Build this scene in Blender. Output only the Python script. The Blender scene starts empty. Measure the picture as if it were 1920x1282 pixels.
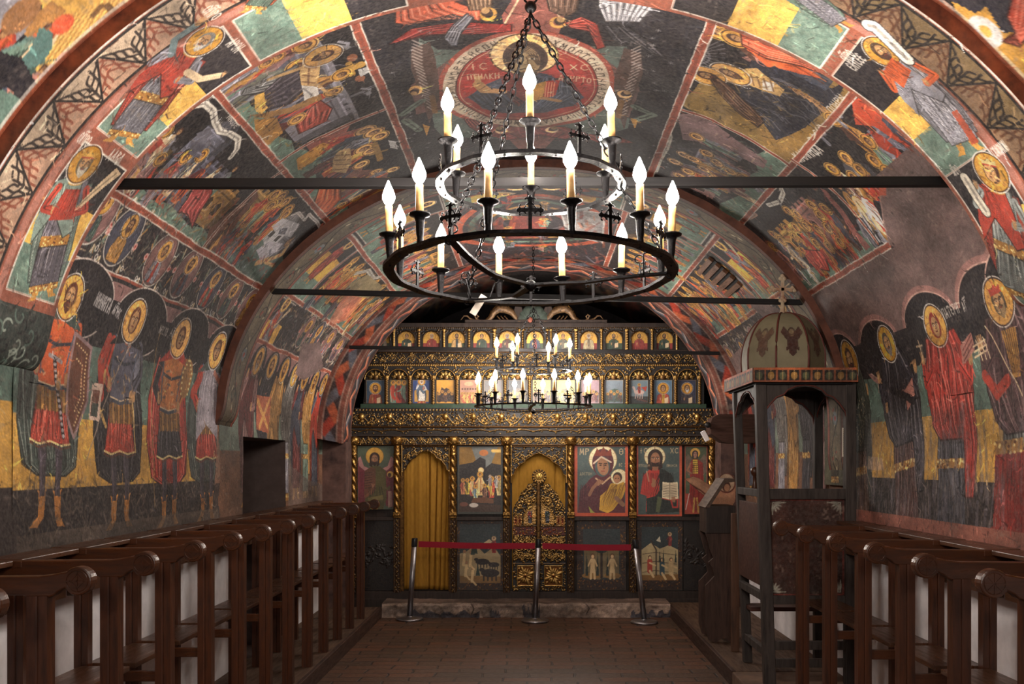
# Painted church interior: barrel vault covered in frescoes, gilded iconostasis, wooden stalls, two candle chandeliers
import bpy, bmesh, math, random
import numpy as np
from mathutils import Vector, Matrix

PI = math.pi
FPX, CX, CY, CAMH = 1867.0, 1000.0, 868.0, 1.8      # focal length and vanishing point of the photograph, eye height
scene = bpy.context.scene
COL = scene.collection
RNG = np.random.RandomState(7)
random.seed(7)

# ------------------------------------------------------------------ helpers
def W(x, y, Y):
    """photograph point at distance Y -> (X, Z)"""
    return ((x - CX) * Y / FPX, CAMH - (y - CY) * Y / FPX)

def lin(c):
    c = np.asarray(c, dtype=np.float32) / 255.0
    return np.where(c <= 0.04045, c / 12.92, ((c + 0.055) / 1.055) ** 2.4)

def tag(o, label=None, cat=None, group=None, kind=None):
    if label: o['label'] = label
    if cat: o['category'] = cat
    if group: o['group'] = group
    if kind: o['kind'] = kind
    return o

def empty(name, loc=(0, 0, 0), rz=0.0, label=None, cat=None, group=None, kind=None):
    o = bpy.data.objects.new(name, None)
    o.empty_display_size = 0.05
    COL.objects.link(o)
    o.location = loc
    o.rotation_euler = (0, 0, rz)
    return tag(o, label, cat, group, kind)

def copy_tree(o, parent=None):
    c = o.copy(); COL.objects.link(c)
    if parent is not None: c.parent = parent
    for ch in o.children: copy_tree(ch, c)
    return c

class MB:
    """collects shapes into one mesh"""
    def __init__(self):
        self.v = []; self.f = []; self.smooth = []
    def add(self, vs, fs, smooth=False):
        n = len(self.v)
        self.v += [tuple(p) for p in vs]
        self.f += [tuple(i + n for i in q) for q in fs]
        self.smooth += [smooth] * len(fs)
        return self
    def box(self, c, s, rz=0.0, bev=0.0, M=None):
        cx, cy, cz = c; sx, sy, sz = s[0] / 2, s[1] / 2, s[2] / 2
        b = min(bev, sx * .9, sy * .9, sz * .9)
        if b <= 0:
            vs = [(x * sx, y * sy, z * sz) for z in (-1, 1) for y in (-1, 1) for x in (-1, 1)]
            fs = [(0, 2, 3, 1), (4, 5, 7, 6), (0, 1, 5, 4), (2, 6, 7, 3), (0, 4, 6, 2), (1, 3, 7, 5)]
        else:
            bm = bmesh.new()
            bmesh.ops.create_cube(bm, size=1.0)
            for v in bm.verts: v.co = Vector((v.co.x * 2 * sx, v.co.y * 2 * sy, v.co.z * 2 * sz))
            bmesh.ops.bevel(bm, geom=list(bm.edges), offset=b, segments=2, profile=0.6, affect='EDGES')
            bm.verts.index_update()
            vs = [tuple(v.co) for v in bm.verts]
            fs = [tuple(v.index for v in f.verts) for f in bm.faces]
            bm.free()
        ca, sa = math.cos(rz), math.sin(rz)
        out = []
        for p in vs:
            if M is not None:
                q = M @ Vector(p); p = (q.x, q.y, q.z)
            out.append((cx + p[0] * ca - p[1] * sa, cy + p[0] * sa + p[1] * ca, cz + p[2]))
        return self.add(out, fs)
    def prism(self, pts, axis, lo, hi, smooth=False):
        """outline extruded along an axis: pts are the two other coordinates in order"""
        n = len(pts)
        def mk(p, h):
            return (h, p[0], p[1]) if axis == 'x' else ((p[0], h, p[1]) if axis == 'y' else (p[0], p[1], h))
        vs = [mk(p, lo) for p in pts] + [mk(p, hi) for p in pts]
        a = sum(pts[i][0] * pts[(i + 1) % n][1] - pts[(i + 1) % n][0] * pts[i][1] for i in range(n))
        flip = (a > 0) != (axis == 'y')
        fs = []
        cap0 = tuple(range(n)); cap1 = tuple(range(2 * n - 1, n - 1, -1))
        if flip: cap0, cap1 = cap0[::-1], cap1[::-1]
        fs += [cap0, cap1]
        for i in range(n):
            j = (i + 1) % n
            q = (i, i + n, j + n, j)
            fs.append(q[::-1] if flip else q)
        return self.add(vs, fs, smooth)
    def lathe(self, prof, c=(0, 0, 0), seg=16, M=None, smooth=True):
        vs = []; fs = []
        for r, z in prof:
            for k in range(seg):
                a = 2 * PI * k / seg
                p = (r * math.cos(a), r * math.sin(a), z)
                if M is not None:
                    q = M @ Vector(p); p = (q.x, q.y, q.z)
                vs.append((p[0] + c[0], p[1] + c[1], p[2] + c[2]))
        for i in range(len(prof) - 1):
            for k in range(seg):
                k2 = (k + 1) % seg
                fs.append((i * seg + k, i * seg + k2, (i + 1) * seg + k2, (i + 1) * seg + k))
        fs.append(tuple(range(seg))[::-1])
        fs.append(tuple((len(prof) - 1) * seg + k for k in range(seg)))
        return self.add(vs, fs, smooth)
    def tube(self, pts, r, seg=8, closed=False, flat=None):
        """round (or flat=(w,h) strap) bar along points"""
        P = [Vector(p) for p in pts]; n = len(P)
        rr = r if hasattr(r, '__len__') else [r] * n
        up = Vector((0, 0, 1)); vs = []; fs = []
        for i in range(n):
            if closed: t = P[(i + 1) % n] - P[(i - 1) % n]
            else: t = P[min(i + 1, n - 1)] - P[max(i - 1, 0)]
            if t.length < 1e-9: t = Vector((0, 0, 1))
            t.normalize()
            if abs(t.dot(up)) > .97:
                if i == 0: u = Vector((1, 0, 0))
                side = t.cross(Vector((0, 1, 0))) if abs(t.y) < .9 else t.cross(Vector((1, 0, 0)))
            else: side = t.cross(up)
            side.normalize(); nn = side.cross(t)
            if flat:
                w, h = flat
                for a, b in ((-w, -h), (w, -h), (w, h), (-w, h)):
                    vs.append(tuple(P[i] + side * a + nn * b))
            else:
                for k in range(seg):
                    a = 2 * PI * k / seg
                    vs.append(tuple(P[i] + side * (math.cos(a) * rr[i]) + nn * (math.sin(a) * rr[i])))
        m = 4 if flat else seg
        for i in range(n if closed else n - 1):
            j = (i + 1) % n
            for k in range(m):
                k2 = (k + 1) % m
                fs.append((i * m + k, i * m + k2, j * m + k2, j * m + k))
        if not closed:
            fs.append(tuple(range(m))[::-1]); fs.append(tuple((n - 1) * m + k for k in range(m)))
        return self.add(vs, fs, not flat)
    def ball(self, c, r, seg=10, rings=6, sc=(1, 1, 1)):
        vs = [(c[0], c[1], c[2] - r * sc[2])]; fs = []
        for i in range(1, rings):
            ph = -PI / 2 + PI * i / rings
            for k in range(seg):
                a = 2 * PI * k / seg
                vs.append((c[0] + r * sc[0] * math.cos(ph) * math.cos(a), c[1] + r * sc[1] * math.cos(ph) * math.sin(a), c[2] + r * sc[2] * math.sin(ph)))
        vs.append((c[0], c[1], c[2] + r * sc[2])); top = len(vs) - 1
        for k in range(seg):
            k2 = (k + 1) % seg
            fs.append((0, 1 + k2, 1 + k))
            fs.append((top, 1 + (rings - 2) * seg + k, 1 + (rings - 2) * seg + k2))
            for i in range(rings - 2):
                fs.append((1 + i * seg + k, 1 + i * seg + k2, 1 + (i + 1) * seg + k2, 1 + (i + 1) * seg + k))
        return self.add(vs, fs, True)
    def build(self, name, mat, parent=None, loc=None):
        me = bpy.data.meshes.new(name)
        me.from_pydata(self.v, [], self.f)
        me.polygons.foreach_set('use_smooth', self.smooth)
        if mat is not None: me.materials.append(mat)
        me.update()
        o = bpy.data.objects.new(name, me)
        COL.objects.link(o)
        if parent is not None: o.parent = parent
        if loc is not None: o.location = loc
        return o

# ------------------------------------------------------------------ materials (all procedural)
def new_mat(name):
    m = bpy.data.materials.new(name); m.use_nodes = True
    nt = m.node_tree; nt.nodes.clear()
    out = nt.nodes.new('ShaderNodeOutputMaterial')
    b = nt.nodes.new('ShaderNodeBsdfPrincipled')
    nt.links.new(b.outputs[0], out.inputs[0])
    return m, nt, b

def N(nt, t, **kw):
    n = nt.nodes.new(t)
    for k, v in kw.items():
        if k in n.inputs: n.inputs[k].default_value = v
        else: setattr(n, k, v)
    return n

def mixc(nt, fac, a, b, mode='MIX'):
    n = nt.nodes.new('ShaderNodeMix'); n.data_type = 'RGBA'; n.blend_type = mode
    for idx, v in ((0, fac), (6, a), (7, b)):
        if hasattr(v, 'links'): nt.links.new(v, n.inputs[idx])
        elif v is not None: n.inputs[idx].default_value = v if not isinstance(v, tuple) else (*v[:3], 1)
    return n.outputs[2]

def ramp(nt, fac, stops):
    r = nt.nodes.new('ShaderNodeValToRGB')
    el = r.color_ramp.elements
    while len(el) > 1: el.remove(el[0])
    el[0].position = stops[0][0]; c = stops[0][1]; el[0].color = (*c, 1) if hasattr(c, '__len__') else (c, c, c, 1)
    for p, c in stops[1:]:
        e = el.new(p); e.color = (*c, 1) if hasattr(c, '__len__') else (c, c, c, 1)
    nt.links.new(fac, r.inputs[0])
    return r.outputs[0]

def coords(nt, scale=(1, 1, 1), kind='Object', rot=(0, 0, 0)):
    tc = nt.nodes.new('ShaderNodeTexCoord'); mp = nt.nodes.new('ShaderNodeMapping')
    mp.inputs['Scale'].default_value = scale; mp.inputs['Rotation'].default_value = rot
    nt.links.new(tc.outputs[kind], mp.inputs[0])
    return mp.outputs[0]

def noise(nt, vec, scale, detail=4, rough=.55):
    n = nt.nodes.new('ShaderNodeTexNoise')
    n.inputs['Scale'].default_value = scale; n.inputs['Detail'].default_value = detail; n.inputs['Roughness'].default_value = rough
    if vec is not None: nt.links.new(vec, n.inputs['Vector'])
    return n.outputs[0]

def bump(nt, b, h, strength, dist=.01):
    n = nt.nodes.new('ShaderNodeBump')
    n.inputs['Strength'].default_value = strength; n.inputs['Distance'].default_value = dist
    nt.links.new(h, n.inputs['Height']); nt.links.new(n.outputs[0], b.inputs['Normal'])

def L3(c): return tuple(float(x) for x in lin(c))

def fresco_mat(name, dirt=.35, bumpy=.35, rough=.7, spec=.25, metal=0.0):
    """paint from the mesh colour attribute, with procedural wear, dust and plaster grain"""
    m, nt, b = new_mat(name)
    at = nt.nodes.new('ShaderNodeVertexColor'); at.layer_name = 'paint'
    v = coords(nt)
    n1 = noise(nt, v, 3.2, 6, .65); n2 = noise(nt, v, 46, 5, .6); n3 = noise(nt, v, 240, 2, .5)
    c = mixc(nt, ramp(nt, n2, [(.35, 0.0), (.75, .34 * dirt * 2)]), at.outputs[0], (.30, .25, .22))
    c = mixc(nt, ramp(nt, n1, [(.42, 0.0), (.72, .28 * dirt * 2)]), c, (.10, .075, .065))
    c = mixc(nt, ramp(nt, n3, [(.66, 0.0), (.80, .45 * dirt)]), c, (.55, .49, .43))
    c = mixc(nt, ramp(nt, n3, [(.20, .40 * dirt), (.34, 0.0)]), c, (.03, .025, .02))
    nt.links.new(c, b.inputs['Base Color'])
    b.inputs['Roughness'].default_value = rough
    b.inputs['Specular IOR Level'].default_value = spec
    if metal > 0:
        mu = N(nt, 'ShaderNodeMath', operation='MULTIPLY'); mu.inputs[1].default_value = metal
        nt.links.new(at.outputs[1], mu.inputs[0]); nt.links.new(mu.outputs[0], b.inputs['Metallic'])
        r = ramp(nt, at.outputs[1], [(0, rough), (1, .33)])
        nt.links.new(r, b.inputs['Roughness'])
    h = N(nt, 'ShaderNodeMath', operation='ADD')
    nt.links.new(n2, h.inputs[0]); nt.links.new(n1, h.inputs[1])
    bump(nt, b, h.outputs[0], bumpy, .012)
    return m

def plain(name, rgb, rough=.6, metal=0.0, var=.25, scale=8, stretch=(1, 1, 1), bumpy=.1, spec=.4, dark=None):
    m, nt, b = new_mat(name)
    c0 = L3(rgb); v = coords(nt, stretch)
    n = noise(nt, v, scale, 6, .6)
    d = L3(dark) if dark else tuple(x * (1 - var * 1.4) for x in c0)
    l = tuple(min(1, x * (1 + var)) for x in c0)
    nt.links.new(ramp(nt, n, [(.3, d), (.7, l)]), b.inputs['Base Color'])
    nr = noise(nt, v, scale * 3, 3)
    nt.links.new(ramp(nt, nr, [(.3, max(.02, rough - .1)), (.7, min(1, rough + .1))]), b.inputs['Roughness'])
    b.inputs['Metallic'].default_value = metal; b.inputs['Specular IOR Level'].default_value = spec
    if bumpy: bump(nt, b, n, bumpy, .006)
    return m

def wood(name, rgb, rough=.42, axis='z', gl=.55, dark=.35, scale=5):
    m, nt, b = new_mat(name)
    st = {'x': (.12, 1, 1), 'y': (1, .12, 1), 'z': (1, 1, .12)}[axis]
    v = coords(nt, st)
    c0 = L3(rgb)
    n = noise(nt, v, scale * 7, 8, .65); n2 = noise(nt, v, scale, 3)
    c = ramp(nt, n, [(.30, tuple(x * dark for x in c0)), (.50, c0), (.75, tuple(min(1, x * 1.5) for x in c0))])
    c = mixc(nt, ramp(nt, n2, [(.35, .45), (.65, 0.0)]), c, tuple(x * .4 for x in c0))
    nt.links.new(c, b.inputs['Base Color'])
    nt.links.new(ramp(nt, n, [(.3, rough + .15), (.7, rough - .08)]), b.inputs['Roughness'])
    b.inputs['Specular IOR Level'].default_value = gl
    bump(nt, b, n, .25, .004)
    return m
# ------------------------------------------------------------------ surfaces of the vault
class Prof:
    """cross-section: straight wall up to the springing, then half an ellipse; s = arc length from the crown, left negative"""
    def __init__(self, a, b, z0=2.1, zb=1.36):
        self.a, self.b, self.z0, self.zb = a, b, z0, zb
        th = np.linspace(PI, 0, 1601)
        x = a * np.cos(th); z = z0 + b * np.sin(th)
        x = np.concatenate([[-a], x, [a]]); z = np.concatenate([[zb], z, [zb]])
        d = np.hypot(np.diff(x), np.diff(z))
        s = np.concatenate([[0], np.cumsum(d)]); s -= np.interp(801, np.arange(len(s)), s)
        self.x, self.z, self.s = x, z, s
        self.smax = s[-1]; self.sspr = s[-2]
        self.th = th; self.sth = s[1:-1]
    def xz(self, s): return np.interp(s, self.s, self.x), np.interp(s, self.s, self.z)
    def hit(self, px, py):
        """photograph point -> (Y, s)"""
        dx = (px - CX) / FPX; dz = (CY - py) / FPX
        h = CAMH - self.z0
        A = (dx / self.a) ** 2 + (dz / self.b) ** 2; B = 2 * dz * h / self.b ** 2; C = (h / self.b) ** 2 - 1
        t = (-B + math.sqrt(max(B * B - 4 * A * C, 0))) / (2 * A)
        z = CAMH + dz * t
        if z < self.z0:
            t = self.a / max(abs(dx), 1e-6); z = CAMH + dz * t
            s = self.sspr + (self.z0 - z)
            return t, (s if dx > 0 else -s)
        th = math.atan2((z - self.z0) / self.b, dx * t / self.a)
        return t, float(np.interp(-th, -self.th, self.sth))

# ------------------------------------------------------------------ painter: draws vector shapes into a grid of mesh-vertex colours
def vnoise(h, w, cell, seed):
    r = np.random.RandomState(seed)
    gh, gw = int(h / cell) + 3, int(w / cell) + 3
    g = r.rand(gh, gw).astype(np.float32)
    y = np.arange(h) / cell; x = np.arange(w) / cell
    yi = y.astype(int); xi = x.astype(int); fy = (y - yi)[:, None]; fx = (x - xi)[None, :]
    fy = fy * fy * (3 - 2 * fy); fx = fx * fx * (3 - 2 * fx)
    a = g[yi][:, xi]; b = g[yi][:, xi + 1]; c = g[yi + 1][:, xi]; d = g[yi + 1][:, xi + 1]
    return (a * (1 - fx) + b * fx) * (1 - fy) + (c * (1 - fx) + d * fx) * fy

class Canvas:
    def __init__(self, u0, u1, v0, v1, du, dv, base=(60, 50, 50), relief=False):
        self.nu = int(round((u1 - u0) / du)) + 1; self.nv = int(round((v1 - v0) / dv)) + 1
        self.u = np.linspace(u0, u1, self.nu); self.v = np.linspace(v0, v1, self.nv)
        self.u0, self.v0 = u0, v0; self.du = (u1 - u0) / (self.nu - 1); self.dv = (v1 - v0) / (self.nv - 1)
        self.c = np.empty((self.nv, self.nu, 4), np.float32); self.c[..., :3] = base; self.c[..., 3] = 0
        self.h = np.zeros((self.nv, self.nu), np.float32) if relief else None
        self.mw = .55 * math.hypot(self.du, self.dv)
        self.rs = np.random.RandomState(3)
        self.frame(0, 0, 1, 0)
        self.prof = None
    # local frame: origin, x axis; y axis is x axis turned left
    def frame(self, ox, oy, ax, ay, flip=1, yscale=1.0):
        self.o = np.array([ox, oy], float); self.ax = np.array([ax, ay], float)
        self.ay = np.array([-ay, ax], float) * yscale
        self.fl = flip; self.sc = math.hypot(ax, ay)
        return self
    def affine(self, o, ax, ay):
        self.o = np.array(o, float); self.ax = np.array(ax, float); self.ay = np.array(ay, float); self.fl = 1
        self.sc = math.sqrt(abs(ax[0] * ay[1] - ax[1] * ay[0])); self.wd = 1.0
        return self
    def T(self, pts):
        p = np.asarray(pts, float).reshape(-1, 2)
        return self.o + np.outer(p[:, 0] * self.fl, self.ax) + np.outer(p[:, 1], self.ay)
    def win(self, P, m):
        a = P.min(0) - m; b = P.max(0) + m
        i0 = max(0, int((a[0] - self.u0) / self.du)); i1 = min(self.nu, int((b[0] - self.u0) / self.du) + 2)
        j0 = max(0, int((a[1] - self.v0) / self.dv)); j1 = min(self.nv, int((b[1] - self.v0) / self.dv) + 2)
        if i0 >= i1 or j0 >= j1: return None
        return slice(j0, j1), slice(i0, i1), self.u[None, i0:i1], self.v[j0:j1, None]
    def put(self, js, iss, al, col, metal, hgt=None):
        sub = self.c[js, iss]; a = al[..., None]
        sub[..., :3] += (np.asarray(col[:3], np.float32) - sub[..., :3]) * a
        sub[..., 3:4] += (metal - sub[..., 3:4]) * a
        if self.h is not None and hgt is not None:
            hs = self.h[js, iss]; np.maximum(hs, hgt, out=hs)
    def poly(self, pts, col, al=1.0, metal=0.0, h=None):
        P = self.T(pts); w = self.win(P, 0)
        if w is None: return
        js, iss, U, V = w
        ins = np.zeros((V.shape[0], U.shape[1]), bool); n = len(P)
        for i in range(n):
            x1, y1 = P[i]; x2, y2 = P[(i + 1) % n]
            if y1 == y2: continue
            cond = (V > min(y1, y2)) & (V <= max(y1, y2))
            xs = x1 + (V - y1) * ((x2 - x1) / (y2 - y1))
            ins ^= cond & (U < xs)
        m = ins.astype(np.float32)
        self.put(js, iss, m * al, col, metal, None if h is None else m * h)
    def line(self, pts, w, col, al=1.0, metal=0.0, h=None, taper=False):
        P = self.T(pts); w = w * self.sc / 2; ww = max(w, self.mw * .5); al = al * min(1, (w + self.mw * .25) / ww)
        wd = self.win(P, ww + self.mw)
        if wd is None: return
        js, iss, U, V = wd
        D = np.full((V.shape[0], U.shape[1]), 1e9, np.float32)
        n = len(P) - 1
        for i in range(n):
            a, b = P[i], P[i + 1]; d = b - a; l2 = float(d @ d) + 1e-12
            m = ww + self.mw
            i0 = np.searchsorted(U[0], min(a[0], b[0]) - m); i1 = np.searchsorted(U[0], max(a[0], b[0]) + m)
            j0 = np.searchsorted(V[:, 0], min(a[1], b[1]) - m); j1 = np.searchsorted(V[:, 0], max(a[1], b[1]) + m)
            if i0 >= i1 or j0 >= j1: continue
            u = U[:, i0:i1]; v = V[j0:j1]
            t = np.clip(((u - a[0]) * d[0] + (v - a[1]) * d[1]) / l2, 0, 1)
            q = np.hypot(u - a[0] - t * d[0], v - a[1] - t * d[1])
            if taper: q = q / np.maximum(.15, 1 - (i + t) / n * .9)
            s = D[j0:j1, i0:i1]; np.minimum(s, q, out=s)
        m = np.clip((ww - D) / self.mw + .5, 0, 1)
        hh = None if h is None else h * np.sqrt(np.clip(1 - (D / ww) ** 2, 0, 1))
        self.put(js, iss, m * al, col, metal, hh)
    def ell(self, c, rx, ry, col, al=1.0, ang=0.0, metal=0.0, h=None, ring=0.0, soft=0.0):
        t = np.linspace(0, 2 * PI, 24, endpoint=False)
        ca, sa = math.cos(ang), math.sin(ang)
        box = np.stack([c[0] + rx * np.cos(t) * ca - ry * np.sin(t) * sa, c[1] + rx * np.cos(t) * sa + ry * np.sin(t) * ca], 1)
        P = self.T(box); w = self.win(P, 0)
        if w is None: return
        js, iss, U, V = w
        du = U - self.o[0]; dv = V - self.o[1]
        det = self.ax[0] * self.ay[1] - self.ax[1] * self.ay[0]
        x = ((du * self.ay[1] - dv * self.ay[0]) / det) * self.fl - c[0]
        y = (-du * self.ax[1] + dv * self.ax[0]) / det - c[1]
        X = (x * ca + y * sa) / rx; Y = (-x * sa + y * ca) / ry
        r = np.sqrt(X * X + Y * Y)
        e = max(self.mw / max(min(rx, ry) * self.sc, 1e-6), soft)
        m = np.clip((1 - r) / e + .5, 0, 1)
        if ring: m *= np.clip((r - (1 - ring)) / e + .5, 0, 1)
        hh = None
        if h is not None:
            hh = h * np.sqrt(np.clip(1 - r * r, 0, 1)) if not ring else h * np.sqrt(np.clip(1 - ((r - 1 + ring / 2) / (ring / 2)) ** 2, 0, 1))
        self.put(js, iss, (m * al).astype(np.float32), col, metal, hh)
    # ---- photograph helpers
    def P(self, x, y): return self.prof.hit(x, y)
    def pp(self, pts): return [self.P(x, y) for x, y in pts]
    def reset(self): return self.frame(0, 0, 1, 0)
    def pxpoly(self, pts, col, al=1.0, sub=4, **k):
        out = []
        n = len(pts)
        for i in range(n):
            a, b = pts[i], pts[(i + 1) % n]
            for q in range(sub): out.append(self.P(a[0] + (b[0] - a[0]) * q / sub, a[1] + (b[1] - a[1]) * q / sub))
        self.reset().poly(out, col, al, **k)
    def pxline(self, pts, w, col, al=1.0, sub=6, wob=0.0, **k):
        out = []
        for i in range(len(pts) - 1):
            a, b = pts[i], pts[i + 1]
            for q in range(sub + (i == len(pts) - 2)): out.append(self.P(a[0] + (b[0] - a[0]) * q / sub, a[1] + (b[1] - a[1]) * q / sub))
        if wob: out = [(u + self.rs.uniform(-wob, wob), v + self.rs.uniform(-wob, wob)) for u, v in out]
        self.reset().line(out, w, col, al, **k)
    def stand(self, foot, head, flip=1, wide=1.0, lift=0):
        """frame whose origin is the foot point and whose unit height reaches the head point"""
        a = np.array(self.P(*foot)); b = np.array(self.P(*head)); up = b - a
        self.affine(a, (up[1] * flip * wide, -up[0] * flip * wide), up); self.wd = wide
        return self
    def sub(self, ox, oy, s, flip=1, wide=1.0):
        """save the frame and enter a smaller one placed inside it"""
        st = (self.o.copy(), self.ax.copy(), self.ay.copy(), self.fl, self.sc)
        o = self.T([(ox, oy)])[0]
        self.o = o; self.ax = self.ax * s * flip * wide; self.ay = self.ay * s; self.sc *= s
        return st
    def back(self, st): self.o, self.ax, self.ay, self.fl, self.sc = st
    # ---- finishing
    def brush(self, n, L=.07, w=.010, amt=.55):
        """loose strokes picked up from the colour beneath them"""
        self.reset(); r = self.rs
        for k in range(n):
            i = r.randint(0, self.nu); j = r.randint(0, self.nv); c = self.c[j, i]
            f = 1 + r.uniform(-amt, amt * 1.1) * (.35 if abs(float(c[0]) - 112) < 14 and abs(float(c[2]) - 86) < 12 else 1); a = (PI / 2 if r.rand() < .7 else 0) + r.normal(0, .5); l = L * r.uniform(.3, 1.4)
            u, v = self.u[i], self.v[j]; b = r.normal(0, .25)
            self.line([(u, v), (u + l * .5 * math.cos(a), v + l * .5 * math.sin(a)), (u + l * .9 * math.cos(a + b), v + l * .9 * math.sin(a + b))], w * r.uniform(.4, 1.5), sh(tuple(c[:3]), f), .75, float(c[3]), taper=True)
    def weather(self, amt=1.0, seed=1):
        h, w = self.nv, self.nu
        n = vnoise(h, w, 60, seed) * .5 + vnoise(h, w, 17, seed + 1) * .3 + vnoise(h, w, 4.5, seed + 2) * .2
        f = 1 + (n - .5) * .75 * amt
        self.c[..., :3] *= f[..., None]
        g = (np.random.RandomState(seed).rand(h, w).astype(np.float32) - .5) * .16 * amt
        self.c[..., :3] *= (1 + g)[..., None]
        k = vnoise(h, w, 9, seed + 5) * .6 + vnoise(h, w, 2.5, seed + 6) * .4
        sel = np.clip((k - .74) * 8, 0, 1) * .38 * amt
        self.c[..., :3] += (np.array([150, 132, 118], np.float32) - self.c[..., :3]) * sel[..., None]
    def scratches(self, n, L=.12, w=.003, cols=((190, 175, 160), (30, 26, 26)), al=.4):
        self.reset()
        for i in range(n):
            u = self.rs.uniform(self.u[0], self.u[-1]); v = self.rs.uniform(self.v[0], self.v[-1]); a = self.rs.uniform(0, PI); l = L * self.rs.uniform(.2, 1)
            self.line([(u, v), (u + l * math.cos(a), v + l * math.sin(a))], w, cols[i % len(cols)], al * self.rs.uniform(.3, 1))

def grid_object(name, cv, xyz, mat, parent=None, keep=None, smooth=True, vr=None, flip=False):
    """mesh whose vertices are the canvas grid; xyz: (nv, nu, 3)"""
    c = cv.c
    if vr is not None: xyz = xyz[vr]; c = c[vr]; keep = keep[vr][:-1] if keep is not None else None
    nv, nu = xyz.shape[:2]
    idx = np.arange(nv * nu).reshape(nv, nu)
    q = np.stack([idx[:-1, :-1], idx[:-1, 1:], idx[1:, 1:], idx[1:, :-1]], -1).reshape(-1, 4)
    if keep is not None: q = q[keep[:nv - 1, :nu - 1].reshape(-1)]
    if flip: q = q[:, ::-1]
    me = bpy.data.meshes.new(name)
    me.vertices.add(nv * nu); me.vertices.foreach_set('co', np.ascontiguousarray(xyz, np.float32).reshape(-1))
    me.loops.add(q.size); me.loops.foreach_set('vertex_index', np.ascontiguousarray(q, np.int32).reshape(-1))
    me.polygons.add(len(q)); me.polygons.foreach_set('loop_start', np.arange(0, q.size, 4, dtype=np.int32))
    me.polygons.foreach_set('use_smooth', np.full(len(q), smooth))
    at = me.color_attributes.new('paint', 'FLOAT_COLOR', 'POINT')
    out = np.empty((nv, nu, 4), np.float32); out[..., :3] = np.clip(lin(np.clip(c[..., :3] * .80 + c[..., :3].mean(-1, keepdims=True) * .20, 0, 255)) ** 1.18 * 1.2, 0, .8); out[..., 3] = c[..., 3]
    at.data.foreach_set('color', out.reshape(-1))
    me.materials.append(mat); me.update(calc_edges=True); me.validate()
    o = bpy.data.objects.new(name, me); COL.objects.link(o)
    if parent is not None: o.parent = parent
    return o

# ------------------------------------------------------------------ pigments
BLK = (30, 27, 32); RED = (176, 62, 44); ORG = (205, 92, 44); YEL = (222, 172, 76); GRN = (104, 130, 114); DGR = (62, 84, 76)
MAU = (136, 98, 94); BOR = (160, 80, 58); WHT = (214, 204, 190); GRY = (122, 120, 128); SLT = (66, 72, 86); PNK = (176, 118, 104)
OCH = (170, 122, 58); FLS = (176, 132, 84); BRN = (84, 52, 40); GLD = (216, 156, 56); MAR = (104, 44, 44); CRM = (206, 178, 140)
def sh(c, f): return tuple(min(255, max(0, x * f)) for x in c)
def mx(a, b, t): return tuple(x + (y - x) * t for x, y in zip(a, b))

# stroke letters, each inside a 1 x 1.6 cell
FONT = {'O': [[(.5, 0), (.1, .3), (.1, 1.2), (.5, 1.5), (.9, 1.2), (.9, .3), (.5, 0)]], 'П': [[(.1, 0), (.1, 1.5), (.9, 1.5), (.9, 0)]],
 'P': [[(.15, 0), (.15, 1.5), (.8, 1.4), (.85, 1), (.15, .8)]], 'K': [[(.15, 0), (.15, 1.5)], [(.85, 1.5), (.2, .8), (.9, 0)]],
 'A': [[(.05, 0), (.5, 1.5), (.95, 0)], [(.2, .5), (.8, .5)]], 'C': [[(.9, 1.3), (.5, 1.5), (.1, 1.1), (.1, .4), (.5, 0), (.9, .2)]],
 'E': [[(.9, 1.3), (.5, 1.5), (.1, 1.1), (.1, .4), (.5, 0), (.9, .2)], [(.1, .8), (.7, .8)]], 'Л': [[(.05, 0), (.5, 1.5), (.95, 0)]],
 'Д': [[(.0, -.2), (.05, .1), (.95, .1), (1, -.2)], [(.2, .1), (.5, 1.5), (.8, .1)]], 'И': [[(.12, 0), (.12, 1.5)], [(.88, 0), (.88, 1.5)], [(.12, .7), (.88, .9)]],
 'B': [[(.15, 0), (.15, 1.5), (.8, 1.3), (.2, .8), (.85, .4), (.15, 0)]], 'H': [[(.12, 0), (.12, 1.5)], [(.88, 0), (.88, 1.5)], [(.12, 1), (.88, .5)]],
 'M': [[(.05, 0), (.15, 1.5), (.5, .4), (.85, 1.5), (.95, 0)]], 'T': [[(.5, 0), (.5, 1.5)], [(.05, 1.3), (.05, 1.5), (.95, 1.5), (.95, 1.3)]],
 'I': [[(.5, 0), (.5, 1.5)], [(.3, .8), (.7, .8)]], 'X': [[(.1, 0), (.9, 1.5)], [(.1, 1.5), (.9, 0)]], 'Г': [[(.2, 0), (.2, 1.5), (.9, 1.5), (.9, 1.2)]],
 'Y': [[(.1, 1.5), (.5, .8), (.9, 1.5)], [(.5, .8), (.4, 0)]], 'Θ': [[(.5, 0), (.1, .3), (.1, 1.2), (.5, 1.5), (.9, 1.2), (.9, .3), (.5, 0)], [(.1, .8), (.9, .8)]],
 'Ш': [[(.1, 1.5), (.1, 0), (.9, 0), (.9, 1.5)], [(.5, 0), (.5, 1.5)]], '~': [[(-.2, 1.8), (.3, 2.0), (.7, 1.8), (1.2, 2.0)]], ' ': []}
def text(cv, s, x, y, h, col=WHT, w=.14, al=.85, cond=.6):
    """letters from a baseline point in the current frame"""
    for ch in s:
        for st in FONT.get(ch, FONT['H']):
            cv.line([(x + px * h * cond, y + py * h / 1.5) for px, py in st], w * h, col, al)
        if ch != '~': x += h * cond * 1.3
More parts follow.
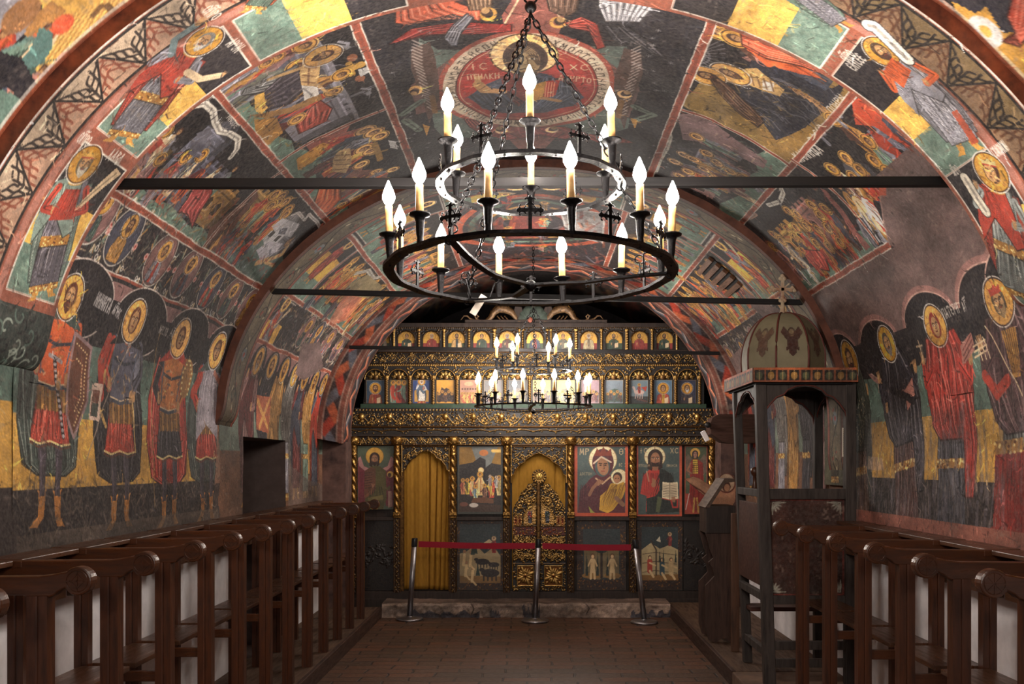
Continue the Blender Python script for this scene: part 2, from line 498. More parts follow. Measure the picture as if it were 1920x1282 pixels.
def pxtext(cv, s, p0, p1, hpx=None, col=WHT, al=.85, h=.05, w=.14):
    """letters running from one photograph point to another"""
    a = np.array(cv.P(*p0)); b = np.array(cv.P(*p1)); d = b - a; L = float(np.hypot(*d)); n = sum(c != '~' for c in s)
    cv.affine(a, d / L, (-d[1] / L, d[0] / L))
    cond = L / (n * h * 1.3)
    text(cv, s, 0, 0, h, col, w, al, cond)

# ------------------------------------------------------------------ figures (unit height: 0 = feet, 1 = top of halo)
def folds(cv, pts, n, col, w=.008, al=.8):
    """fold strokes running between the two sides of a garment: pts = [(xl, xr, y), ...] from top to hem"""
    r = cv.rs
    n = int(n * 1.7)
    for k in range(n):
        t = (k + .5 + r.uniform(-.3, .3)) / n; ph = r.uniform(0, 6)
        i0 = r.randint(0, max(1, len(pts) - 2)); 
        line = []
        for i in range(i0, len(pts)):
            xl, xr, y = pts[i]
            line.append((xl + (xr - xl) * min(.97, max(.03, t + .05 * math.sin(ph + i * 1.7))), y))
        if len(line) > 1: cv.line(line, w * r.uniform(.6, 1.3), col, al * r.uniform(.5, 1), taper=True)

def garment(cv, prof, col, n=7, dark=.52, light=1.38, out=True):
    pts = [(a, y) for a, b, y in prof] + [(b, y) for a, b, y in prof[::-1]]
    cv.poly(pts, col)
    folds(cv, prof, n, sh(col, dark), .011)
    folds(cv, prof, max(2, n * 3 // 4), mx(sh(col, light), WHT, .35), .009, .9)
    if out: cv.line(pts + [pts[0]], .006, sh(col, .35), .8)

def head(cv, x, y, r, halo=GLD, hair=BRN, beard=None, skin=FLS, hr=1.9, crown=None, detail=True, turn=0.0, rim=WHT, young=False):
    """r = half height of the face"""
    if halo is not None:
        cv.ell((x, y), r * hr, r * hr, halo, metal=.55)
        if detail:
            q = cv.rs
            for k in range(16):
                a = q.uniform(0, 2 * PI); d = r * q.uniform(1.2, hr * .93)
                cv.ell((x + d * math.cos(a), y + d * math.sin(a)), r * .16, r * .1, mx(halo, (120, 62, 24) if k % 2 else (252, 220, 150), .6), .7, a, metal=.5)
        cv.ell((x, y), r * hr * 1.03, r * hr * 1.03, (60, 30, 22), .8, ring=.06)
        cv.ell((x, y), r * hr * 1.10, r * hr * 1.10, rim, .9, ring=.055)
    cv.ell((x, y + r * .12), r * .86, r * 1.03, hair)
    if not young: cv.ell((x, y - r * .25), r * .80, r * .8, hair)
    cv.ell((x + turn * r * .12, y - r * .08), r * .60, r * .86, skin)
    cv.ell((x + (turn * .3 - .2) * r, y - r * .1), r * .22, r * .6, sh(skin, 1.22), .5, soft=.5)
    if beard is not None:
        cv.poly([(x - r * .58, y - r * .2), (x - r * .2, y - r * .42), (x + r * .25, y - r * .42), (x + r * .60, y - r * .2), (x + r * .45, y - r * .95), (x + r * .08, y - r * 1.35), (x - r * .35, y - r * 1.0)], beard)
        cv.line([(x - r * .25, y - r * .38), (x, y - r * .31), (x + r * .27, y - r * .4)], r * .12, sh(beard, .6))
    dk = (58, 34, 24)
    tx = turn * r * .16
    if detail:
        for sx in (-1, 1):
            cv.line([(x + tx + sx * r * .12, y + r * .22), (x + tx + sx * r * .30, y + r * .30), (x + tx + sx * r * .46, y + r * .2)], r * .08, dk)
            cv.ell((x + tx + sx * r * .27, y + r * .08), r * .14, r * .075, WHT, .75)
            cv.ell((x + tx + sx * r * .27, y + r * .08), r * .07, r * .075, dk)
        cv.line([(x + tx + r * .06, y + r * .2), (x + tx + r * .10, y - r * .2), (x + tx - r * .06, y - r * .22)], r * .07, dk, .8)
        cv.line([(x + tx - r * .16, y - r * .46), (x + tx + r * .16, y - r * .46)], r * .1, (120, 50, 36))
    else:
        cv.line([(x - r * .3, y + r * .12), (x + r * .3, y + r * .12)], r * .12, dk, .8)
        cv.line([(x + r * .05, y + r * .1), (x + r * .02, y - r * .3)], r * .1, dk, .7)
    if crown is not None:
        cv.poly([(x - r * .7, y + r * .55), (x + r * .7, y + r * .55), (x + r * .8, y + r * 1.15), (x + r * .3, y + r * .95), (x, y + r * 1.3), (x - r * .3, y + r * .95), (x - r * .8, y + r * 1.15)], crown, metal=.4)
        cv.line([(x - r * .7, y + r * .62), (x + r * .7, y + r * .62)], r * .12, RED)

def hand(cv, x, y, r, skin=FLS, up=True):
    cv.ell((x, y), r * .6, r, skin)
    for k in range(4):
        cv.line([(x + (k - 1.5) * r * .28, y + (r * .5 if up else -r * .5)), (x + (k - 1.5) * r * .36, y + (r * 1.6 if up else -r * 1.6))], r * .26, sh(skin, 1.05))

def arm(cv, p, w, col, skin=FLS, hr=.022, up=True):
    cv.line(p, w, col); cv.line(p, w * .18, sh(col, .5), .8); cv.line([(a + w * .28, b) for a, b in p], w * .16, sh(col, 1.35), .6)
    hand(cv, p[-1][0], p[-1][1], hr, skin, up)

def beads(cv, p, n, r=.006, col=(240, 214, 140)):
    P = np.array(p, float); d = np.hypot(*np.diff(P, axis=0).T); s = np.concatenate([[0], np.cumsum(d)])
    for t in np.linspace(0, s[-1], n):
        cv.ell((float(np.interp(t, s, P[:, 0])), float(np.interp(t, s, P[:, 1]))), r, r, col, .9)

def goldband(cv, a, b, y0, y1, n=26):
    cv.poly([(a, y0), (b, y0), (b * 1.02, y1), (a * 1.02, y1)], (176, 122, 48), metal=.3)
    for k in range(n):
        cv.ell((cv.rs.uniform(a, b), cv.rs.uniform(min(y0, y1), max(y0, y1))), .006, .006, (238, 208, 130) if k % 3 else (96, 48, 24), .95)

def fig(cv, robe=GRN, cloak=RED, halo=GLD, hair=BRN, beard=None, tunic=None, pose='prophet', scroll=False, band=False, crown=None, hr=.085, turn=0, boots=(196, 140, 60), skin=FLS, book=False, detail=True, cross=False, rim=WHT, nf=8):
    y0 = 1 - hr * 1.05; r = hr / 1.75; sy = y0 - r * 1.5          # face centre, shoulders
    if pose == 'prophet':
        for sx in (-1, 1):
            cv.poly([(sx * .03, .1), (sx * .075, .1), (sx * .085, .03), (sx * .12, 0), (sx * .055, 0), (sx * .035, .04)], boots)
        garment(cv, [(-.14, .13, sy - .02), (-.17, .15, sy - .18), (-.17, .14, .5), (-.15, .16, .3), (-.13, .14, .12)], sh(cloak, .82), nf)
        garment(cv, [(-.085, .09, sy), (-.08, .10, sy - .2), (-.10, .11, .42), (-.105, .12, .25), (-.11, .115, .085)], robe, nf)
        if band: goldband(cv, -.11, .115, .085, .05); goldband(cv, -.10, .11, .40, .33); garment(cv, [(-.10, .11, .33), (-.11, .115, .09)], sh(robe, .8), 6); goldband(cv, -.11, .115, .09, .05)
        cv.poly([(-.13, sy - .01), (-.03, sy + .03), (.05, sy - .02), (.12, .42), (.06, .38), (-.06, .55), (-.17, .36), (-.18, .5)], cloak)
        folds(cv, [(-.13, -.02, sy - .03), (-.16, .03, .62), (-.16, .0, .5)], 6, sh(cloak, .5), .011)
        folds(cv, [(-.13, -.02, sy - .03), (-.16, .03, .62), (-.16, .0, .5)], 4, sh(cloak, 1.35), .008)
        cv.line([(-.03, sy + .03), (.05, sy - .02), (.12, .42), (.06, .38), (-.06, .55), (-.17, .36)], .007, sh(cloak, .4))
        arm(cv, [(-.11, sy - .05), (-.17, sy - .16), (-.13, sy - .02)] if not scroll else [(-.1, sy - .05), (-.15, sy - .18), (-.08, sy - .2)], .05, sh(robe, 1.15) if tunic is None else tunic, skin)
        arm(cv, [(.10, sy - .06), (.16, sy - .2), (.07, sy - .22)], .05, robe if tunic is None else tunic, skin)
        if scroll: cv.poly([(.06, sy - .22), (.12, sy - .18), (.30, sy + .06), (.24, sy + .10)], CRM); cv.line([(.09, sy - .18), (.26, sy + .06)], .012, sh(CRM, .7))
        if book: cv.poly([(.03, sy - .2), (.10, sy - .17), (.10, sy - .07), (.03, sy - .10)], PNK); cv.line([(.03, sy - .2), (.10, sy - .17), (.10, sy - .07), (.03, sy - .10), (.03, sy - .2)], .008, MAR)
        cv.poly([(-.035, sy - .02), (.035, sy - .02), (.02, y0 - r * .6), (-.02, y0 - r * .6)], sh(skin, .85))
        cv.ell((0, sy - .015), .05, .022, (206, 150, 60) if band else sh(robe, .6))
    elif pose == 'warrior':
        lg = (72, 64, 72)
        for sx in (-1, 1):
            x = sx * .045
            cv.poly([(x - .022, .36), (x + .024, .36), (x + .018, .12), (x - .012, .12)], lg)
            cv.line([(x - .008, .34), (x - .004, .13)], .008, sh(lg, 1.5), .7)
            cv.poly([(x - .018, .14), (x + .024, .14), (x + .016, .04), (x + .03 * sx + .012, .0), (x + .03 * sx - .03, .0), (x - .014, .04)], boots)
            cv.line([(x - .02, .14), (x, .12), (x + .026, .145)], .008, sh(boots, 1.3))
        st = [(-.13, .12, sy - .02), (-.17, .15, .6), (-.18, .17, .4), (-.15, .15, .24), (-.07, .09, .2)]
        cv_col = cloak
        garment(cv, st, cv_col, nf + 3, .45, 1.5)
        for sx in (-1, 1):
            x = sx * .045
            cv.poly([(x - .022, .38), (x + .024, .38), (x + .018, .12), (x - .012, .12)], lg); cv.line([(x - .008, .36), (x - .004, .13)], .008, sh(lg, 1.5), .7)
        sk = tunic or RED
        garment(cv, [(-.075, .08, .50), (-.10, .105, .38), (-.105, .115, .325)], sk, 8)
        beads(cv, [(-.105, .335), (-.06, .32), (0, .335), (.06, .32), (.115, .33)], 22, .005)
        beads(cv, [(-.105, .322), (-.06, .307), (0, .322), (.06, .307), (.115, .318)], 22, .004, (120, 60, 30))
        cv.poly([(-.09, sy), (.09, sy), (.085, sy - .16), (.07, .52), (-.065, .52), (-.085, sy - .16)], robe)
        for k in range(9):
            x = -.075 + k * .019
            cv.poly([(x, .54), (x + .016, .54), (x + .02, .455), (x + .003, .45)], OCH if k % 2 else sh(OCH, .75)); cv.line([(x, .54), (x + .003, .45)], .004, BRN)
        r2 = cv.rs
        for k in range(26):
            x = r2.uniform(-.07, .07); y = r2.uniform(.55, sy - .02)
            cv.line([(x, y), (x + r2.uniform(-.03, .03), y + r2.uniform(-.02, .02))], .009, mx(robe, [ORG, SLT, CRM, OCH][k % 4], .75), .8)
        cv.line([(-.07, .555), (0, .54), (.075, .555)], .014, SLT); cv.line([(-.07, .565), (0, .55), (.075, .565)], .005, CRM)
        cv.line([(-.075, sy - .10), (0, sy - .12), (.08, sy - .10)], .012, sh(SLT, .8))
        for sx in (-1, 1):
            cv.line([(sx * .09, sy), (sx * .065, .6)], .010, sh(SLT, 1.3))
        arm(cv, [(-.10, sy - .03), (-.125, sy - .16), (-.085, sy - .22)], .045, (sk if halo else robe), skin)
        arm(cv, [(.10, sy - .03), (.13, sy - .15), (.08, sy - .24)], .045, sh(robe, .9), skin, up=False)
        cv.poly([(-.13, sy - .05), (-.05, sy + .03), (.05, sy + .03), (.12, sy - .04), (.05, sy - .03), (0, sy - .015), (-.05, sy - .03)], cloak)
        cv.poly([(-.03, sy), (.03, sy), (.02, y0 - r * .6), (-.02, y0 - r * .6)], sh(skin, .85))
    elif pose == 'matron':
        garment(cv, [(-.07, .08, .5), (-.085, .10, .25), (-.09, .10, .05)], robe, nf)
        goldband(cv, -.088, .10, .34, .30); goldband(cv, -.09, .10, .05, .0)
        garment(cv, [(-.09, .10, sy + .04), (-.15, .15, sy - .12), (-.15, .16, .6), (-.11, .15, .48), (-.06, .13, .42)], cloak, nf + 4)
        garment(cv, [(.06, .15, .6), (.09, .17, .4), (.10, .15, .18)], cloak, 4)
        arm(cv, [(-.09, sy - .1), (-.15, sy - .16), (-.15, sy - .05)], .03, cloak, skin)
        arm(cv, [(.09, sy - .1), (.15, sy - .18), (.16, sy - .1)], .03, sh(cloak, 1.1), skin)
        if cross: cv.line([(-.15, sy - .05), (-.15, sy + .04)], .008, CRM); cv.line([(-.175, sy + .015), (-.125, sy + .015)], .008, CRM)
        if book: cv.poly([(.11, sy - .12), (.19, sy - .07), (.19, sy - .0), (.11, sy - .04)], PNK); [cv.line([(.12, sy - .1 + k * .02), (.185, sy - .05 + k * .02)], .004, MAR) for k in range(3)]
    elif pose == 'bust':
        garment(cv, [(-.06, .07, sy + .02), (-.2, .2, sy - .08), (-.24, .24, sy - .3), (-.25, .25, .1), (-.22, .22, .0)], cloak, nf)
        cv.poly([(-.05, sy + .02), (.05, sy + .02), (.09, sy - .3), (.03, .0), (-.08, .0), (-.04, sy - .2)], robe)
        folds(cv, [(-.05, .05, sy), (-.05, .08, sy - .2), (-.08, .03, .02)], 4, sh(robe, .5), .014)
        hand(cv, -.1, sy - .22, .04, skin)
        if book: cv.poly([(.05, sy - .38), (.19, sy - .34), (.19, sy - .14), (.05, sy - .18)], CRM if detail else YEL)
    st = cv.sub(0, 0, 1, 1, 1.06 / getattr(cv, 'wd', 1.0) if getattr(cv, 'wd', 1.0) > 1.1 else 1); head(cv, 0, y0, r, halo, hair, beard, skin, 1.75 if halo else 1, crown, detail, turn, rim); cv.back(st)

def small(cv, x, y, h, robe, cloak, halo=GLD, flip=1, lean=0.0, hr=.12, hair=BRN, beard=None):
    """little figure inside a narrative scene, in the current frame"""
    st = cv.sub(x, y, h, flip)
    L = lean
    def q(a, b): return (a + L * b, b)
    cv.poly([q(-.10, 0), q(.12, 0), q(.15, .4), q(.11, .74), q(0, .8), q(-.10, .74), q(-.15, .4)], robe)
    cv.poly([q(-.15, .42), q(-.10, .74), q(.0, .8), (.09 + L * .7, .7), q(.02, .38), q(.12, .18), q(.05, .08), q(-.07, .25)], cloak)
    for k in range(5):
        a = cv.rs.uniform(-.1, .1)
        cv.line([q(a, .7), q(a + cv.rs.uniform(-.06, .06), .4), q(a * 1.2, .05)], .02, sh(cloak if k % 2 else robe, .5 if k < 3 else 1.5), .75)
    cv.line([q(-.08, .68), q(-.18, .52), q(cv.rs.uniform(-.3, -.05), .5)], .06, sh(cloak, 1.1)); cv.line([q(.08, .68), q(.17, .5), q(.08, .45)], .055, sh(robe, 1.1))
    cv.ell(q(.08, .45), .03, .03, FLS)
    r = hr / 1.7; cx, cy = q(0, .87)
    if halo is not None:
        cv.ell((cx, cy), hr, hr, halo, metal=.4); cv.ell((cx, cy), hr * 1.05, hr * 1.05, (70, 34, 22), .9, ring=.12); cv.ell((cx, cy), hr * 1.16, hr * 1.16, sh(YEL, 1.1), .8, ring=.09)
    cv.ell((cx, cy + .006), r * .85, r * 1.02, hair); cv.ell((cx + .008, cy - .012), r * .55, r * .75, FLS)
    if beard is not None: cv.ell((cx + .005, cy - r * .75), r * .4, r * .42, beard)
    cv.line([(cx - r * .3, cy + r * .05), (cx + r * .35, cy + r * .05)], r * .14, BRN)
    cv.back(st)

def tower(cv, x, y, w, h, col, roof='gable', win=2, rcol=None):
    """building in the current frame"""
    rcol = rcol or sh(col, .7)
    cv.poly([(x, y), (x + w, y), (x + w, y + h), (x, y + h)], col)
    cv.poly([(x + w, y), (x + w * 1.28, y + w * .1), (x + w * 1.28, y + h + w * .06), (x + w, y + h)], sh(col, .66))
    if roof == 'gable': cv.poly([(x - w * .08, y + h), (x + w * 1.06, y + h), (x + w * .5, y + h + w * .5)], rcol); cv.poly([(x + w * 1.06, y + h), (x + w * .5, y + h + w * .5), (x + w * .8, y + h + w * .52), (x + w * 1.34, y + h + w * .06)], sh(rcol, .7))
    elif roof == 'dome': cv.ell((x + w * .5, y + h), w * .5, w * .42, rcol)
    else:
        for k in range(4): cv.poly([(x + w * (k * .27), y + h), (x + w * (k * .27 + .16), y + h), (x + w * (k * .27 + .16), y + h + w * .14), (x + w * (k * .27), y + h + w * .14)], col)
    cv.line([(x, y + h), (x + w, y + h)], w * .05, sh(col, 1.4), .8); cv.line([(x, y), (x, y + h)], w * .03, sh(col, 1.35), .7)
    cv.line([(x, y + h * .86), (x + w, y + h * .86)], w * .04, sh(col, .6), .8)
    for k in range(win):
        a = x + w * (k + .5) / win
        cv.poly([(a - w * .11, y + h * .35), (a + w * .11, y + h * .35), (a + w * .11, y + h * .62), (a, y + h * .7), (a - w * .11, y + h * .62)], sh(col, .38))
        cv.line([(a - w * .13, y + h * .35), (a - w * .13, y + h * .62), (a, y + h * .72), (a + w * .13, y + h * .62), (a + w * .13, y + h * .35)], w * .03, sh(col, 1.35), .8)

def mount(cv, x, y, w, h, col, n=5):
    pts = [(x, y)]
    for k in range(n):
        pts += [(x + w * (k + .15) / n, y + h * (.45 + .5 * math.sin(PI * (k + .5) / n)) * cv.rs.uniform(.85, 1.1)), (x + w * (k + .75) / n, y + h * (.40 + .5 * math.sin(PI * (k + .5) / n)))]
    pts.append((x + w, y)); cv.poly(pts, col); cv.line(pts, h * .02, sh(col, 1.3), .8)
    for k in range(1, len(pts) - 2): cv.line([pts[k], (pts[k][0] + w * .03, y + (pts[k][1] - y) * .35)], h * .02, sh(col, .6 if k % 2 else 1.3), .6)

def crowd(cv, x0, x1, y, h, n, cols, rows=2, halo=GLD, hr=.12, lean=0.0):
    for rr in range(rows):
        for k in range(n):
            t = (k + .5 * (rr % 2) + .3) / n
            if t > 1: continue
            c = cols[(k * 2 + rr) % len(cols)]; d = cols[(k + rr * 3 + 1) % len(cols)]
            small(cv, x0 + (x1 - x0) * t, y + (rows - 1 - rr) * h * .26 * (1 if rows < 4 else .8), h, c, d, halo, 1 if k % 2 else -1, lean, hr, beard=BRN if (k + rr) % 3 == 0 else None)

def panel(cv, q, ground=GRN, sky=BLK, gh=.22, border=True, bw=.045):
    """scene panel from four photograph corners: bottom-left, bottom-right, top-right, top-left as one stands before it; leaves a unit frame with square metres kept"""
    A, B, C, D = [np.array(cv.P(*p)) for p in q]
    o = A; ax = B - A; ay = D - A
    cv.reset(); cv.poly([A, B, C, D], sky)
    H = float(np.hypot(*ay)); Wd = float(np.hypot(*ax))
    cv.affine(o, ax / np.hypot(*ax), ay / np.hypot(*ay))
    cv.poly([(0, 0), (Wd, 0), (Wd, H * gh * .85)] + [(Wd * (1 - t / 8), H * gh * (1 + .22 * math.sin(t * 2.1))) for t in range(1, 8)] + [(0, H * gh)], ground)
    for k in range(40):
        x = cv.rs.uniform(0, Wd); y = cv.rs.uniform(0, H * gh)
        cv.line([(x, y), (x + cv.rs.uniform(-.05, .05), y + .02)], .012, sh(ground, cv.rs.uniform(.6, 1.3)), .5)
    return Wd, H

def border(cv, pts, w=.045, col=BOR):
    cv.pxline(pts, w, col, sub=10); 
    a = [cv.P(*p) for p in pts]
    cv.reset()
    for sgn in (-1, 1):
        out = []
        n = 14 * (len(pts) - 1)
        P = np.array([cv.P(pts[min(int(t), len(pts) - 2)][0] + (pts[min(int(t), len(pts) - 2) + 1][0] - pts[min(int(t), len(pts) - 2)][0]) * (t - min(int(t), len(pts) - 2)), pts[min(int(t), len(pts) - 2)][1] + (pts[min(int(t), len(pts) - 2) + 1][1] - pts[min(int(t), len(pts) - 2)][1]) * (t - min(int(t), len(pts) - 2))) for t in np.linspace(0, len(pts) - 1, n)])
        d = np.gradient(P, axis=0); nrm = np.stack([-d[:, 1], d[:, 0]], 1) / (np.hypot(d[:, 0], d[:, 1])[:, None] + 1e-9)
        Q = P + nrm * sgn * w * .5 + cv.rs.uniform(-.0025, .0025, P.shape)
        cv.line(Q, .009, WHT, .8)
# ------------------------------------------------------------------ the frescoes, painted register by register
VP = Prof(2.46, 2.05); RP = Prof(2.40, 1.99)
RP3 = Prof(2.15, 1.97)
SA, SB, SC, SD = .91, 1.69, 2.42, 2.81          # register lines, measured along the vault from the crown
YR1 = (4.0, 4.88); YR2 = (7.70, 8.12); YR3 = (11.3, 11.75); YEND = 14.2

def rect(cv, y0, y1, s0, s1, col, al=1.0): cv.reset().poly([(y0, s0), (y1, s0), (y1, s1), (y0, s1)], col, al)

def pf(cv, p, h, robe, cloak, halo=GLD, lean=0.0, flip=1, beard=None, hr=.12, hair=BRN):
    """little figure whose head is at a photograph point, standing upright on the vault"""
    u, v = cv.P(*p); sgn = 1 if v < 0 else -1
    cv.affine((u, v), (sgn, 0), (0, sgn)); small(cv, -.0, -.87 * h, h, robe, cloak, halo, flip, lean, hr, hair, beard)

def pframe(cv, p):
    u, v = cv.P(*p); sgn = 1 if v < 0 else -1
    return cv.affine((u, v), (sgn, 0), (0, sgn))

def lined(cv, s, y0, y1, w=.042, col=BOR):
    """painted red border running along the vault"""
    ys = np.linspace(y0, y1, 60); j = cv.rs.uniform(-.003, .003, 60)
    cv.reset().line([(a, s + b) for a, b in zip(ys, j)], w, col)
    cv.line([(a, s + b) for a, b in zip(ys, j)], w * .3, sh(col, .8), .5)
    for q in (-1, 1): cv.line([(a, s + b + q * w * .52) for a, b in zip(ys, cv.rs.uniform(-.003, .003, 60))], .008, WHT, .85)

def crossd(cv, y, s0, s1, w=.042, col=BOR):
    ss = np.linspace(s0, s1, 24); j = cv.rs.uniform(-.003, .003, 24)
    cv.reset().line([(y + b, a) for a, b in zip(ss, j)], w, col); cv.line([(y + b, a) for a, b in zip(ss, j)], w * .3, sh(col, .75), .5)
    for q in (-1, 1): cv.line([(y + b + q * w * .52, a) for a, b in zip(ss, cv.rs.uniform(-.003, .003, 24))], .008, WHT, .85)

def ribbon(cv, pts, w, col=CRM, sh2=(120, 112, 104)):
    """white painted scroll through photograph points"""
    cv.pxline(pts, w, (50, 44, 44), sub=5); cv.pxline(pts, w * .86, col, sub=5)
    for k in range(len(pts) - 1): cv.pxline([pts[k], pts[k + 1]], w * .25, sh2, .6, sub=3)

def drape(cv, pts, col, n=6, al=1.0):
    """robe outlined by photograph points, folds running from the first edge to the far one"""
    cv.pxpoly(pts, col, al)
    m = len(pts) // 2; A = pts[:m]; B = pts[m:][::-1]
    for k in range(n * 2):
        t = (k + .5) / (2 * n)
        ln = [(a[0] + (b[0] - a[0]) * t, a[1] + (b[1] - a[1]) * t) for a, b in zip(A, B)]
        i0 = cv.rs.randint(0, max(1, len(ln) - 1))
        cv.pxline(ln[i0:] if len(ln[i0:]) > 1 else ln, .014, sh(col, .45) if k % 2 else mx(sh(col, 1.4), WHT, .3), .7, sub=3, taper=True)
    cv.pxline(list(pts) + [pts[0]], .009, sh(col, .35), .8, sub=3)

def strew(cv, box, n, cols, L=.05, w=.012, al=.6, ang=None):
    """many short brush strokes inside a (y0, y1, s0, s1) box"""
    cv.reset()
    for k in range(n):
        u = cv.rs.uniform(box[0], box[1]); v = cv.rs.uniform(box[2], box[3]); a = cv.rs.uniform(0, PI) if ang is None else ang + cv.rs.normal(0, .25)
        l = L * cv.rs.uniform(.4, 1.4)
        cv.line([(u, v), (u + l * math.cos(a), v + l * math.sin(a))], w * cv.rs.uniform(.5, 1.4), cols[k % len(cols)], al * cv.rs.uniform(.4, 1))

def scene_back(cv, y0, y1, sl, sh_, side, ground=GRN, arch=(), mounts=(), sky=BLK, gh=.22):
    """a narrative panel: black sky, green ground, buildings and rocks. frame: metres from its lower left corner"""
    s0, s1 = (-sl, -sh_) if side < 0 else (sh_, sl)
    rect(cv, y0, y1, s0, s1, sky)
    if side < 0: cv.affine((y0, -sl), (1, 0), (0, 1))
    else: cv.affine((y1, sl), (-1, 0), (0, -1))
    Wd, H = y1 - y0, sl - sh_
    for m in mounts: mount(cv, *m)
    for t in arch: tower(cv, *t)
    cv.poly([(0, 0), (Wd, 0), (Wd, H * gh)] + [(Wd * (1 - t / 8), H * gh * (1 + .25 * math.sin(t * 2.1))) for t in range(1, 8)] + [(0, H * gh)], ground)
    for k in range(70):
        x = cv.rs.uniform(0, Wd); y = cv.rs.uniform(0, H * gh)
        cv.line([(x, y), (x + cv.rs.uniform(-.05, .05), y + .02)], .012, sh(ground, cv.rs.uniform(.55, 1.35)), .5)
    return Wd, H

CROWD = [RED, SLT, OCH, GRN, ORG, MAR, GRY, DGR, PNK]

def medallion_row(cv, pts, r=.15):
    cv.reset()
    for i, p in enumerate(pts):
        u, v = cv.P(*p); sg = 1 if v < 0 else -1
        cv.affine((u, v), (sg, 0), (0, sg))
        g = [MAU, (70, 72, 88), (130, 92, 86)][i % 3]
        cv.ell((0, 0), r, r * 1.12, sh(WHT, .8)); cv.ell((0, 0), r * .94, r * 1.06, sh(g, .8)); cv.ell((0, 0), r * .86, r * .98, g)
        st = cv.sub(0, -r * .95, r * 1.75, 1)
        fig(cv, [SLT, OCH, RED, MAR, GRN][i % 5], [RED, DGR, OCH, GRY, SLT][(i + 1) % 5], GLD, BRN, BRN if i % 2 else None, pose='bust', hr=.24, detail=True, nf=6)
        cv.back(st)
        for q in (-1, 1):
            for k in range(7):
                a = cv.rs.uniform(-1, 1)
                cv.line([(q * r * 1.02, a * r * .5), (q * r * (1.1 + .1 * abs(a)), a * r * .9)], .012, [GRN, CRM, OCH][k % 3], .8)
            cv.ell((q * r * 1.08, -.02), .022, .022, (206, 150, 140)); cv.ell((q * r * 1.08, -.02), .009, .009, RED)
            for t in (-1, 1):
                for k in range(5):
                    a = .5 + k * .35
                    cv.line([(q * r * .75, t * r * .95), (q * r * .75 + math.cos(a) * .045 * q, t * (r * .95 + math.sin(a) * .045))], .010, [CRM, GRN, OCH, WHT][k % 4], .8)
                cv.ell((q * r * .98, t * r * 1.02), .016, .02, WHT, .8); cv.ell((q * r * .98, t * r * 1.02), .008, .012, BLK, .8)

# ================================================================== rib 1: zigzag band and prophets
cR1 = Canvas(YR1[0], YR1[1], -RP.smax, RP.smax, .0062, .0040, (52, 46, 46)); cR1.prof = RP
cv = cR1
rect(cv, 4.0, 4.9, -5, 5, (150, 84, 62))
ys0, ys1 = 4.035, 4.30
rect(cv, ys0, ys1, -5, 5, (170, 148, 126))
k = 0; s = -3.8
while s < 3.8:
    st = .25
    for up in (0, 1):
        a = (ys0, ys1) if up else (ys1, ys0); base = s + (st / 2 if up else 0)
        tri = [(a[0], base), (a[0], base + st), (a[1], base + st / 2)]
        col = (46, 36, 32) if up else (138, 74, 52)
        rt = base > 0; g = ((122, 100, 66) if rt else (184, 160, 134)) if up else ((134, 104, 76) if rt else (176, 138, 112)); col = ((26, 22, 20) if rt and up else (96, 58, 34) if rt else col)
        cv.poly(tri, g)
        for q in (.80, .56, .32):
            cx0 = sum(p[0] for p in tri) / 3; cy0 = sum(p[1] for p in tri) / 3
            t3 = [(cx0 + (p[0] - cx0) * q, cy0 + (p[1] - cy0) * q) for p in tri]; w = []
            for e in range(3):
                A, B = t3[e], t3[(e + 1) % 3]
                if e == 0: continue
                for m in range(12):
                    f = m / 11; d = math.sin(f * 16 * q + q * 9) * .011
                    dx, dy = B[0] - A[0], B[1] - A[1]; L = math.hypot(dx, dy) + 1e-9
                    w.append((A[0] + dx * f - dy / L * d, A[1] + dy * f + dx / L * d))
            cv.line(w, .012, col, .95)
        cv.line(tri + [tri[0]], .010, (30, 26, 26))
    s += st
for y, w, c in ((ys0 - .005, .018, (30, 26, 26)), (ys1 + .005, .02, (30, 26, 26)), (4.355, .05, (168, 112, 96)), (4.008, .012, WHT)):
    cv.line([(y, a) for a in np.linspace(-4, 4, 80)], w, c, .95)
PR0, PR1 = 4.405, 4.845

def prophet_panel(s_lo, s_hi, side, cut=.64, cut2=.30, **kw):
    """black above, yellow band, green ground, framed in white"""
    q0, q1 = (-s_lo, -s_hi) if side < 0 else (s_hi, s_lo)
    rect(cv, PR0, PR1, q0, q1, (40, 37, 42)); H = s_lo - s_hi
    sy = lambda f: (-s_lo + H * f) if side < 0 else (s_lo - H * f)
    rect(cv, PR0, PR1, sy(0), sy(cut2), (108, 132, 118)); rect(cv, PR0, PR1, sy(cut2), sy(cut), (226, 176, 78))
    strew(cv, (PR0, PR1, min(sy(0), sy(cut2)), max(sy(0), sy(cut2))), 160, [(84, 112, 100), (132, 152, 134)], .05, .012, .5)
    strew(cv, (PR0, PR1, min(sy(cut), sy(cut2)), max(sy(cut), sy(cut2))), 60, [(240, 196, 100), (198, 146, 60)], .06, .012, .5)
    cv.reset().line([(PR0, q0), (PR1, q0), (PR1, q1), (PR0, q1), (PR0, q0)], .010, WHT, .95)
    cv.line([(PR0 - .03, q0), (PR1 + .03, q0)], .0, BOR)
pl = [abs(cv.P(200, 268)[1]), abs(cv.P(425, 45)[1])]
pd = [abs(cv.P(70, 560)[1]), abs(cv.P(195, 275)[1])]
prophet_panel(pl[0] - .03, pl[1] + .02, -1)
prophet_panel(pd[0], pd[1] + .03, -1)
prophet_panel(pl[1] - .03, pl[1] - .80, -1)
cv.stand((222, 268), (412, 52), wide=1.4); fig(cv, GRY, RED, hair=(120, 116, 110), beard=(176, 170, 160), band=True, hr=.125, turn=-1)
cv.line([(-.10, .70), (-.16, .80), (-.13, .95)], .045, (110, 130, 132)); hand(cv, -.13, .97, .028)
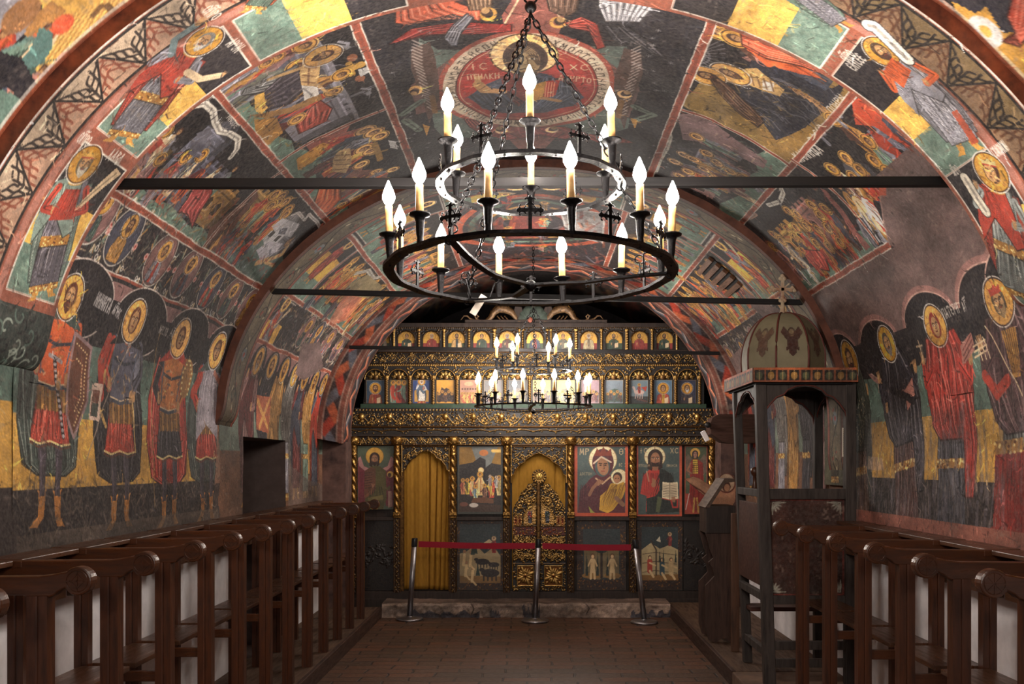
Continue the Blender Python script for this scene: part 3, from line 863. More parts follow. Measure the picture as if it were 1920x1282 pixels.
cv.line([(.08, .62), (.20, .60), (.30, .68)], .05, CRM); hand(cv, .31, .69, .02)
cv.stand((78, 560), (178, 272), wide=1.35); fig(cv, (116, 110, 120), (128, 146, 134), hair=(110, 96, 70), beard=(180, 170, 150), band=True, hr=.125, crown=YEL, tunic=RED, scroll=True)
cv.poly([(-.05, .70), (.06, .70), (.09, .5), (-.09, .5)], RED); folds(cv, [(-.05, .06, .7), (-.09, .09, .5)], 5, sh(RED, .6), .01)
cv.stand((470, 25), (600, -120)); fig(cv, GRN, ORG, beard=BRN, band=True, hr=.12)
pxtext(cv, 'O~ПPO', (378, 22), (400, 40), h=.052); pxtext(cv, 'APOH', (423, 84), (441, 100), h=.06)
pxtext(cv, 'O~ПPO', (143, 265), (162, 276), h=.052); pxtext(cv, 'ДABД', (200, 296), (224, 308), h=.055)
er = [abs(cv.P(1855, 300)[1]), abs(cv.P(1600, 70)[1])]; so = [abs(cv.P(1900, 575)[1]), abs(cv.P(1830, 282)[1])]
prophet_panel(er[0] - .03, er[1] + .03, 1, .60, .34); prophet_panel(so[0] + .05, so[1] + .02, 1, .62, .34); prophet_panel(er[1] - .04, er[1] - .82, 1)
cv.stand((1822, 286), (1622, 72), wide=1.35); fig(cv, (150, 148, 156), (146, 144, 152), beard=BRN, hair=(80, 60, 44), tunic=ORG, hr=.125, boots=(206, 150, 66), nf=12, turn=1)
cv.poly([(-.13, .74), (.02, .80), (.05, .66), (-.10, .58)], ORG); folds(cv, [(-.13, .02, .77), (-.10, .05, .62)], 5, sh(ORG, .6), .012)
cv.poly([(.06, .30), (.11, .30), (.10, .05), (.04, .05)], (196, 90, 60))
ribbon(cv, [(1700, 110), (1672, 82), (1640, 50), (1630, 48)], .085, (222, 214, 200))
cv.stand((1898, 572), (1846, 285), wide=1.35); fig(cv, (132, 138, 134), RED, hair=BRN, band=True, hr=.125, crown=(200, 180, 120), turn=-1, scroll=False, nf=9)
ribbon(cv, [(1810, 335), (1832, 372), (1848, 395)], .075, (206, 196, 176))
cv.stand((1588, 55), (1400, -70)); fig(cv, GRY, GRN, beard=BRN, hr=.12, tunic=ORG)
pxtext(cv, 'O~ПPO', (1592, 118), (1606, 104), h=.055); pxtext(cv, 'EЛICEE', (1604, 134), (1626, 112), h=.06)
pxtext(cv, 'O~ПPO', (1792, 330), (1802, 322), h=.045); pxtext(cv, 'COЛOMOH', (1868, 296), (1893, 280), h=.05)
# green scroll boss at the foot of the left rib
f0 = cv.P(60, 572)[1]
rect(cv, PR0 - .08, YR1[1], -4.3, f0 - .02, (52, 62, 58))
for k in range(36):
    u = cv.rs.uniform(PR0 - .04, PR1); v = f0 - cv.rs.uniform(.04, .44); a = cv.rs.uniform(0, 6)
    t = np.linspace(0, 4.2, 12); r = .055 * (1 - t / 5)
    cv.reset().line([(u + q * math.cos(a + w), v + q * math.sin(a + w)) for q, w in zip(r, t)], .012, [(96, 120, 108), (34, 36, 38), (150, 160, 146)][k % 3], .8)
cv.brush(1500)
cv.weather(1.0, 11); cv.scratches(260)

# ================================================================== rib 2 and rib 3
cR2 = Canvas(YR2[0], YR2[1], -RP.smax, RP.smax, .008, .006, (58, 38, 32)); cR2.prof = RP
cv = cR2
rect(cv, YR2[0] + .07, YR2[1] - .05, -5, 5, (112, 98, 76))
ym = (YR2[0] + YR2[1]) / 2 + .01; t = np.linspace(-4.2, 4.2, 500)
cv.reset().line([(ym + .085 * math.sin(q * 9), q) for q in t], .016, (44, 38, 32))
for k in range(26):
    s = -4.1 + k * .349 + .17; sg = 1 if k % 2 else -1
    tt = np.linspace(0, 5.4, 20)
    cv.line([(ym + sg * .02 + .09 * (1 - a / 6.5) * math.cos(a * sg) * -sg, s + .09 * (1 - a / 6.5) * math.sin(a)) for a in tt], .011, (46, 40, 34))
    for j in range(9):
        a = cv.rs.uniform(0, 6.3); d = cv.rs.uniform(.02, .11)
        cv.ell((ym + d * math.cos(a), s + d * 1.3 * math.sin(a)), .026, .011, [(70, 84, 66), (150, 58, 46), (196, 182, 150), (60, 52, 44)][j % 4], .8, cv.rs.uniform(0, 3))
    if k % 3 == 0:
        for j in range(6): cv.ell((ym + .035 * math.cos(j), s + .035 * math.sin(j)), .022, .022, (110, 116, 118)); 
        cv.ell((ym, s), .02, .02, (168, 60, 50))
for y, w, c in ((YR2[0] + .03, .06, (104, 58, 42)), (YR2[0] + .07, .012, (30, 24, 22)), (YR2[1] - .03, .055, (150, 84, 66)), (YR2[1] - .062, .012, (30, 24, 22))):
    cv.reset().line([(y, a) for a in np.linspace(-4.3, 4.3, 90)], w, c)
cv.weather(1.1, 21)
cR3 = Canvas(YR3[0], YR3[1], -RP3.smax, RP3.smax, .012, .008, (74, 44, 38)); cR3.prof = RP3
cv = cR3; ym = (YR3[0] + YR3[1]) / 2
rect(cv, YR3[0] + .07, YR3[1] - .06, -5, 5, (48, 42, 46))
for k in range(60):
    s = -4.2 + k * .14; d = .09 if k % 2 else -.09
    c = [(168, 62, 44), (186, 92, 56), (92, 96, 108)][k % 3]
    cv.reset().line([(ym + d, s), (ym - d, s + .14)], .085, c); cv.line([(ym + d - .03, s), (ym - d - .03, s + .14)], .02, (196, 160, 130), .8); cv.line([(ym + d + .05, s), (ym - d + .05, s + .14)], .02, (80, 88, 100), .8)
for y, w, c in ((YR3[0] + .03, .06, (120, 66, 52)), (YR3[1] - .03, .05, (120, 70, 56))): cv.reset().line([(y, a) for a in np.linspace(-4.3, 4.3, 60)], w, c)
cv.weather(1.1, 31)

# ================================================================== bay 1 (between the first two ribs)
cV1 = Canvas(4.70, 7.80, -VP.smax, VP.smax, .0066, .0044, (54, 46, 46)); cV1.prof = VP
cv = cV1; B0, B1, DV = 4.82, 7.78, 6.20
# --- left, first register
scene_back(cv, B0, DV, SB, SA, -1, gh=.16, arch=[(.12, .16, .9, .40, (112, 110, 120), 'flat', 3), (.02, .1, .32, .34, (96, 94, 106), 'flat', 1), (.95, .16, .3, .36, (120, 116, 124), 'flat', 2)])
cv.poly([(0, .58), (1.38, .58), (1.38, .78), (0, .78)], BLK); cv.line([(0, .57), (1.38, .57)], .03, (136, 132, 140))
for x in (.10, .36, 1.02): cv.line([(x, .60), (x, .66), (x + .05, .70)], .03, (120, 118, 124)); cv.line([(x - .05, .67), (x, .71), (x + .06, .69)], .022, (130, 128, 134))
for x in (.55, .82): cv.ell((x, .69), .045, .03, (150, 92, 60))
cv.line([(.66, .60), (.66, .72)], .07, (176, 134, 60)); cv.line([(.60, .66), (.74, .66)], .04, (176, 134, 60)); cv.poly([(.70, .70), (.80, .70), (.78, .76), (.71, .75)], (170, 168, 166))
pf(cv, (582, 52), .62, MAU, ORG, lean=.1, hr=.115); pf(cv, (574, 40), .62, SLT, ORG, hr=.115)
drape(cv, [(570, 60), (500, 90), (440, 120), (420, 140), (455, 155), (500, 128), (545, 100), (572, 82)], ORG, 7)
pf(cv, (572, 84), .60, MAU, MAR, hr=.11); pf(cv, (557, 124), .56, GRY, (110, 112, 100), hr=.11)
drape(cv, [(560, 120), (520, 140), (460, 165), (452, 178), (500, 172), (556, 142)], (112, 112, 112), 5)
pf(cv, (520, 108), .40, RED, MAU, hr=.1); pf(cv, (500, 118), .4, OCH, GRY, hr=.1)
pf(cv, (640, 140), .42, BRN, OCH, hr=.13); pf(cv, (624, 172), .46, SLT, RED, hr=.12, flip=-1)
drape(cv, [(560, 125), (525, 145), (490, 175), (500, 205), (540, 195), (570, 170)], (70, 62, 72), 6)
# the pale bare-chested figure on its tomb
cv.pxpoly([(580, 112), (600, 118), (598, 140), (592, 162), (566, 160), (562, 135), (568, 118)], (198, 160, 104))
for a, b in (((572, 125), (592, 128)), ((568, 140), (592, 144)), ((568, 152), (590, 156)), ((580, 118), (578, 158))): cv.pxline([a, b], .012, (120, 80, 50), .8)
cv.pxpoly([(566, 160), (594, 164), (598, 182), (570, 192)], (214, 206, 196)); cv.pxline([(568, 166), (588, 186)], .012, (150, 144, 140))
pframe(cv, (606, 104)); head(cv, 0, 0, .055, beard=BRN)
cv.pxline([(562, 128), (540, 136), (505, 148)], .03, (186, 148, 96)); cv.pxline([(592, 158), (612, 172)], .025, (186, 148, 96))
cv.pxpoly([(470, 214), (545, 200), (600, 178), (604, 188), (560, 206), (500, 220)], (150, 110, 60))
cv.pxpoly([(478, 178), (496, 172), (498, 192), (504, 200), (490, 212), (480, 205)], YEL)
drape(cv, [(600, 190), (622, 205), (612, 228), (560, 252), (556, 232), (575, 208)], (156, 62, 46), 6)
pf(cv, (557, 222), .30, BRN, MAR, hr=.17)
cv.pxpoly([(478, 222), (520, 218), (530, 250), (500, 275), (480, 262)], OCH)
strew(cv, (5.2, 6.15, -1.66, -1.5), 60, [(70, 50, 40), (170, 130, 60)], .05, .012, .6)
# --- left, first register, second scene
scene_back(cv, DV, B1, SB, SA, -1, gh=.22, mounts=[(.0, .2, .7, .48, (150, 84, 72), 5), (.75, .2, .9, .40, (132, 84, 70), 5)])
pf(cv, (684, 246), .52, ORG, RED, hr=.13); pf(cv, (700, 250), .5, GRN, SLT, hr=.13); pf(cv, (711, 256), .48, SLT, GRY, hr=.13)
pf(cv, (678, 272), .5, BRN, MAR, hr=.13, lean=.2); pf(cv, (694, 284), .42, ORG, YEL, hr=.14); pf(cv, (676, 310), .4, SLT, MAR, hr=.14)
cv.pxpoly([(632, 285), (656, 278), (660, 300), (648, 325), (622, 322), (624, 298)], (196, 160, 108)); [cv.pxline([(628, 292 + k * 9), (655, 290 + k * 9)], .012, (110, 76, 50), .8) for k in range(4)]
cv.pxpoly([(555, 300), (605, 268), (618, 270), (590, 300), (560, 318)], (196, 140, 58)); strew(cv, (6.3, 6.7, -1.5, -1.3), 50, [(236, 200, 110), (110, 60, 30)], .02, .01, .8)
cv.pxline([(702, 270), (712, 300)], .05, (150, 116, 60)); cv.pxline([(694, 292), (724, 282)], .03, (150, 116, 60)); cv.pxpoly([(728, 262), (742, 266), (745, 280), (732, 278)], (200, 198, 196))
for p, c, d in (((600, 345), RED, MAU), ((628, 350), ORG, GRN), ((655, 340), MAR, OCH), ((690, 345), GRN, RED), ((720, 340), CRM, SLT), ((745, 345), RED, OCH), ((668, 372), ORG, MAR), ((640, 385), SLT, ORG), ((705, 322), OCH, MAR), ((736, 318), ORG, GRY)): pf(cv, p, .34, c, d, hr=.14)
drape(cv, [(600, 345), (590, 380), (575, 400), (615, 400), (640, 372), (640, 350)], ORG, 5)
# --- left, second register
scene_back(cv, B0, 6.33, SC, SB, -1, gh=.14, arch=[(.05, .1, .25, .25, (150, 116, 62), 'flat', 2), (.42, .12, .26, .46, (104, 104, 116), 'gable', 2), (.72, .1, .3, .34, (92, 90, 104), 'flat', 3), (1.05, .12, .3, .28, (150, 112, 60), 'flat', 2)])
ribbon(cv, [(345, 212), (362, 198), (385, 194), (400, 206), (404, 228), (412, 246), (430, 250), (446, 262), (444, 280), (432, 296)], .05, (206, 198, 184))
for p, c, d in (((300, 236), OCH, GRY), ((312, 246), CRM, OCH), ((325, 256), MAU, OCH), ((338, 245), GRY, CRM), ((348, 296), MAU, RED), ((362, 306), ORG, GRY), ((300, 300), RED, MAU), ((280, 290), MAU, BRN), ((322, 318), GRY, MAU), ((378, 292), CRM, SLT), ((262, 318), MAU, OCH), ((392, 308), ORG, MAR), ((410, 318), SLT, CRM), ((425, 330), OCH, SLT), ((440, 318), GRN, GRY), ((272, 296), OCH, MAU)): pf(cv, p, .34, c, d, halo=None if p[0] % 3 else GLD, hr=.13)
cv.pxpoly([(268, 275), (298, 252), (307, 268), (278, 292)], RED); cv.pxpoly([(268, 278), (285, 290), (262, 318), (250, 305)], MAU)
cv.pxpoly([(370, 248), (395, 238), (400, 268), (372, 282)], (104, 102, 112)); cv.pxpoly([(360, 262), (385, 272), (372, 298), (352, 290)], (96, 94, 106))
strew(cv, (5.0, 6.3, -2.38, -2.05), 260, [MAU, GRY, (60, 50, 50), OCH, CRM, RED], .05, .014, .55)
pxtext(cv, 'ПOKAЛOC', (370, 168), (392, 192), h=.04); pxtext(cv, 'ИHOBE', (425, 220), (440, 242), h=.035)
scene_back(cv, 6.33, B1, SC, SB, -1, gh=.34, ground=(92, 112, 104), arch=[(.02, .22, .35, .3, (160, 124, 66), 'flat', 2), (.7, .26, .3, .24, (166, 164, 166), 'gable', 2), (1.02, .2, .22, .22, (112, 110, 116), 'flat', 2)])
drape(cv, [(366, 345), (352, 372), (332, 398), (352, 402), (360, 428), (378, 392), (398, 362), (400, 342)], (158, 62, 58), 5)
cv.pxpoly([(385, 462), (392, 430), (440, 390), (480, 357), (484, 370), (450, 410), (430, 440), (410, 478)], (118, 74, 58)); cv.pxline([(392, 468), (470, 372)], .02, (60, 40, 36), .8)
for p, c, d in (((505, 372), GRN, ORG), ((515, 366), OCH, RED), ((527, 368), SLT, OCH), ((535, 378), ORG, MAR), ((540, 392), GRN, SLT), ((535, 402), OCH, RED), ((520, 380), RED, OCH), ((508, 386), OCH, GRN)): pf(cv, p, .36, c, d, halo=(196, 140, 50), hr=.15)
for p, c, d in (((455, 420), RED, SLT), ((470, 430), ORG, GRY), ((445, 440), GRN, RED), ((480, 445), SLT, RED), ((425, 425), OCH, BRN)): pf(cv, p, .36, c, d, halo=None, hr=.12)
cv.pxpoly([(510, 424), (530, 408), (562, 420), (545, 446), (520, 440)], (176, 174, 178)); cv.pxpoly([(525, 428), (540, 426), (534, 440), (522, 438)], (96, 96, 106))
cv.pxline([(538, 462), (528, 478), (508, 486), (482, 492)], .05, (196, 158, 104)); cv.pxline([(505, 478), (498, 492), (512, 500)], .03, (196, 158, 104)); cv.pxpoly([(480, 470), (505, 452), (530, 458), (512, 478), (488, 488)], (172, 168, 176)); pframe(cv, (540, 455)); head(cv, 0, 0, .045, halo=None)
ribbon(cv, [(548, 402), (560, 398), (572, 412), (580, 400), (594, 414), (600, 426), (592, 440)], .035, (190, 184, 180))
cv.pxline([(575, 450), (598, 436), (604, 420)], .03, (176, 90, 70))
strew(cv, (6.4, 7.7, -2.38, -2.15), 120, [SLT, GRY, RED, (50, 60, 56)], .06, .014, .6)
lined(cv, -SB, B0, B1); lined(cv, -SC, B0, B1); lined(cv, -SA, B0, B1, .05)
crossd(cv, DV, -SB, -SA, .03); crossd(cv, 6.33, -SC, -SB, .03, (140, 84, 66))
# --- left, third register: busts among flowers
rect(cv, B0, B1, -SD, -SC, (46, 42, 46))
strew(cv, (B0, B1, -SD, -SC), 700, [GRN, CRM, (110, 90, 70), (90, 96, 84), MAU], .045, .010, .6)
medallion_row(cv, [(186, 398), (233, 442), (300, 486), (350, 510), (396, 537), (431, 557), (463, 577), (489, 590)], .165)
lined(cv, -SC, B0, B1); lined(cv, -SD, B0, B1)
# --- left, standing warrior saints
def bands(side, y0, y1, pts, ground_pt):
    """black, green, yellow, dark ground measured from photograph points"""
    ss = [cv.P(*p)[1] for p in pts]; e = side * 5
    rect(cv, y0, y1, *sorted((side * SD, ss[0])), (40, 37, 40)); rect(cv, y0, y1, *sorted((ss[0], ss[1])), (92, 116, 104)); rect(cv, y0, y1, *sorted((ss[1], ss[2])), (206, 156, 66)); rect(cv, y0, y1, *sorted((ss[2], e)), (50, 44, 44))
    strew(cv, (y0, y1, *sorted((ss[0], ss[1]))), 300, [(66, 90, 82), (118, 138, 120)], .06, .012, .4, PI / 2); strew(cv, (y0, y1, *sorted((ss[1], ss[2]))), 300, [(232, 184, 92), (170, 118, 48), (120, 60, 40)], .05, .008, .5, PI / 2)
    strew(cv, (y0, y1, *sorted((ss[2], side * 4.28))), 900, [(96, 84, 78), (34, 32, 34), (130, 110, 92), (60, 62, 74)], .06, .010, .45)
    return ss
ss = bands(-1, B0 - .2, B1, [(180, 652), (165, 787), (280, 906)], None)
# scalloped arch border above the saints
def scallops(side, heads, y0, y1, top, col=(142, 104, 100)):
    """plaster-pink field above with the dark arches cut out of it"""
    cents = [cv.P(*h) for h in heads]
    rect(cv, y0, y1, *sorted((side * top, side * 3.02)), col)
    for (u, v) in cents:
        cv.reset().ell((u, v), .385, .215, (206, 190, 178), .9)
    for (u, v) in cents: cv.reset().ell((u, v), .375, .205, (34, 31, 36))
    rect(cv, y0, y1, *sorted((side * 2.93, side * 3.12)), (34, 31, 36))
scallops(-1, [(150, 560), (265, 605), (352, 635), (418, 658), (465, 672)], B0 - .1, B1, SD + .02)
cv.stand((92, 988), (148, 515), wide=1.45); fig(cv, ORG, (64, 76, 70), hair=(96, 52, 34), beard=(96, 52, 34), pose='warrior', hr=.088, boots=(186, 122, 56), nf=11, tunic=RED)
for a in (((.09, .78), (.20, .74), (.22, .52), (.14, .36), (.09, .45)),):
    cv.poly(a, (112, 66, 46)); cv.line(list(a) + [a[0]], .014, (150, 120, 120)); beads(cv, [(.11, .74), (.18, .71), (.195, .52), (.14, .41)], 26, .004, (236, 200, 140)); beads(cv, [(.125, .68), (.165, .66), (.175, .53), (.14, .47)], 18, .004, (236, 200, 140))
cv.line([(.0, .66), (.075, .36)], .022, (52, 40, 40)); beads(cv, [(.0, .66), (.075, .36)], 14, .008, (186, 176, 176)); cv.line([(-.03, .67), (.04, .65)], .014, (150, 140, 140)); hand(cv, .035, .56, .022)
pxtext(cv, 'HИКИTA', (176, 570), (204, 590), h=.075, col=(186, 180, 176)); pxtext(cv, 'A~ГIOC', (209, 588), (222, 600), h=.055, col=(186, 180, 176))
cv.stand((226, 990), (266, 562), wide=1.45); fig(cv, (92, 90, 104), (34, 32, 38), hair=(104, 56, 36), beard=None, pose='warrior', hr=.092, boots=(190, 126, 58), nf=9, tunic=(178, 60, 40))
cv.line([(-.12, .66), (-.14, .52), (-.10, .44)], .018, (186, 146, 80)); cv.line([(.09, .58), (.12, .33)], .010, (196, 160, 100)); cv.poly([(.08, .72), (.105, .76), (.12, .70), (.09, .64)], (130, 130, 144)); hand(cv, .10, .57, .02)
cv.line([(.05, .86), (-.12, .50), (-.22, .30)], .006, (150, 130, 110)); cv.line([(-.13, .80), (-.16, .70), (-.13, .56)], .04, RED)
cv.stand((318, 985), (352, 598), wide=1.5); fig(cv, (196, 118, 60), (176, 58, 44), hair=(110, 64, 38), pose='warrior', hr=.095, boots=(180, 118, 54), nf=8, tunic=(46, 42, 50))
cv.ell((.13, .72), .05, .10, (150, 108, 60)); beads(cv, [(.10, .64), (.09, .74), (.13, .82), (.17, .74), (.16, .64)], 16, .006); cv.line([(-.17, .9), (-.15, .66), (-.12, .1)], .007, (150, 120, 70))
cv.stand((388, 975), (420, 622), wide=1.6); fig(cv, (156, 148, 156), (74, 84, 80), hair=(120, 76, 44), pose='warrior', hr=.10, boots=(170, 110, 54), nf=8, tunic=(176, 60, 44))
cv.poly([(-.07, .78), (.08, .78), (.12, .42), (.0, .50), (-.10, .42)], (160, 152, 160)); folds(cv, [(-.07, .08, .78), (-.1, .12, .45)], 8, (104, 98, 108), .01); cv.line([(.03, .78), (.13, .72), (.13, .5)], .02, (186, 120, 100)); cv.line([(-.09, .74), (-.14, .66)], .05, RED)
pxtext(cv, 'HECTO', (298, 622), (312, 630), h=.05, al=.7); pxtext(cv, 'A~ГI', (318, 628), (328, 634), h=.045, al=.7)
for a, b in (((296, 655), (294, 670)), ((228, 600), (196, 720))): cv.pxline([a, b], .008, (150, 130, 100), .7)
# repaired patch with a small painted test strip
cv.pxpoly([(172, 720), (192, 722), (187, 790), (168, 786)], (206, 176, 156)); cv.pxpoly([(174, 732), (187, 733), (183, 782), (170, 780)], (120, 70, 54)); cv.pxpoly([(174, 755), (186, 756), (183, 782), (171, 780)], (66, 74, 66))
# faded pinkish end by the doorway, with rubbed writing
cv.pxpoly([(408, 790), (455, 800), (453, 900), (402, 908)], (168, 118, 92), .8); [cv.pxline([(440 + (k % 3) * 6, 822 + k * 6), (456, 823 + k * 6)], .010, (70, 56, 52), .7) for k in range(11)]; cv.pxpoly([(404, 906), (453, 898), (453, 985), (400, 990)], (84, 70, 64), .8)
strew(cv, (B0 - .2, B1, -4.28, -3.95), 500, [(126, 108, 92), (150, 132, 112), (70, 58, 52)], .06, .014, .5); rect(cv, B0 - .2, B1, -4.3, -4.2, (110, 94, 80), .6)
# --- right, first register
scene_back(cv, B0, DV, SB + .03, SA, 1, ground=(150, 116, 58), gh=.34, mounts=[(.0, .2, .55, .42, (156, 122, 62), 4), (.95, .25, .43, .5, (150, 104, 92), 4)])
cv.pxpoly([(1270, 190), (1300, 170), (1330, 130), (1345, 160), (1380, 210), (1425, 250), (1440, 300), (1400, 300), (1330, 230)], (148, 118, 60))
cv.pxpoly([(1385, 175), (1410, 110), (1470, 120), (1560, 165), (1590, 150), (1570, 185), (1510, 240), (1455, 262), (1425, 225)], (44, 46, 58))
for k in range(34):
    x = 1390 + cv.rs.uniform(0, 150); y = 128 + cv.rs.uniform(0, 90)
    cv.pxline([(x, y), (x + 22, y + cv.rs.uniform(2, 14)), (x + 40, y + 26)], .007, (126, 124, 132), .7)
for k in range(9): cv.pxline([(1300, 100), (1300 + 60 * math.cos(-.5 + k * .16), 100 + 50 * math.sin(-.5 + k * .16))], .009, (130, 126, 130), .7)
pframe(cv, (1300, 100)); [cv.ell((0, 0), .06 + .03 * k, .05 + .025 * k, (90 + 22 * k, 88 + 20 * k, 96 + 18 * k), .6, ring=.15) for k in range(3)]
pf(cv, (1344, 60), .62, OCH, BRN, hr=.12); pf(cv, (1349, 36), .6, BRN, OCH, hr=.12); pf(cv, (1378, 72), .62, SLT, ORG, hr=.12)
drape(cv, [(1388, 62), (1440, 78), (1500, 96), (1545, 120), (1540, 136), (1500, 124), (1440, 108), (1392, 86)], (196, 84, 52), 8)
drape(cv, [(1395, 28), (1440, 36), (1500, 70), (1535, 96), (1520, 104), (1470, 76), (1420, 56), (1392, 50)], (172, 74, 52), 7)
cv.pxline([(1400, 20), (1450, 24), (1500, 48), (1540, 80)], .02, (196, 186, 176)); cv.pxline([(1390, 36), (1440, 58), (1480, 72)], .016, (44, 40, 44))
cv.pxpoly([(1388, 128), (1420, 126), (1446, 150), (1470, 170), (1462, 182), (1430, 170), (1404, 158)], (190, 152, 92)); cv.pxpoly([(1430, 150), (1452, 156), (1448, 172), (1430, 168)], (206, 200, 188))
[cv.pxline([(1396 + k * 12, 134 + k * 4), (1402 + k * 12, 156 + k * 4)], .010, (112, 74, 46), .8) for k in range(5)]
pframe(cv, (1370, 138)); head(cv, 0, 0, .06, beard=BRN); pframe(cv, (1326, 142)); head(cv, 0, 0, .055, beard=BRN)
drape(cv, [(1332, 150), (1350, 175), (1380, 205), (1420, 240), (1432, 230), (1410, 200), (1380, 172), (1345, 148)], (92, 62, 44), 6)
strew(cv, (5.3, 6.1, 1.0, 1.5), 120, [(112, 84, 44), (176, 144, 80), (60, 50, 40)], .06, .012, .6)
for k in range(6): pf(cv, (1480 + k * 12, 165 + k * 7), .16, OCH, FLS, halo=None, hr=.14)
# --- right, first register, second scene
scene_back(cv, DV, B1, SB + .03, SA, 1, gh=.24, arch=[(.2, .3, .32, .24, (150, 110, 104), 'dome', 2), (.75, .28, .3, .28, (112, 108, 118), 'gable', 2), (1.15, .3, .25, .28, (144, 106, 100), 'dome', 1)])
ribbon(cv, [(1248, 235), (1256, 256), (1248, 280), (1236, 300), (1228, 322)], .05, (190, 186, 170))
cv.pxpoly([(1268, 215), (1300, 212), (1345, 236), (1390, 270), (1440, 300), (1432, 315), (1380, 290), (1320, 268), (1280, 262)], (132, 104, 104))
for p, c, d in (((1306, 258), GRY, GRN), ((1282, 290), MAU, OCH), ((1264, 304), GRY, MAU), ((1300, 298), SLT, OCH), ((1325, 288), MAU, GRY), ((1320, 318), MAR, OCH), ((1345, 305), GRY, SLT), ((1290, 322), OCH, ORG), ((1370, 320), MAU, OCH), ((1395, 332), GRN, GRY), ((1340, 335), CRM, MAU), ((1275, 330), GRN, SLT)): pf(cv, p, .38, c, d, hr=.13)
strew(cv, (6.3, 7.7, 1.2, 1.66), 240, [GRY, MAU, (60, 56, 60), GRN, CRM], .06, .014, .55)
# --- right, second register
scene_back(cv, B0, 6.10, SC + .05, SB, 1, gh=.1, arch=[(.72, .14, .30, .40, (112, 112, 124), 'flat', 2), (.25, .12, .26, .30, (118, 116, 126), 'gable', 1)])
cv.pxpoly([(1598, 190), (1632, 172), (1668, 205), (1692, 232), (1700, 258), (1752, 292), (1740, 318), (1715, 290), (1690, 268), (1640, 235), (1605, 232)], (188, 74, 46))
cv.pxpoly([(1630, 240), (1660, 255), (1700, 300), (1728, 318), (1718, 326), (1690, 310), (1650, 280)], (168, 62, 42)); cv.pxpoly([(1652, 222), (1665, 215), (1690, 240), (1725, 275), (1718, 285), (1690, 262)], (70, 76, 92))
for a, b in (((1600, 215), (1640, 250)), ((1612, 190), (1640, 200)), ((1640, 205), (1660, 222)), ((1650, 190), (1700, 240)), ((1680, 250), (1735, 300))): cv.pxline([a, b], .014, (112, 40, 30), .8); cv.pxline([(a[0] + 4, a[1] - 4), (b[0] + 4, b[1] - 4)], .010, (226, 130, 80), .8)
for p, c, d in (((1564, 222), OCH, BRN), ((1629, 264), GRY, GRN), ((1586, 298), OCH, GRY), ((1694, 322), GRN, OCH), ((1640, 300), GRY, SLT), ((1612, 318), MAU, RED), ((1665, 322), GRN, GRY), ((1560, 318), CRM, MAU), ((1600, 335), RED, OCH)): pf(cv, p, .40, c, d, hr=.13)
pxtext(cv, 'ПOИPH', (1566, 212), (1590, 184), h=.055); pxtext(cv, 'BACOB', (1528, 270), (1550, 242), h=.055); pxtext(cv, 'KAMПИДA', (1504, 302), (1546, 284), h=.08)
for p in ((1545, 262), (1578, 226)): pframe(cv, p); cv.line([(-.02, -.04), (0, .04), (.05, .02)], .03, (120, 118, 128)); cv.line([(0, .04), (-.05, .05)], .02, (150, 148, 156))
scene_back(cv, 6.10, B1, SC + .05, SB, 1, gh=.2, arch=[(.35, .25, .42, .24, (170, 128, 66), 'flat', 3), (1.0, .2, .3, .34, (140, 100, 92), 'flat', 2)], sky=(42, 39, 44))
for p, c, d in (((1478, 396), SLT, OCH), ((1496, 402), OCH, MAR), ((1522, 384), RED, OCH), ((1548, 392), BRN, SLT), ((1538, 404), OCH, RED), ((1476, 430), OCH, SLT), ((1492, 428), GRN, RED), ((1512, 424), ORG, SLT), ((1534, 430), MAR, OCH), ((1552, 428), SLT, ORG), ((1450, 440), OCH, GRY), ((1466, 452), GRY, CRM), ((1505, 462), ORG, BRN), ((1530, 456), OCH, RED), ((1556, 462), MAR, SLT), ((1448, 462), PNK, MAU), ((1576, 452), RED, BRN), ((1490, 446), OCH, SLT)): pf(cv, p, .40, c, d, halo=(196, 146, 62), hr=.12)
drape(cv, [(1506, 468), (1520, 490), (1540, 505), (1556, 508), (1550, 486), (1538, 470)], (180, 60, 44), 5); pf(cv, (1504, 470), .28, RED, RED, hr=.13)
pf(cv, (1490, 498), .22, WHT, GRY, halo=None, hr=.14); pf(cv, (1510, 502), .22, CRM, WHT, halo=None, hr=.14)
ribbon(cv, [(1440, 385), (1462, 378), (1468, 362), (1462, 348)], .045, (196, 192, 180)); ribbon(cv, [(1418, 402), (1405, 410), (1400, 400)], .035, (196, 150, 130))
cv.pxpoly([(1538, 352), (1550, 358), (1632, 462), (1624, 470), (1580, 410)], (150, 92, 84)); strew(cv, (6.2, 7.7, 1.9, 2.35), 200, [SLT, ORG, (50, 46, 46), OCH, RED], .06, .012, .55)
for p, c, d in (((1572, 352), SLT, OCH), ((1590, 360), OCH, CRM), ((1608, 362), RED, WHT), ((1630, 368), SLT, BLK), ((1600, 400), SLT, GRY), ((1630, 420), GRY, BLK), ((1650, 350), ORG, RED)): pf(cv, p, .44, c, d, halo=None, hr=.10)
cv.pxline([(1610, 395), (1650, 450)], .02, (180, 178, 180)); cv.pxline([(1625, 400), (1660, 448)], .016, (150, 150, 156))
lined(cv, SB + .02, B0, B1); lined(cv, SC + .05, 5.98, B1); lined(cv, SA, B0, B1, .05)
crossd(cv, DV, SA, SB, .035); crossd(cv, 6.10, SB, SC, .03, (170, 90, 66))
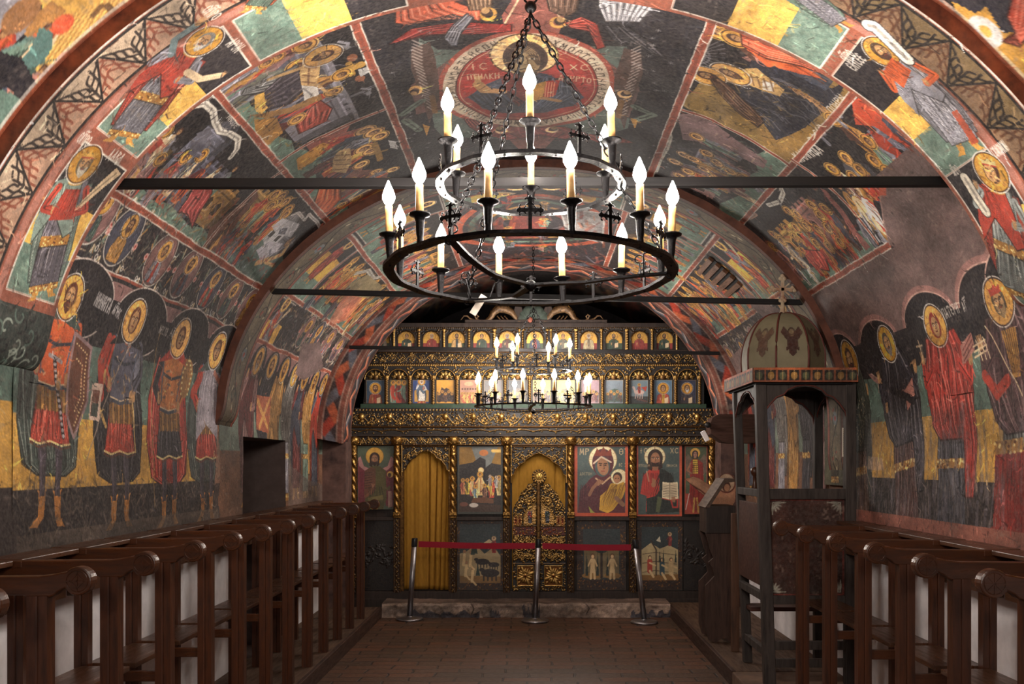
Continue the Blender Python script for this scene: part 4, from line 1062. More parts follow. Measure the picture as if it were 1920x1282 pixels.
# --- right, bare repaired plaster
bare = (112, 90, 86)
rect(cv, B0 - .1, B1, SC + .075, 3.2, bare); cv.pxpoly([(1658, 352), (1650, 372), (1652, 405), (1668, 456), (1830, 560), (1920, 560), (1920, 352)], bare); cv.pxpoly([(1660, 300), (1780, 336), (1800, 400), (1650, 380)], bare, .0)
rect(cv, B0 - .1, 5.6, 2.10, 3.2, bare)
cv.pxline([(1655, 350), (1650, 375), (1654, 410), (1669, 457)], .012, (150, 120, 110), .8); cv.pxpoly([(1648, 345), (1662, 345), (1662, 366), (1650, 366)], (176, 84, 60))
strew(cv, (B0, B1, 2.5, 3.1), 500, [(96, 76, 74), (128, 106, 100)], .04, .02, .25)
for k in range(26): cv.reset().ell((cv.rs.uniform(B0, 7.6), cv.rs.uniform(2.2, 3.0)), .01, .01, (52, 42, 40), .7)
# --- right, standing saints
ss = bands(1, B0 - .2, B1, [(1700, 692), (1840, 768), (1715, 898)], None)
rect(cv, B0 - .2, B1, SD - .2, 3.02, bare)
hd = [(1580, 676), (1650, 655), (1744, 610), (1858, 565), (1920, 520)]
for (x, y) in hd:
    u, v = cv.P(x, y)
    cv.reset().ell((u, v), .40, .25, (150, 108, 100)); 
for (x, y) in hd:
    u, v = cv.P(x, y)
    cv.reset().ell((u, v), .37, .215, (190, 150, 134), .9); cv.ell((u, v), .36, .205, (34, 31, 36))
rect(cv, B0 - .2, B1, 2.98, 3.2, (40, 37, 42)); strew(cv, (B0 - .1, B1, 2.98, 3.3), 200, [(60, 56, 60), (28, 26, 28)], .06, .02, .4)
cv.stand((1700, 1000), (1650, 612), wide=1.5); fig(cv, (88, 58, 54), (56, 54, 62), hair=(84, 78, 70), beard=(120, 110, 100), pose='matron', hr=.088, nf=9)
cv.poly([(.04, .66), (.12, .70), (.12, .62), (.05, .57)], PNK); cv.line([(-.06, .70), (.10, .60)], .03, (40, 38, 44)); hand(cv, -.12, .62, .02)
cv.stand((1782, 1012), (1740, 570), wide=1.5); fig(cv, (62, 64, 74), (176, 56, 44), hair=(150, 40, 34), pose='matron', hr=.09, nf=12, cross=True, book=True)
for k in range(7): cv.line([(-.03 + k * .012, .28), (-.03 + k * .013, .03)], .006, (120, 120, 128), .6)
cv.stand((1916, 1030), (1855, 518), wide=1.6); fig(cv, (70, 76, 70), (88, 58, 60), hair=(96, 80, 60), beard=(150, 122, 84), pose='matron', hr=.09, nf=12, crown=RED)
cv.poly([(-.12, .36), (.10, .36), (.12, .04), (-.14, .04)], (156, 52, 44)); folds(cv, [(-.12, .1, .36), (-.14, .12, .04)], 8, (100, 34, 32), .01); goldband(cv, -.12, .10, .40, .35, 30)
cv.poly([(-.03, .80), (.04, .80), (.02, .62), (-.01, .62)], (180, 130, 60)); [cv.line([(-.02 + k * .01, .8), (-.01 + k * .006, .64)], .004, (110, 70, 30)) for k in range(6)]; cv.line([(-.10, .84), (.02, .55)], .006, CRM); cv.line([(-.15, .66), (-.10, .58), (-.04, .62)], .04, RED)
for k in range(3): cv.line([(-.17 + k * .02, .80), (-.15 + k * .02, .72)], .006, CRM); cv.line([(-.19, .78 - k * .02), (-.12, .79 - k * .02)], .006, CRM)
cv.stand((1618, 1000), (1580, 640)); fig(cv, (96, 70, 56), (60, 66, 56), pose='matron', hr=.10, beard=BRN)
for k in range(60): cv.ell((.03 * math.cos(k * 2.4) * (k / 60) ** .5 * 3, .45 + .004 * k), .006, .004, CRM, .6)
pxtext(cv, 'ПATEPИ', (1771, 598), (1800, 586), h=.06, al=.7); pxtext(cv, 'A~Г', (1808, 584), (1816, 578), h=.05, al=.7)
cv.pxpoly([(1628, 855), (1655, 858), (1658, 882), (1628, 880)], (196, 160, 130), .7); cv.pxline([(1620, 850), (1632, 912), (1636, 912)], .012, (190, 160, 140), .7)
strew(cv, (5.2, 7.7, 3.9, 4.2), 500, [(126, 112, 106), (150, 134, 124), (64, 58, 60)], .07, .012, .5, PI / 2); strew(cv, (5.0, 7.7, 3.5, 4.15), 260, [(150, 142, 150), (128, 120, 130), (90, 84, 92)], .16, .03, .35, PI / 2); rect(cv, B0 - .2, B1, 4.20, 4.30, (158, 98, 82))
# --- crown of the vault
rect(cv, B0 - .12, B1, -SA + .025, SA - .025, (40, 38, 44)); strew(cv, (B0, B1, -.86, .86), 500, [(58, 58, 68), (30, 28, 32), (70, 74, 80)], .08, .02, .4)
G = (98, 112, 104)
cv.pxpoly([(784, 70), (820, 95), (1175, 88), (1190, 160), (1178, 240), (1100, 262), (830, 258), (815, 240), (800, 160)], G); cv.pxpoly([(940, 30), (1000, -60), (1060, 30), (1045, 70), (955, 70)], (150, 88, 76)); cv.pxline([(942, 52), (1000, -50), (1060, 48)], .012, CRM)
cv.pxpoly([(770, 160), (845, 110), (850, 200), (780, 215)], (120, 84, 78)); cv.pxpoly([(1130, 110), (1200, 165), (1180, 220), (1130, 200)], (112, 84, 78)); cv.pxpoly([(930, 240), (1060, 240), (1000, 300)], (140, 84, 74))
mu, mv = cv.P(987, 146); t0 = cv.P(987, 58)[0]; b0 = cv.P(987, 238)[0]; l0 = cv.P(820, 146)[1]; r0 = cv.P(1154, 146)[1]
mu = (t0 + b0) / 2; mv = (l0 + r0) / 2; ra = (b0 - t0) / 2; rb = (r0 - l0) / 2
cv.affine((mu, mv), (0, rb), (-ra, 0))      # unit disc frame: x to the right, y towards the near side
cv.ell((0, 0), 1.03, 1.03, (172, 84, 66)); cv.ell((0, 0), .97, .97, (206, 184, 158)); cv.ell((0, 0), .83, .83, (96, 50, 40)); cv.ell((0, 0), .815, .815, (170, 58, 50)); cv.ell((0, 0), .79, .79, CRM, .8, ring=.015)
n = 58
for k in range(n):
    a = 2 * PI * k / n; ca, sa = math.cos(a), math.sin(a)
    st = cv.sub(.865 * ca, .865 * sa, .11); ax, ay = cv.ax.copy(), cv.ay.copy(); cv.ax = ax * sa + ay * -ca; cv.ay = ax * ca + ay * sa
    text(cv, 'AKHПEИCTPOMXЛBДИ'[k % 16], -.35, -.25, .75, (62, 46, 40), .13, .9, .7); cv.back(st)
st = cv.sub(0, .13, 1); cv.poly([(-.70, -.28), (-.45, -.05), (-.2, .1), (.2, .1), (.5, -.12), (.68, -.35), (.55, -.58), (.2, -.76), (-.2, -.78), (-.55, -.6)], (70, 76, 92))
cv.poly([(-.3, .08), (.12, .1), (.1, -.3), (-.1, -.6), (-.25, -.3)], (128, 60, 54)); cv.poly([(.1, .08), (.5, -.12), (.68, -.35), (.4, -.5), (.0, -.76), (-.1, -.74), (.05, -.3)], (84, 92, 110))
folds(cv, [(.1, .5, .0), (.0, .66, -.3), (-.1, .3, -.7)], 12, (36, 38, 48), .025); folds(cv, [(-.68, -.2, -.25), (-.6, .0, -.5), (-.4, .0, -.75)], 10, (40, 40, 50), .025); folds(cv, [(.1, .5, .0), (.0, .6, -.3), (-.1, .3, -.7)], 6, (150, 156, 170), .014)
cv.poly([(.02, -.15), (.22, -.05), (.20, -.42), (.0, -.5)], (190, 140, 66)); cv.poly([(.22, -.05), (.38, -.02), (.34, -.34), (.20, -.42)], (176, 58, 46)); [cv.line([(.23 + .03 * k, -.07), (.22 + .03 * k, -.38)], .01, (226, 150, 110)) for k in range(4)]
cv.line([(-.3, -.25), (-.48, -.2), (-.56, -.05)], .12, (172, 128, 82)); hand(cv, -.56, .0, .07, (182, 140, 92)); cv.line([(.38, -.48), (.2, -.4)], .07, (172, 128, 82))
cv.back(st); st = cv.sub(0, .21, 1); cv.ell((-.02, .38), .38, .38, (84, 56, 32)); cv.ell((-.02, .38), .36, .36, (226, 178, 92), metal=.6); 
for k in range(130):
    a = cv.rs.uniform(0, 2 * PI); d = cv.rs.uniform(.25, .37); cv.ell((-.02 + d * math.cos(a), .38 + d * .96 * math.sin(a)), .03, .012, (250, 220, 140) if k % 2 else (150, 96, 40), .7, a, metal=.6)
cv.ell((-.01, .32), .25, .32, (84, 60, 50)); cv.ell((-.01, .26), .165, .29, (184, 150, 104)); cv.ell((-.06, .26), .07, .2, (214, 184, 136), .6, soft=.4)
for k in range(7): cv.line([(-.2 + k * .01, .2), (-.22 + k * .03, .42), (-.08 + k * .03, .58)], .010, (56, 38, 32), .8); cv.line([(.18 - k * .01, .2), (.2 - k * .03, .42), (.06 - k * .03, .58)], .010, (56, 38, 32), .8)
cv.poly([(-.14, .10), (-.06, .04), (.04, .04), (.13, .10), (.10, -.05), (0, -.13), (-.10, -.05)], (82, 64, 50)); cv.line([(-.08, .09), (-.01, .12), (.07, .09)], .02, (70, 48, 38)); cv.line([(-.04, .055), (.03, .055)], .018, (140, 66, 50))
for q in (-1, 1): cv.line([(q * .03 - .01, .36), (q * .08 - .01, .385), (q * .14 - .01, .35)], .015, (60, 40, 32)); cv.ell((q * .075 - .01, .31), .04, .016, (226, 214, 190)); cv.ell((q * .075 - .01, .31), .018, .016, (50, 34, 26))
cv.line([(.0, .34), (.02, .2), (-.03, .19)], .012, (110, 76, 50)); cv.back(st)
text(cv, 'IC', -.64, .36, .11, CRM, .12, .9, .8); text(cv, 'ПTИЛKИ', -.68, .18, .10, CRM, .12, .85, .5); text(cv, 'XC', .48, .34, .11, CRM, .12, .9, .8); text(cv, 'AKИPTO', .36, .10, .10, CRM, .12, .85, .5)
cv.line([(.5, .35), (.55, .2), (.52, .08), (.56, -.05)], .008, (90, 30, 26), .8)
cv.reset()
# angels around it
def angel_head(p, f=1):
    pframe(cv, p); cv.ell((0, 0), .07, .045, GLD, metal=.5, ring=.45); cv.ell((f * .02, -.01), .045, .03, (70, 46, 36)); cv.ell((f * .04, -.015), .035, .022, (180, 140, 90))
drape(cv, [(742, -40), (740, 45), (760, 48), (850, 25), (900, 40), (905, 22), (860, 6), (800, -20)], (196, 92, 62), 8)
drape(cv, [(730, 82), (770, 55), (860, 40), (960, 45), (960, 58), (900, 62), (800, 66)], (160, 52, 46), 7)
drape(cv, [(875, 25), (850, 45), (832, 70), (845, 86), (858, 85), (866, 60), (888, 34)], (120, 120, 130), 5); drape(cv, [(865, -30), (880, 20), (920, 22), (930, -30)], (112, 84, 60), 6); angel_head((915, 28), -1); angel_head((1046, 42))
drape(cv, [(1060, 42), (1090, 30), (1120, 45), (1134, 90), (1118, 95), (1105, 60), (1070, 52)], (176, 62, 48), 5)
drape(cv, [(1125, -30), (1122, 10), (1135, 40), (1200, 42), (1240, 0), (1240, -30)], (150, 148, 152), 9); drape(cv, [(1130, 48), (1150, 75), (1200, 85), (1250, 112), (1225, 80), (1180, 50)], (58, 56, 62), 7); drape(cv, [(1020, -30), (1030, 20), (1060, 30), (1082, 20), (1095, -30)], (110, 82, 66), 5)
for base, sg in (((800, 120), -1), ((1175, 130), 1)):
    x, y = base
    cv.pxpoly([(x - sg * 5, y - 40), (x + sg * 28, y - 30), (x + sg * 30, y + 10), (x + sg * 10, y + 60), (x - sg * 5, y + 112), (x - sg * 25, y + 60), (x - sg * 22, y + 10)], (92, 70, 62))
    for k in range(22): yy = y - 40 + k * 6; xx = x + sg * (26 - abs(k - 6) * .9 - k * .9); cv.pxline([(xx - sg * 12, yy + 4), (xx + sg * 6, yy - 5)], .010, (176, 160, 150), .85)
    angel_head((x - sg * (5 if sg > 0 else -20), y + 48)); cv.pxline([(x - sg * 10, y + 60), (x - sg * 16, y + 90)], .04, (140, 104, 66))
for a, b in (((755, 215), (790, 190)), ((760, 225), (785, 245)), ((1190, 200), (1225, 215)), ((1190, 225), (1222, 216))): cv.pxline([a, b], .06, (110, 124, 110)); cv.pxline([a, b], .012, (60, 70, 64))
for p in ((800, 245), (1190, 232)): cv.pxpoly([(p[0] - 8, p[1] - 12), (p[0] + 6, p[1] - 8), (p[0], p[1] + 10)], (190, 140, 60))
drape(cv, [(920, 235), (900, 250), (950, 262), (1010, 255), (1060, 262), (1100, 250), (1060, 238)], (160, 60, 54), 6); angel_head((940, 244), -1); angel_head((1035, 243))
drape(cv, [(870, 222), (880, 240), (905, 256), (915, 245), (895, 226)], (150, 56, 46), 4); drape(cv, [(1080, 252), (1120, 268), (1190, 266), (1150, 250)], (156, 60, 50), 4); drape(cv, [(975, 280), (1000, 300), (1035, 290), (1022, 278)], (160, 76, 60), 4)
for k in range(30):
    p = (cv.rs.choice([cv.rs.uniform(730, 810), cv.rs.uniform(1180, 1260)]), cv.rs.uniform(20, 320)); pframe(cv, p)
    for j in range(3): a = j * PI / 3; cv.line([(-.016 * math.cos(a), -.016 * math.sin(a)), (.016 * math.cos(a), .016 * math.sin(a))], .004, (176, 172, 170), .6)
lined(cv, -SA, B0, B1, .05); lined(cv, SA, B0, B1, .05)
crossd(cv, B1 - .03, -SA, SA, .03)
cv.brush(9000)
cv.weather(1.0, 41); cv.scratches(900, .14, .004)

# ================================================================== bay 0, nearest the visitor
cV0 = Canvas(2.4, 4.74, -VP.smax, VP.smax, .010, .0075, (56, 48, 48)); cV0.prof = VP
cv = cV0
scene_back(cv, 2.4, 4.02, 2.75, 1.55, -1, gh=.30)
cv.pxpoly([(40, -60), (85, 20), (45, 100), (30, 130), (120, 140), (190, 70), (240, 10), (330, -60)], (214, 164, 76)); cv.pxpoly([(98, 0), (125, 20), (70, 80), (42, 60), (60, 30)], (170, 120, 62))
for k in range(26): x = 60 + k * 6; cv.pxline([(x, 120 - k * 2), (x + 60, 40 - k * 3)], .014, [(240, 196, 110), (170, 118, 54)][k % 2], .6)
for a, b in (((175, 28), (190, 12)), ((188, 40), (228, 8)), ((200, 10), (228, 34))): cv.pxline([a, b], .03, (120, 84, 46))
cv.pxpoly([(-60, -40), (30, -40), (62, 40), (30, 80), (-40, 60)], (136, 132, 138)); cv.pxline([(20, 10), (40, 30), (-20, 60)], .012, (176, 172, 176))
for p, c, d, h in (((40, 40), RED, ORG, .5), ((10, 60), RED, MAR, .5), ((90, 55), GRN, (96, 124, 116), .55), ((100, 58), DGR, GRN, .5), ((122, 42), CRM, ORG, .3), ((122, 110), PNK, MAU, .4), ((80, 130), OCH, PNK, .4), ((30, 120), SLT, BLK, .5)): pf(cv, p, h, c, d, halo=None, hr=.1)
cv.pxpoly([(75, 50), (100, 60), (98, 90), (80, 120), (50, 130), (32, 122), (55, 95)], (84, 118, 112)); cv.pxpoly([(-20, 90), (40, 110), (70, 160), (60, 210), (20, 170), (-20, 150)], (40, 38, 46)); cv.pxpoly([(-40, 150), (30, 180), (60, 215), (10, 290), (-40, 280)], (98, 124, 112))
pframe(cv, (40, 28)); cv.ell((0, 0), .07, .09, (150, 104, 62)); pframe(cv, (118, 45)); cv.ell((0, 0), .05, .05, (214, 86, 50)); pframe(cv, (123, 113)); cv.ell((0, 0), .05, .05, (214, 86, 50))
cv.pxpoly([(-40, 290), (40, 250), (30, 320), (-40, 380)], (150, 110, 66))
scene_back(cv, 2.4, 4.02, 2.75, 1.5, 1, gh=.12)
cv.pxpoly([(1770, -60), (1790, 20), (1850, 80), (1920, 160), (2000, 200), (2000, -60)], (216, 160, 66)); cv.pxpoly([(1750, -60), (1780, 0), (1830, 25), (1850, 10), (1880, 60), (1920, 60), (1930, -60)], (58, 56, 66))
drape(cv, [(1900, -10), (1890, 30), (1905, 60), (1880, 75), (1860, 70), (1912, 86), (1960, 40), (1960, -20)], (196, 76, 52), 6); pframe(cv, (1848, 58)); cv.ell((0, 0), .075, .08, (220, 214, 206)); cv.ell((0, 0), .03, .03, YEL)
cv.pxpoly([(1770, 0), (1790, 20), (1782, 40), (1765, 15)], (150, 84, 60))
rect(cv, 2.4, 4.02, -1.5, 1.5, (44, 40, 46)); strew(cv, (2.4, 4.0, -1.5, 1.5), 800, [GRN, MAU, RED, SLT, GRY], .10, .03, .5)
for q in (-1, 1):
    lined(cv, q * 1.5, 2.4, 4.03); lined(cv, q * 2.75, 2.4, 4.03); rect(cv, 2.4, 4.02, *sorted((q * 2.78, q * 4.3)), (60, 56, 56))
    for k in range(3):
        y = 2.7 + k * .5; cv.affine((y, q * 4.15), (-q * 1.3, 0), (0, -q * 1.3)); fig(cv, [ORG, GRY, GRN][k], [RED, SLT, OCH][k], pose='warrior' if q < 0 else 'matron', beard=BRN, hr=.09)
cv.reset().line([(4.0, a) for a in np.linspace(-4.2, 4.2, 90)], .055, (164, 88, 58)); cv.line([(3.965, a) for a in np.linspace(-4.2, 4.2, 90)], .012, WHT)
for q in (-1, 1):
    for a, b, c in ((2.7, 3.19, (40, 37, 40)), (3.19, 3.56, (92, 116, 104)), (3.56, 3.96, (206, 156, 66)), (3.96, 4.3, (60, 50, 48))): rect(cv, 4.2, 4.75, *sorted((q * a, q * b)), c)
    cv.reset().line([(4.52, q * 2.8), (4.52, q * 4.3)], .05, BOR)
cv.brush(1500)
cv.weather(1.1, 51); cv.scratches(200, .16, .006)

# ================================================================== bay 2, in front of the screen
cV2 = Canvas(7.78, 11.8, -VP.smax, VP.smax, .011, .0070, (54, 46, 46)); cV2.prof = VP
cv = cV2; C0, C1 = 8.06, 11.36; PB = 8.86
for side in (-1, 1):
    scene_back(cv, PB, C1, SB - .06, .86, side, gh=.24, mounts=[(.1, .2, .9, .45, (120, 82, 70), 6), (1.3, .2, 1.0, .4, (140, 100, 62), 6)], arch=[(.2, .3, .3, .2, GRY, 'flat', 2), (1.5, .3, .35, .25, (160, 118, 66), 'gable', 2)])
    st = cv.o.copy(); crowd(cv, .1, 2.4, .06, .46, 9, CROWD, 2); cv.o = st
    scene_back(cv, PB, C1, SC - .08, SB - .06, side, gh=.22, arch=[(.35, .2, .35, .34, (150, 134, 96), 'flat', 2), (1.1, .22, .3, .3, (130, 116, 110), 'gable', 2), (1.9, .2, .35, .3, (156, 148, 146), 'flat', 2)], ground=(92, 116, 104))
    crowd(cv, .1, 2.4, .04, .50, 8, CROWD, 2)
rect(cv, C0, PB, -SC, -1.4, (44, 40, 46)); rect(cv, C0, PB, 1.4, SC, (44, 40, 46))
def pan2(s_lo, s_hi, side):
    rect(cv, 8.2, PB - .04, *sorted((side * s_lo, side * s_hi)), (42, 38, 44)); H = s_lo - s_hi
    rect(cv, 8.2, PB - .04, *sorted((side * s_lo, side * (s_lo - H * .3))), (104, 130, 116)); rect(cv, 8.2, PB - .04, *sorted((side * (s_lo - H * .3), side * (s_lo - H * .66))), (226, 170, 66))
    cv.reset().line([(8.2, side * s_lo), (PB - .04, side * s_lo), (PB - .04, side * s_hi), (8.2, side * s_hi), (8.2, side * s_lo)], .012, WHT, .9)
for side in (-1, 1):
    for a, b in ((.78, .0), (1.56, .80), (2.32, 1.60), (3.05, 2.38)): pan2(a, b, side)
cv.stand((572, 530), (668, 452)); fig(cv, RED, (176, 66, 56), halo=YEL, hr=.12, scroll=False, beard=BRN)
for side in (-1, 1):
    for s_lo, a, b in ((2.30, RED, GRY), (1.54, GRN, ORG), (.76, SLT, RED), (3.03, GRY, RED)):
        if side < 0 and s_lo == 2.30: continue
        cv.affine((8.5, side * s_lo), (-side * .70, 0), (0, -side * .70)); fig(cv, a, b, halo=YEL, hr=.12, beard=BRN, scroll=True)
crossd(cv, PB - .01, -3.1, 3.1, .03); lined(cv, -(SB - .06), 8.2, C1); lined(cv, SB - .06, 8.2, C1); lined(cv, -(SC - .08), 8.2, C1); lined(cv, SC - .08, 8.2, C1); lined(cv, -.83, PB, C1, .05); lined(cv, .83, PB, C1, .05)
for p, c, d in (((652, 500), RED, OCH), ((672, 512), OCH, ORG), ((700, 545), ORG, YEL), ((716, 540), OCH, MAR), ((690, 575), CRM, OCH), ((640, 560), MAU, SLT), ((600, 545), GRY, SLT), ((735, 565), OCH, RED), ((705, 590), YEL, OCH)): pf(cv, p, .5, c, d, halo=YEL, hr=.12)
ribbon(cv, [(668, 512), (690, 508), (700, 522), (712, 520)], .06, (186, 182, 170))
cv.pxpoly([(655, 532), (690, 515), (718, 540), (690, 560), (660, 555)], (150, 134, 96)); cv.pxpoly([(618, 600), (650, 545), (680, 560), (650, 600), (628, 608)], (190, 112, 84), .8)
# right side: ochre crowd and fallen plaster
for p, c, d in (((1300, 585), RED, MAR), ((1330, 548), OCH, YEL), ((1345, 560), YEL, OCH), ((1320, 570), OCH, RED), ((1355, 590), ORG, RED), ((1290, 545), MAR, OCH), ((1275, 520), ORG, SLT), ((1395, 590), RED, SLT), ((1375, 600), MAU, CRM)): pf(cv, p, .5, c, d, halo=(196, 146, 60), hr=.12)
strew(cv, (8.3, 10.5, 1.9, 2.3), 200, [YEL, OCH, (50, 44, 40), RED], .12, .016, .7, PI / 2)
# crown of bay 2
rect(cv, PB, C1, -.80, .80, (46, 42, 50)); rect(cv, C0, PB, -.0, .0, BLK)
for k, (c, w) in enumerate((((190, 84, 48), .09), ((96, 124, 106), .07), ((206, 150, 70), .05), ((150, 64, 54), .10))):
    r = .74 - k * .13; t = np.linspace(0, 2 * PI, 50); cv.reset().line([(9.75 + r * 1.35 * math.cos(a), r * math.sin(a)) for a in t], w, c)
cv.poly([(9.2, .25), (10.2, .35), (10.25, .72), (9.1, .66)], (150, 144, 142)); cv.line([(9.2, .25), (10.2, .35), (10.25, .72), (9.1, .66), (9.2, .25)], .02, (206, 200, 194)); cv.poly([(9.3, -.2), (10.4, -.3), (10.4, .15), (9.3, .1)], (128, 54, 46))
strew(cv, (PB, C1, -.8, .8), 260, [RED, ORG, GRY, MAR, BLK, (160, 90, 76)], .22, .03, .6, 0.0)
for k in range(8): cv.affine((9.0 + k * .3, -.1), (0, .5), (-.5, 0)); small(cv, (k % 2) * .7 - .3, 0, .7, CROWD[k], CROWD[k + 1])
# third and fourth registers
for side in (-1, 1):
    rect(cv, PB - .1, C1, *sorted((side * (SC - .05), side * SD)), (48, 44, 48)); strew(cv, (8.3, C1, *sorted((side * (SC - .05), side * SD))), 500, [CRM, OCH, MAU, GRY, GRN], .06, .014, .6)
medallion_row(cv, [(572, 622), (592, 630), (614, 642), (632, 654), (648, 664)], .16); medallion_row(cv, [(1420, 640), (1396, 660), (1372, 672), (1358, 684), (1346, 694)], .16)
lined(cv, -SD, 8.2, C1); lined(cv, SD, 8.2, C1)
for side in (-1, 1):
    rect(cv, 7.7, 11.8, *sorted((side * (SD + .02), side * 3.05)), (138, 100, 96)); rect(cv, 7.7, 11.8, *sorted((side * 3.0, side * 3.4)), (38, 35, 40)); rect(cv, 7.7, 11.8, *sorted((side * 3.4, side * 3.75)), (112, 126, 112)); rect(cv, 7.7, 11.8, *sorted((side * 3.75, side * 4.3)), (120, 84, 62))
    for k in range(7):
        y = 8.55 + k * .44; cv.reset().ell((y, side * 2.98), .2, .16, (38, 35, 40))
        cv.affine((y, side * 4.22), (-side * 1.38, 0), (0, -side * 1.38)); fig(cv, [MAU, (58, 58, 66), OCH, GRY, MAR, GRN, SLT][k], [MAR, (44, 42, 50), (150, 110, 60), (96, 92, 88), SLT, OCH, RED][k], halo=(200, 146, 60), pose='matron' if k % 2 else 'prophet', beard=BRN if k % 3 else (160, 150, 140), hr=.085, scroll=k == 3)
cv.pxpoly([(565, 645), (600, 640), (606, 690), (570, 712), (555, 700)], (112, 92, 90)); cv.pxpoly([(540, 870), (580, 900), (640, 920), (640, 960), (540, 960)], (100, 88, 84), .7)
cv.pxpoly([(482, 740), (508, 745), (502, 812), (480, 805)], (176, 96, 64)); cv.pxline([(484, 750), (500, 800)], .05, (206, 150, 80)); cv.pxline([(504, 752), (486, 800)], .05, (206, 150, 80))
# fallen plaster on the right
cv.pxpoly([(1392, 540), (1420, 560), (1500, 600), (1510, 640), (1460, 620), (1410, 575)], bare); cv.pxpoly([(1350, 690), (1400, 640), (1500, 620), (1500, 720), (1400, 720)], bare, .9)
cv.pxline([(1345, 700), (1350, 760), (1360, 800)], .2, (96, 76, 74), .8)
cv.brush(3500)
cv.weather(1.25, 61); cv.scratches(500, .16, .006)
# unlit end behind the screen, its shade put into the dark base colour
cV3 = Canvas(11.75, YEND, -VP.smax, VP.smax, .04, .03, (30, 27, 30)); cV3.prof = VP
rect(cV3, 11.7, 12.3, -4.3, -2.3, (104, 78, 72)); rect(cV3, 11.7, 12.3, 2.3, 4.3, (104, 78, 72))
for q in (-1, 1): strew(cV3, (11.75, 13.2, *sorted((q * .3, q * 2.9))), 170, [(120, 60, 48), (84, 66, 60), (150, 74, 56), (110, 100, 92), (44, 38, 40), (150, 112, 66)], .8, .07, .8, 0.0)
cBK = Canvas(-4.0, 2.45, -VP.smax, VP.smax, .05, .04, (66, 56, 54)); cBK.prof = VP
for k in range(12):
    y = -3.8 + k * .52
    for q in (-1, 1):
        rect(cBK, y, y + .48, *sorted((q * 1.0, q * 1.7)), [(70, 60, 56), (110, 90, 60), (60, 70, 66)][k % 3]); rect(cBK, y, y + .48, *sorted((q * 1.76, q * 2.5)), [(150, 110, 60), (80, 60, 60), (64, 60, 70)][k % 3]); cBK.ell((y + .25, q * 1.4), .15, .2, RED); cBK.ell((y + .25, q * 2.1), .15, .2, GRY)
for q in (-SA, SA, -SB, SB, -SC, SC, -SD, SD): cBK.reset().line([(-4, q), (2.45, q)], .06, BOR)
cBK.weather(1.2, 71)
# ------------------------------------------------------------------ building shell
M_FR = fresco_mat('painted_plaster', .24, .30, .68, .18, metal=.75)
M_WHITE = plain('whitewash', (238, 233, 234), .85, var=.14, scale=5, bumpy=.25)
M_PLAST = plain('bare_plaster', (124, 100, 94), .9, var=.2, scale=20, bumpy=.35)
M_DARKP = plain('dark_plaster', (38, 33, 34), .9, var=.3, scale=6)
DOOR = (8.43, 9.88, 2.02)

def vault_part(name, cv, smin=None, smax=None, keep=None, off=0.0):
    prof = cv.prof
    m = np.ones(cv.nv, bool)
    if smin is not None: m &= cv.v >= smin - 1e-6
    if smax is not None: m &= cv.v <= smax + 1e-6
    idx = np.where(m)[0]
    x, z = prof.xz(cv.v[idx])
    xyz = np.empty((len(idx), cv.nu, 3), np.float32)
    xyz[..., 0] = x[:, None]; xyz[..., 1] = cv.u[None, :]; xyz[..., 2] = z[:, None]
    # hand-laid plaster is never flat
    n = (vnoise(cv.nv, cv.nu, 34, 5) - .5)[idx] * .016
    sgn = 1.0
    xyz[..., 2] += n * (z[:, None] > 2.2); xyz[..., 0] += n * .6
    sub = Canvas.__new__(Canvas); sub.c = cv.c[idx]
    kp = None
    if keep is not None:
        U = (cv.u[:-1] + cv.u[1:]) / 2; Z = z[:-1]
        kp = keep(U[None, :], Z[:, None], x[:-1][:, None])
    return grid_object(name, sub, xyz, M_FR, keep=kp, flip=True)

def nodoor(U, Z, X): return ~((U > DOOR[0]) & (U < DOOR[1]) & (Z < DOOR[2]) & (X < 0))
SP = VP.sspr
WINC = cV2.P(1350, 518); WSZ = (.24, .10)
def nowin(U, Z, X): return np.ones(np.broadcast(U, Z).shape, bool)
for cvx, nm in ((cV0, 'a'), (cV1, 'b'), (cV2, 'c'), (cV3, 'd'), (cBK, 'e')):
    tag(vault_part('ceiling', cvx, -SP, SP), kind='structure')
    # walls overlap the ceiling by one row so that no gap opens
    tag(vault_part('wall_left', cvx, None, -SP + cvx.dv, keep=nodoor), kind='structure')
    tag(vault_part('wall_right', cvx, SP - cvx.dv, None), kind='structure')

def lower_wall(name, x, holes=()):
    mb = MB(); ys = [-4.0] + [h for H in holes for h in H] + [YEND]
    zt = 1.357
    for i in range(len(ys) - 1):
        if i % 2 == 0: mb.add([(x, ys[i], 0), (x, ys[i + 1], 0), (x, ys[i + 1], zt), (x, ys[i], zt)], [(0, 1, 2, 3)])
    return tag(mb.build(name, M_WHITE), kind='structure')
lower_wall('wall_left', -2.46, [(DOOR[0], DOOR[1])]); lower_wall('wall_right', 2.46)

# doorway let into the left wall: jambs, lintel and the dark passage behind
mb = MB(); xi, xo = -2.46, -3.5
for y in (DOOR[0], DOOR[1]): mb.add([(xi, y, 0), (xo, y, 0), (xo, y, DOOR[2]), (xi, y, DOOR[2])], [(0, 1, 2, 3)])
mb.add([(xi, DOOR[0], DOOR[2]), (xi, DOOR[1], DOOR[2]), (xo, DOOR[1], DOOR[2]), (xo, DOOR[0], DOOR[2])], [(0, 1, 2, 3)])
mb.add([(xo, DOOR[0], 0), (xo, DOOR[1], 0), (xo, DOOR[1], DOOR[2]), (xo, DOOR[0], DOOR[2])], [(0, 1, 2, 3)])
mb.add([(xo, DOOR[0], 0), (xi, DOOR[0], 0), (xi, DOOR[1], 0), (xo, DOOR[1], 0)], [(0, 1, 2, 3)])
tag(mb.build('door_1', plain('doorway_plaster', (96, 82, 78), .9, var=.15, bumpy=.2)), kind='structure')

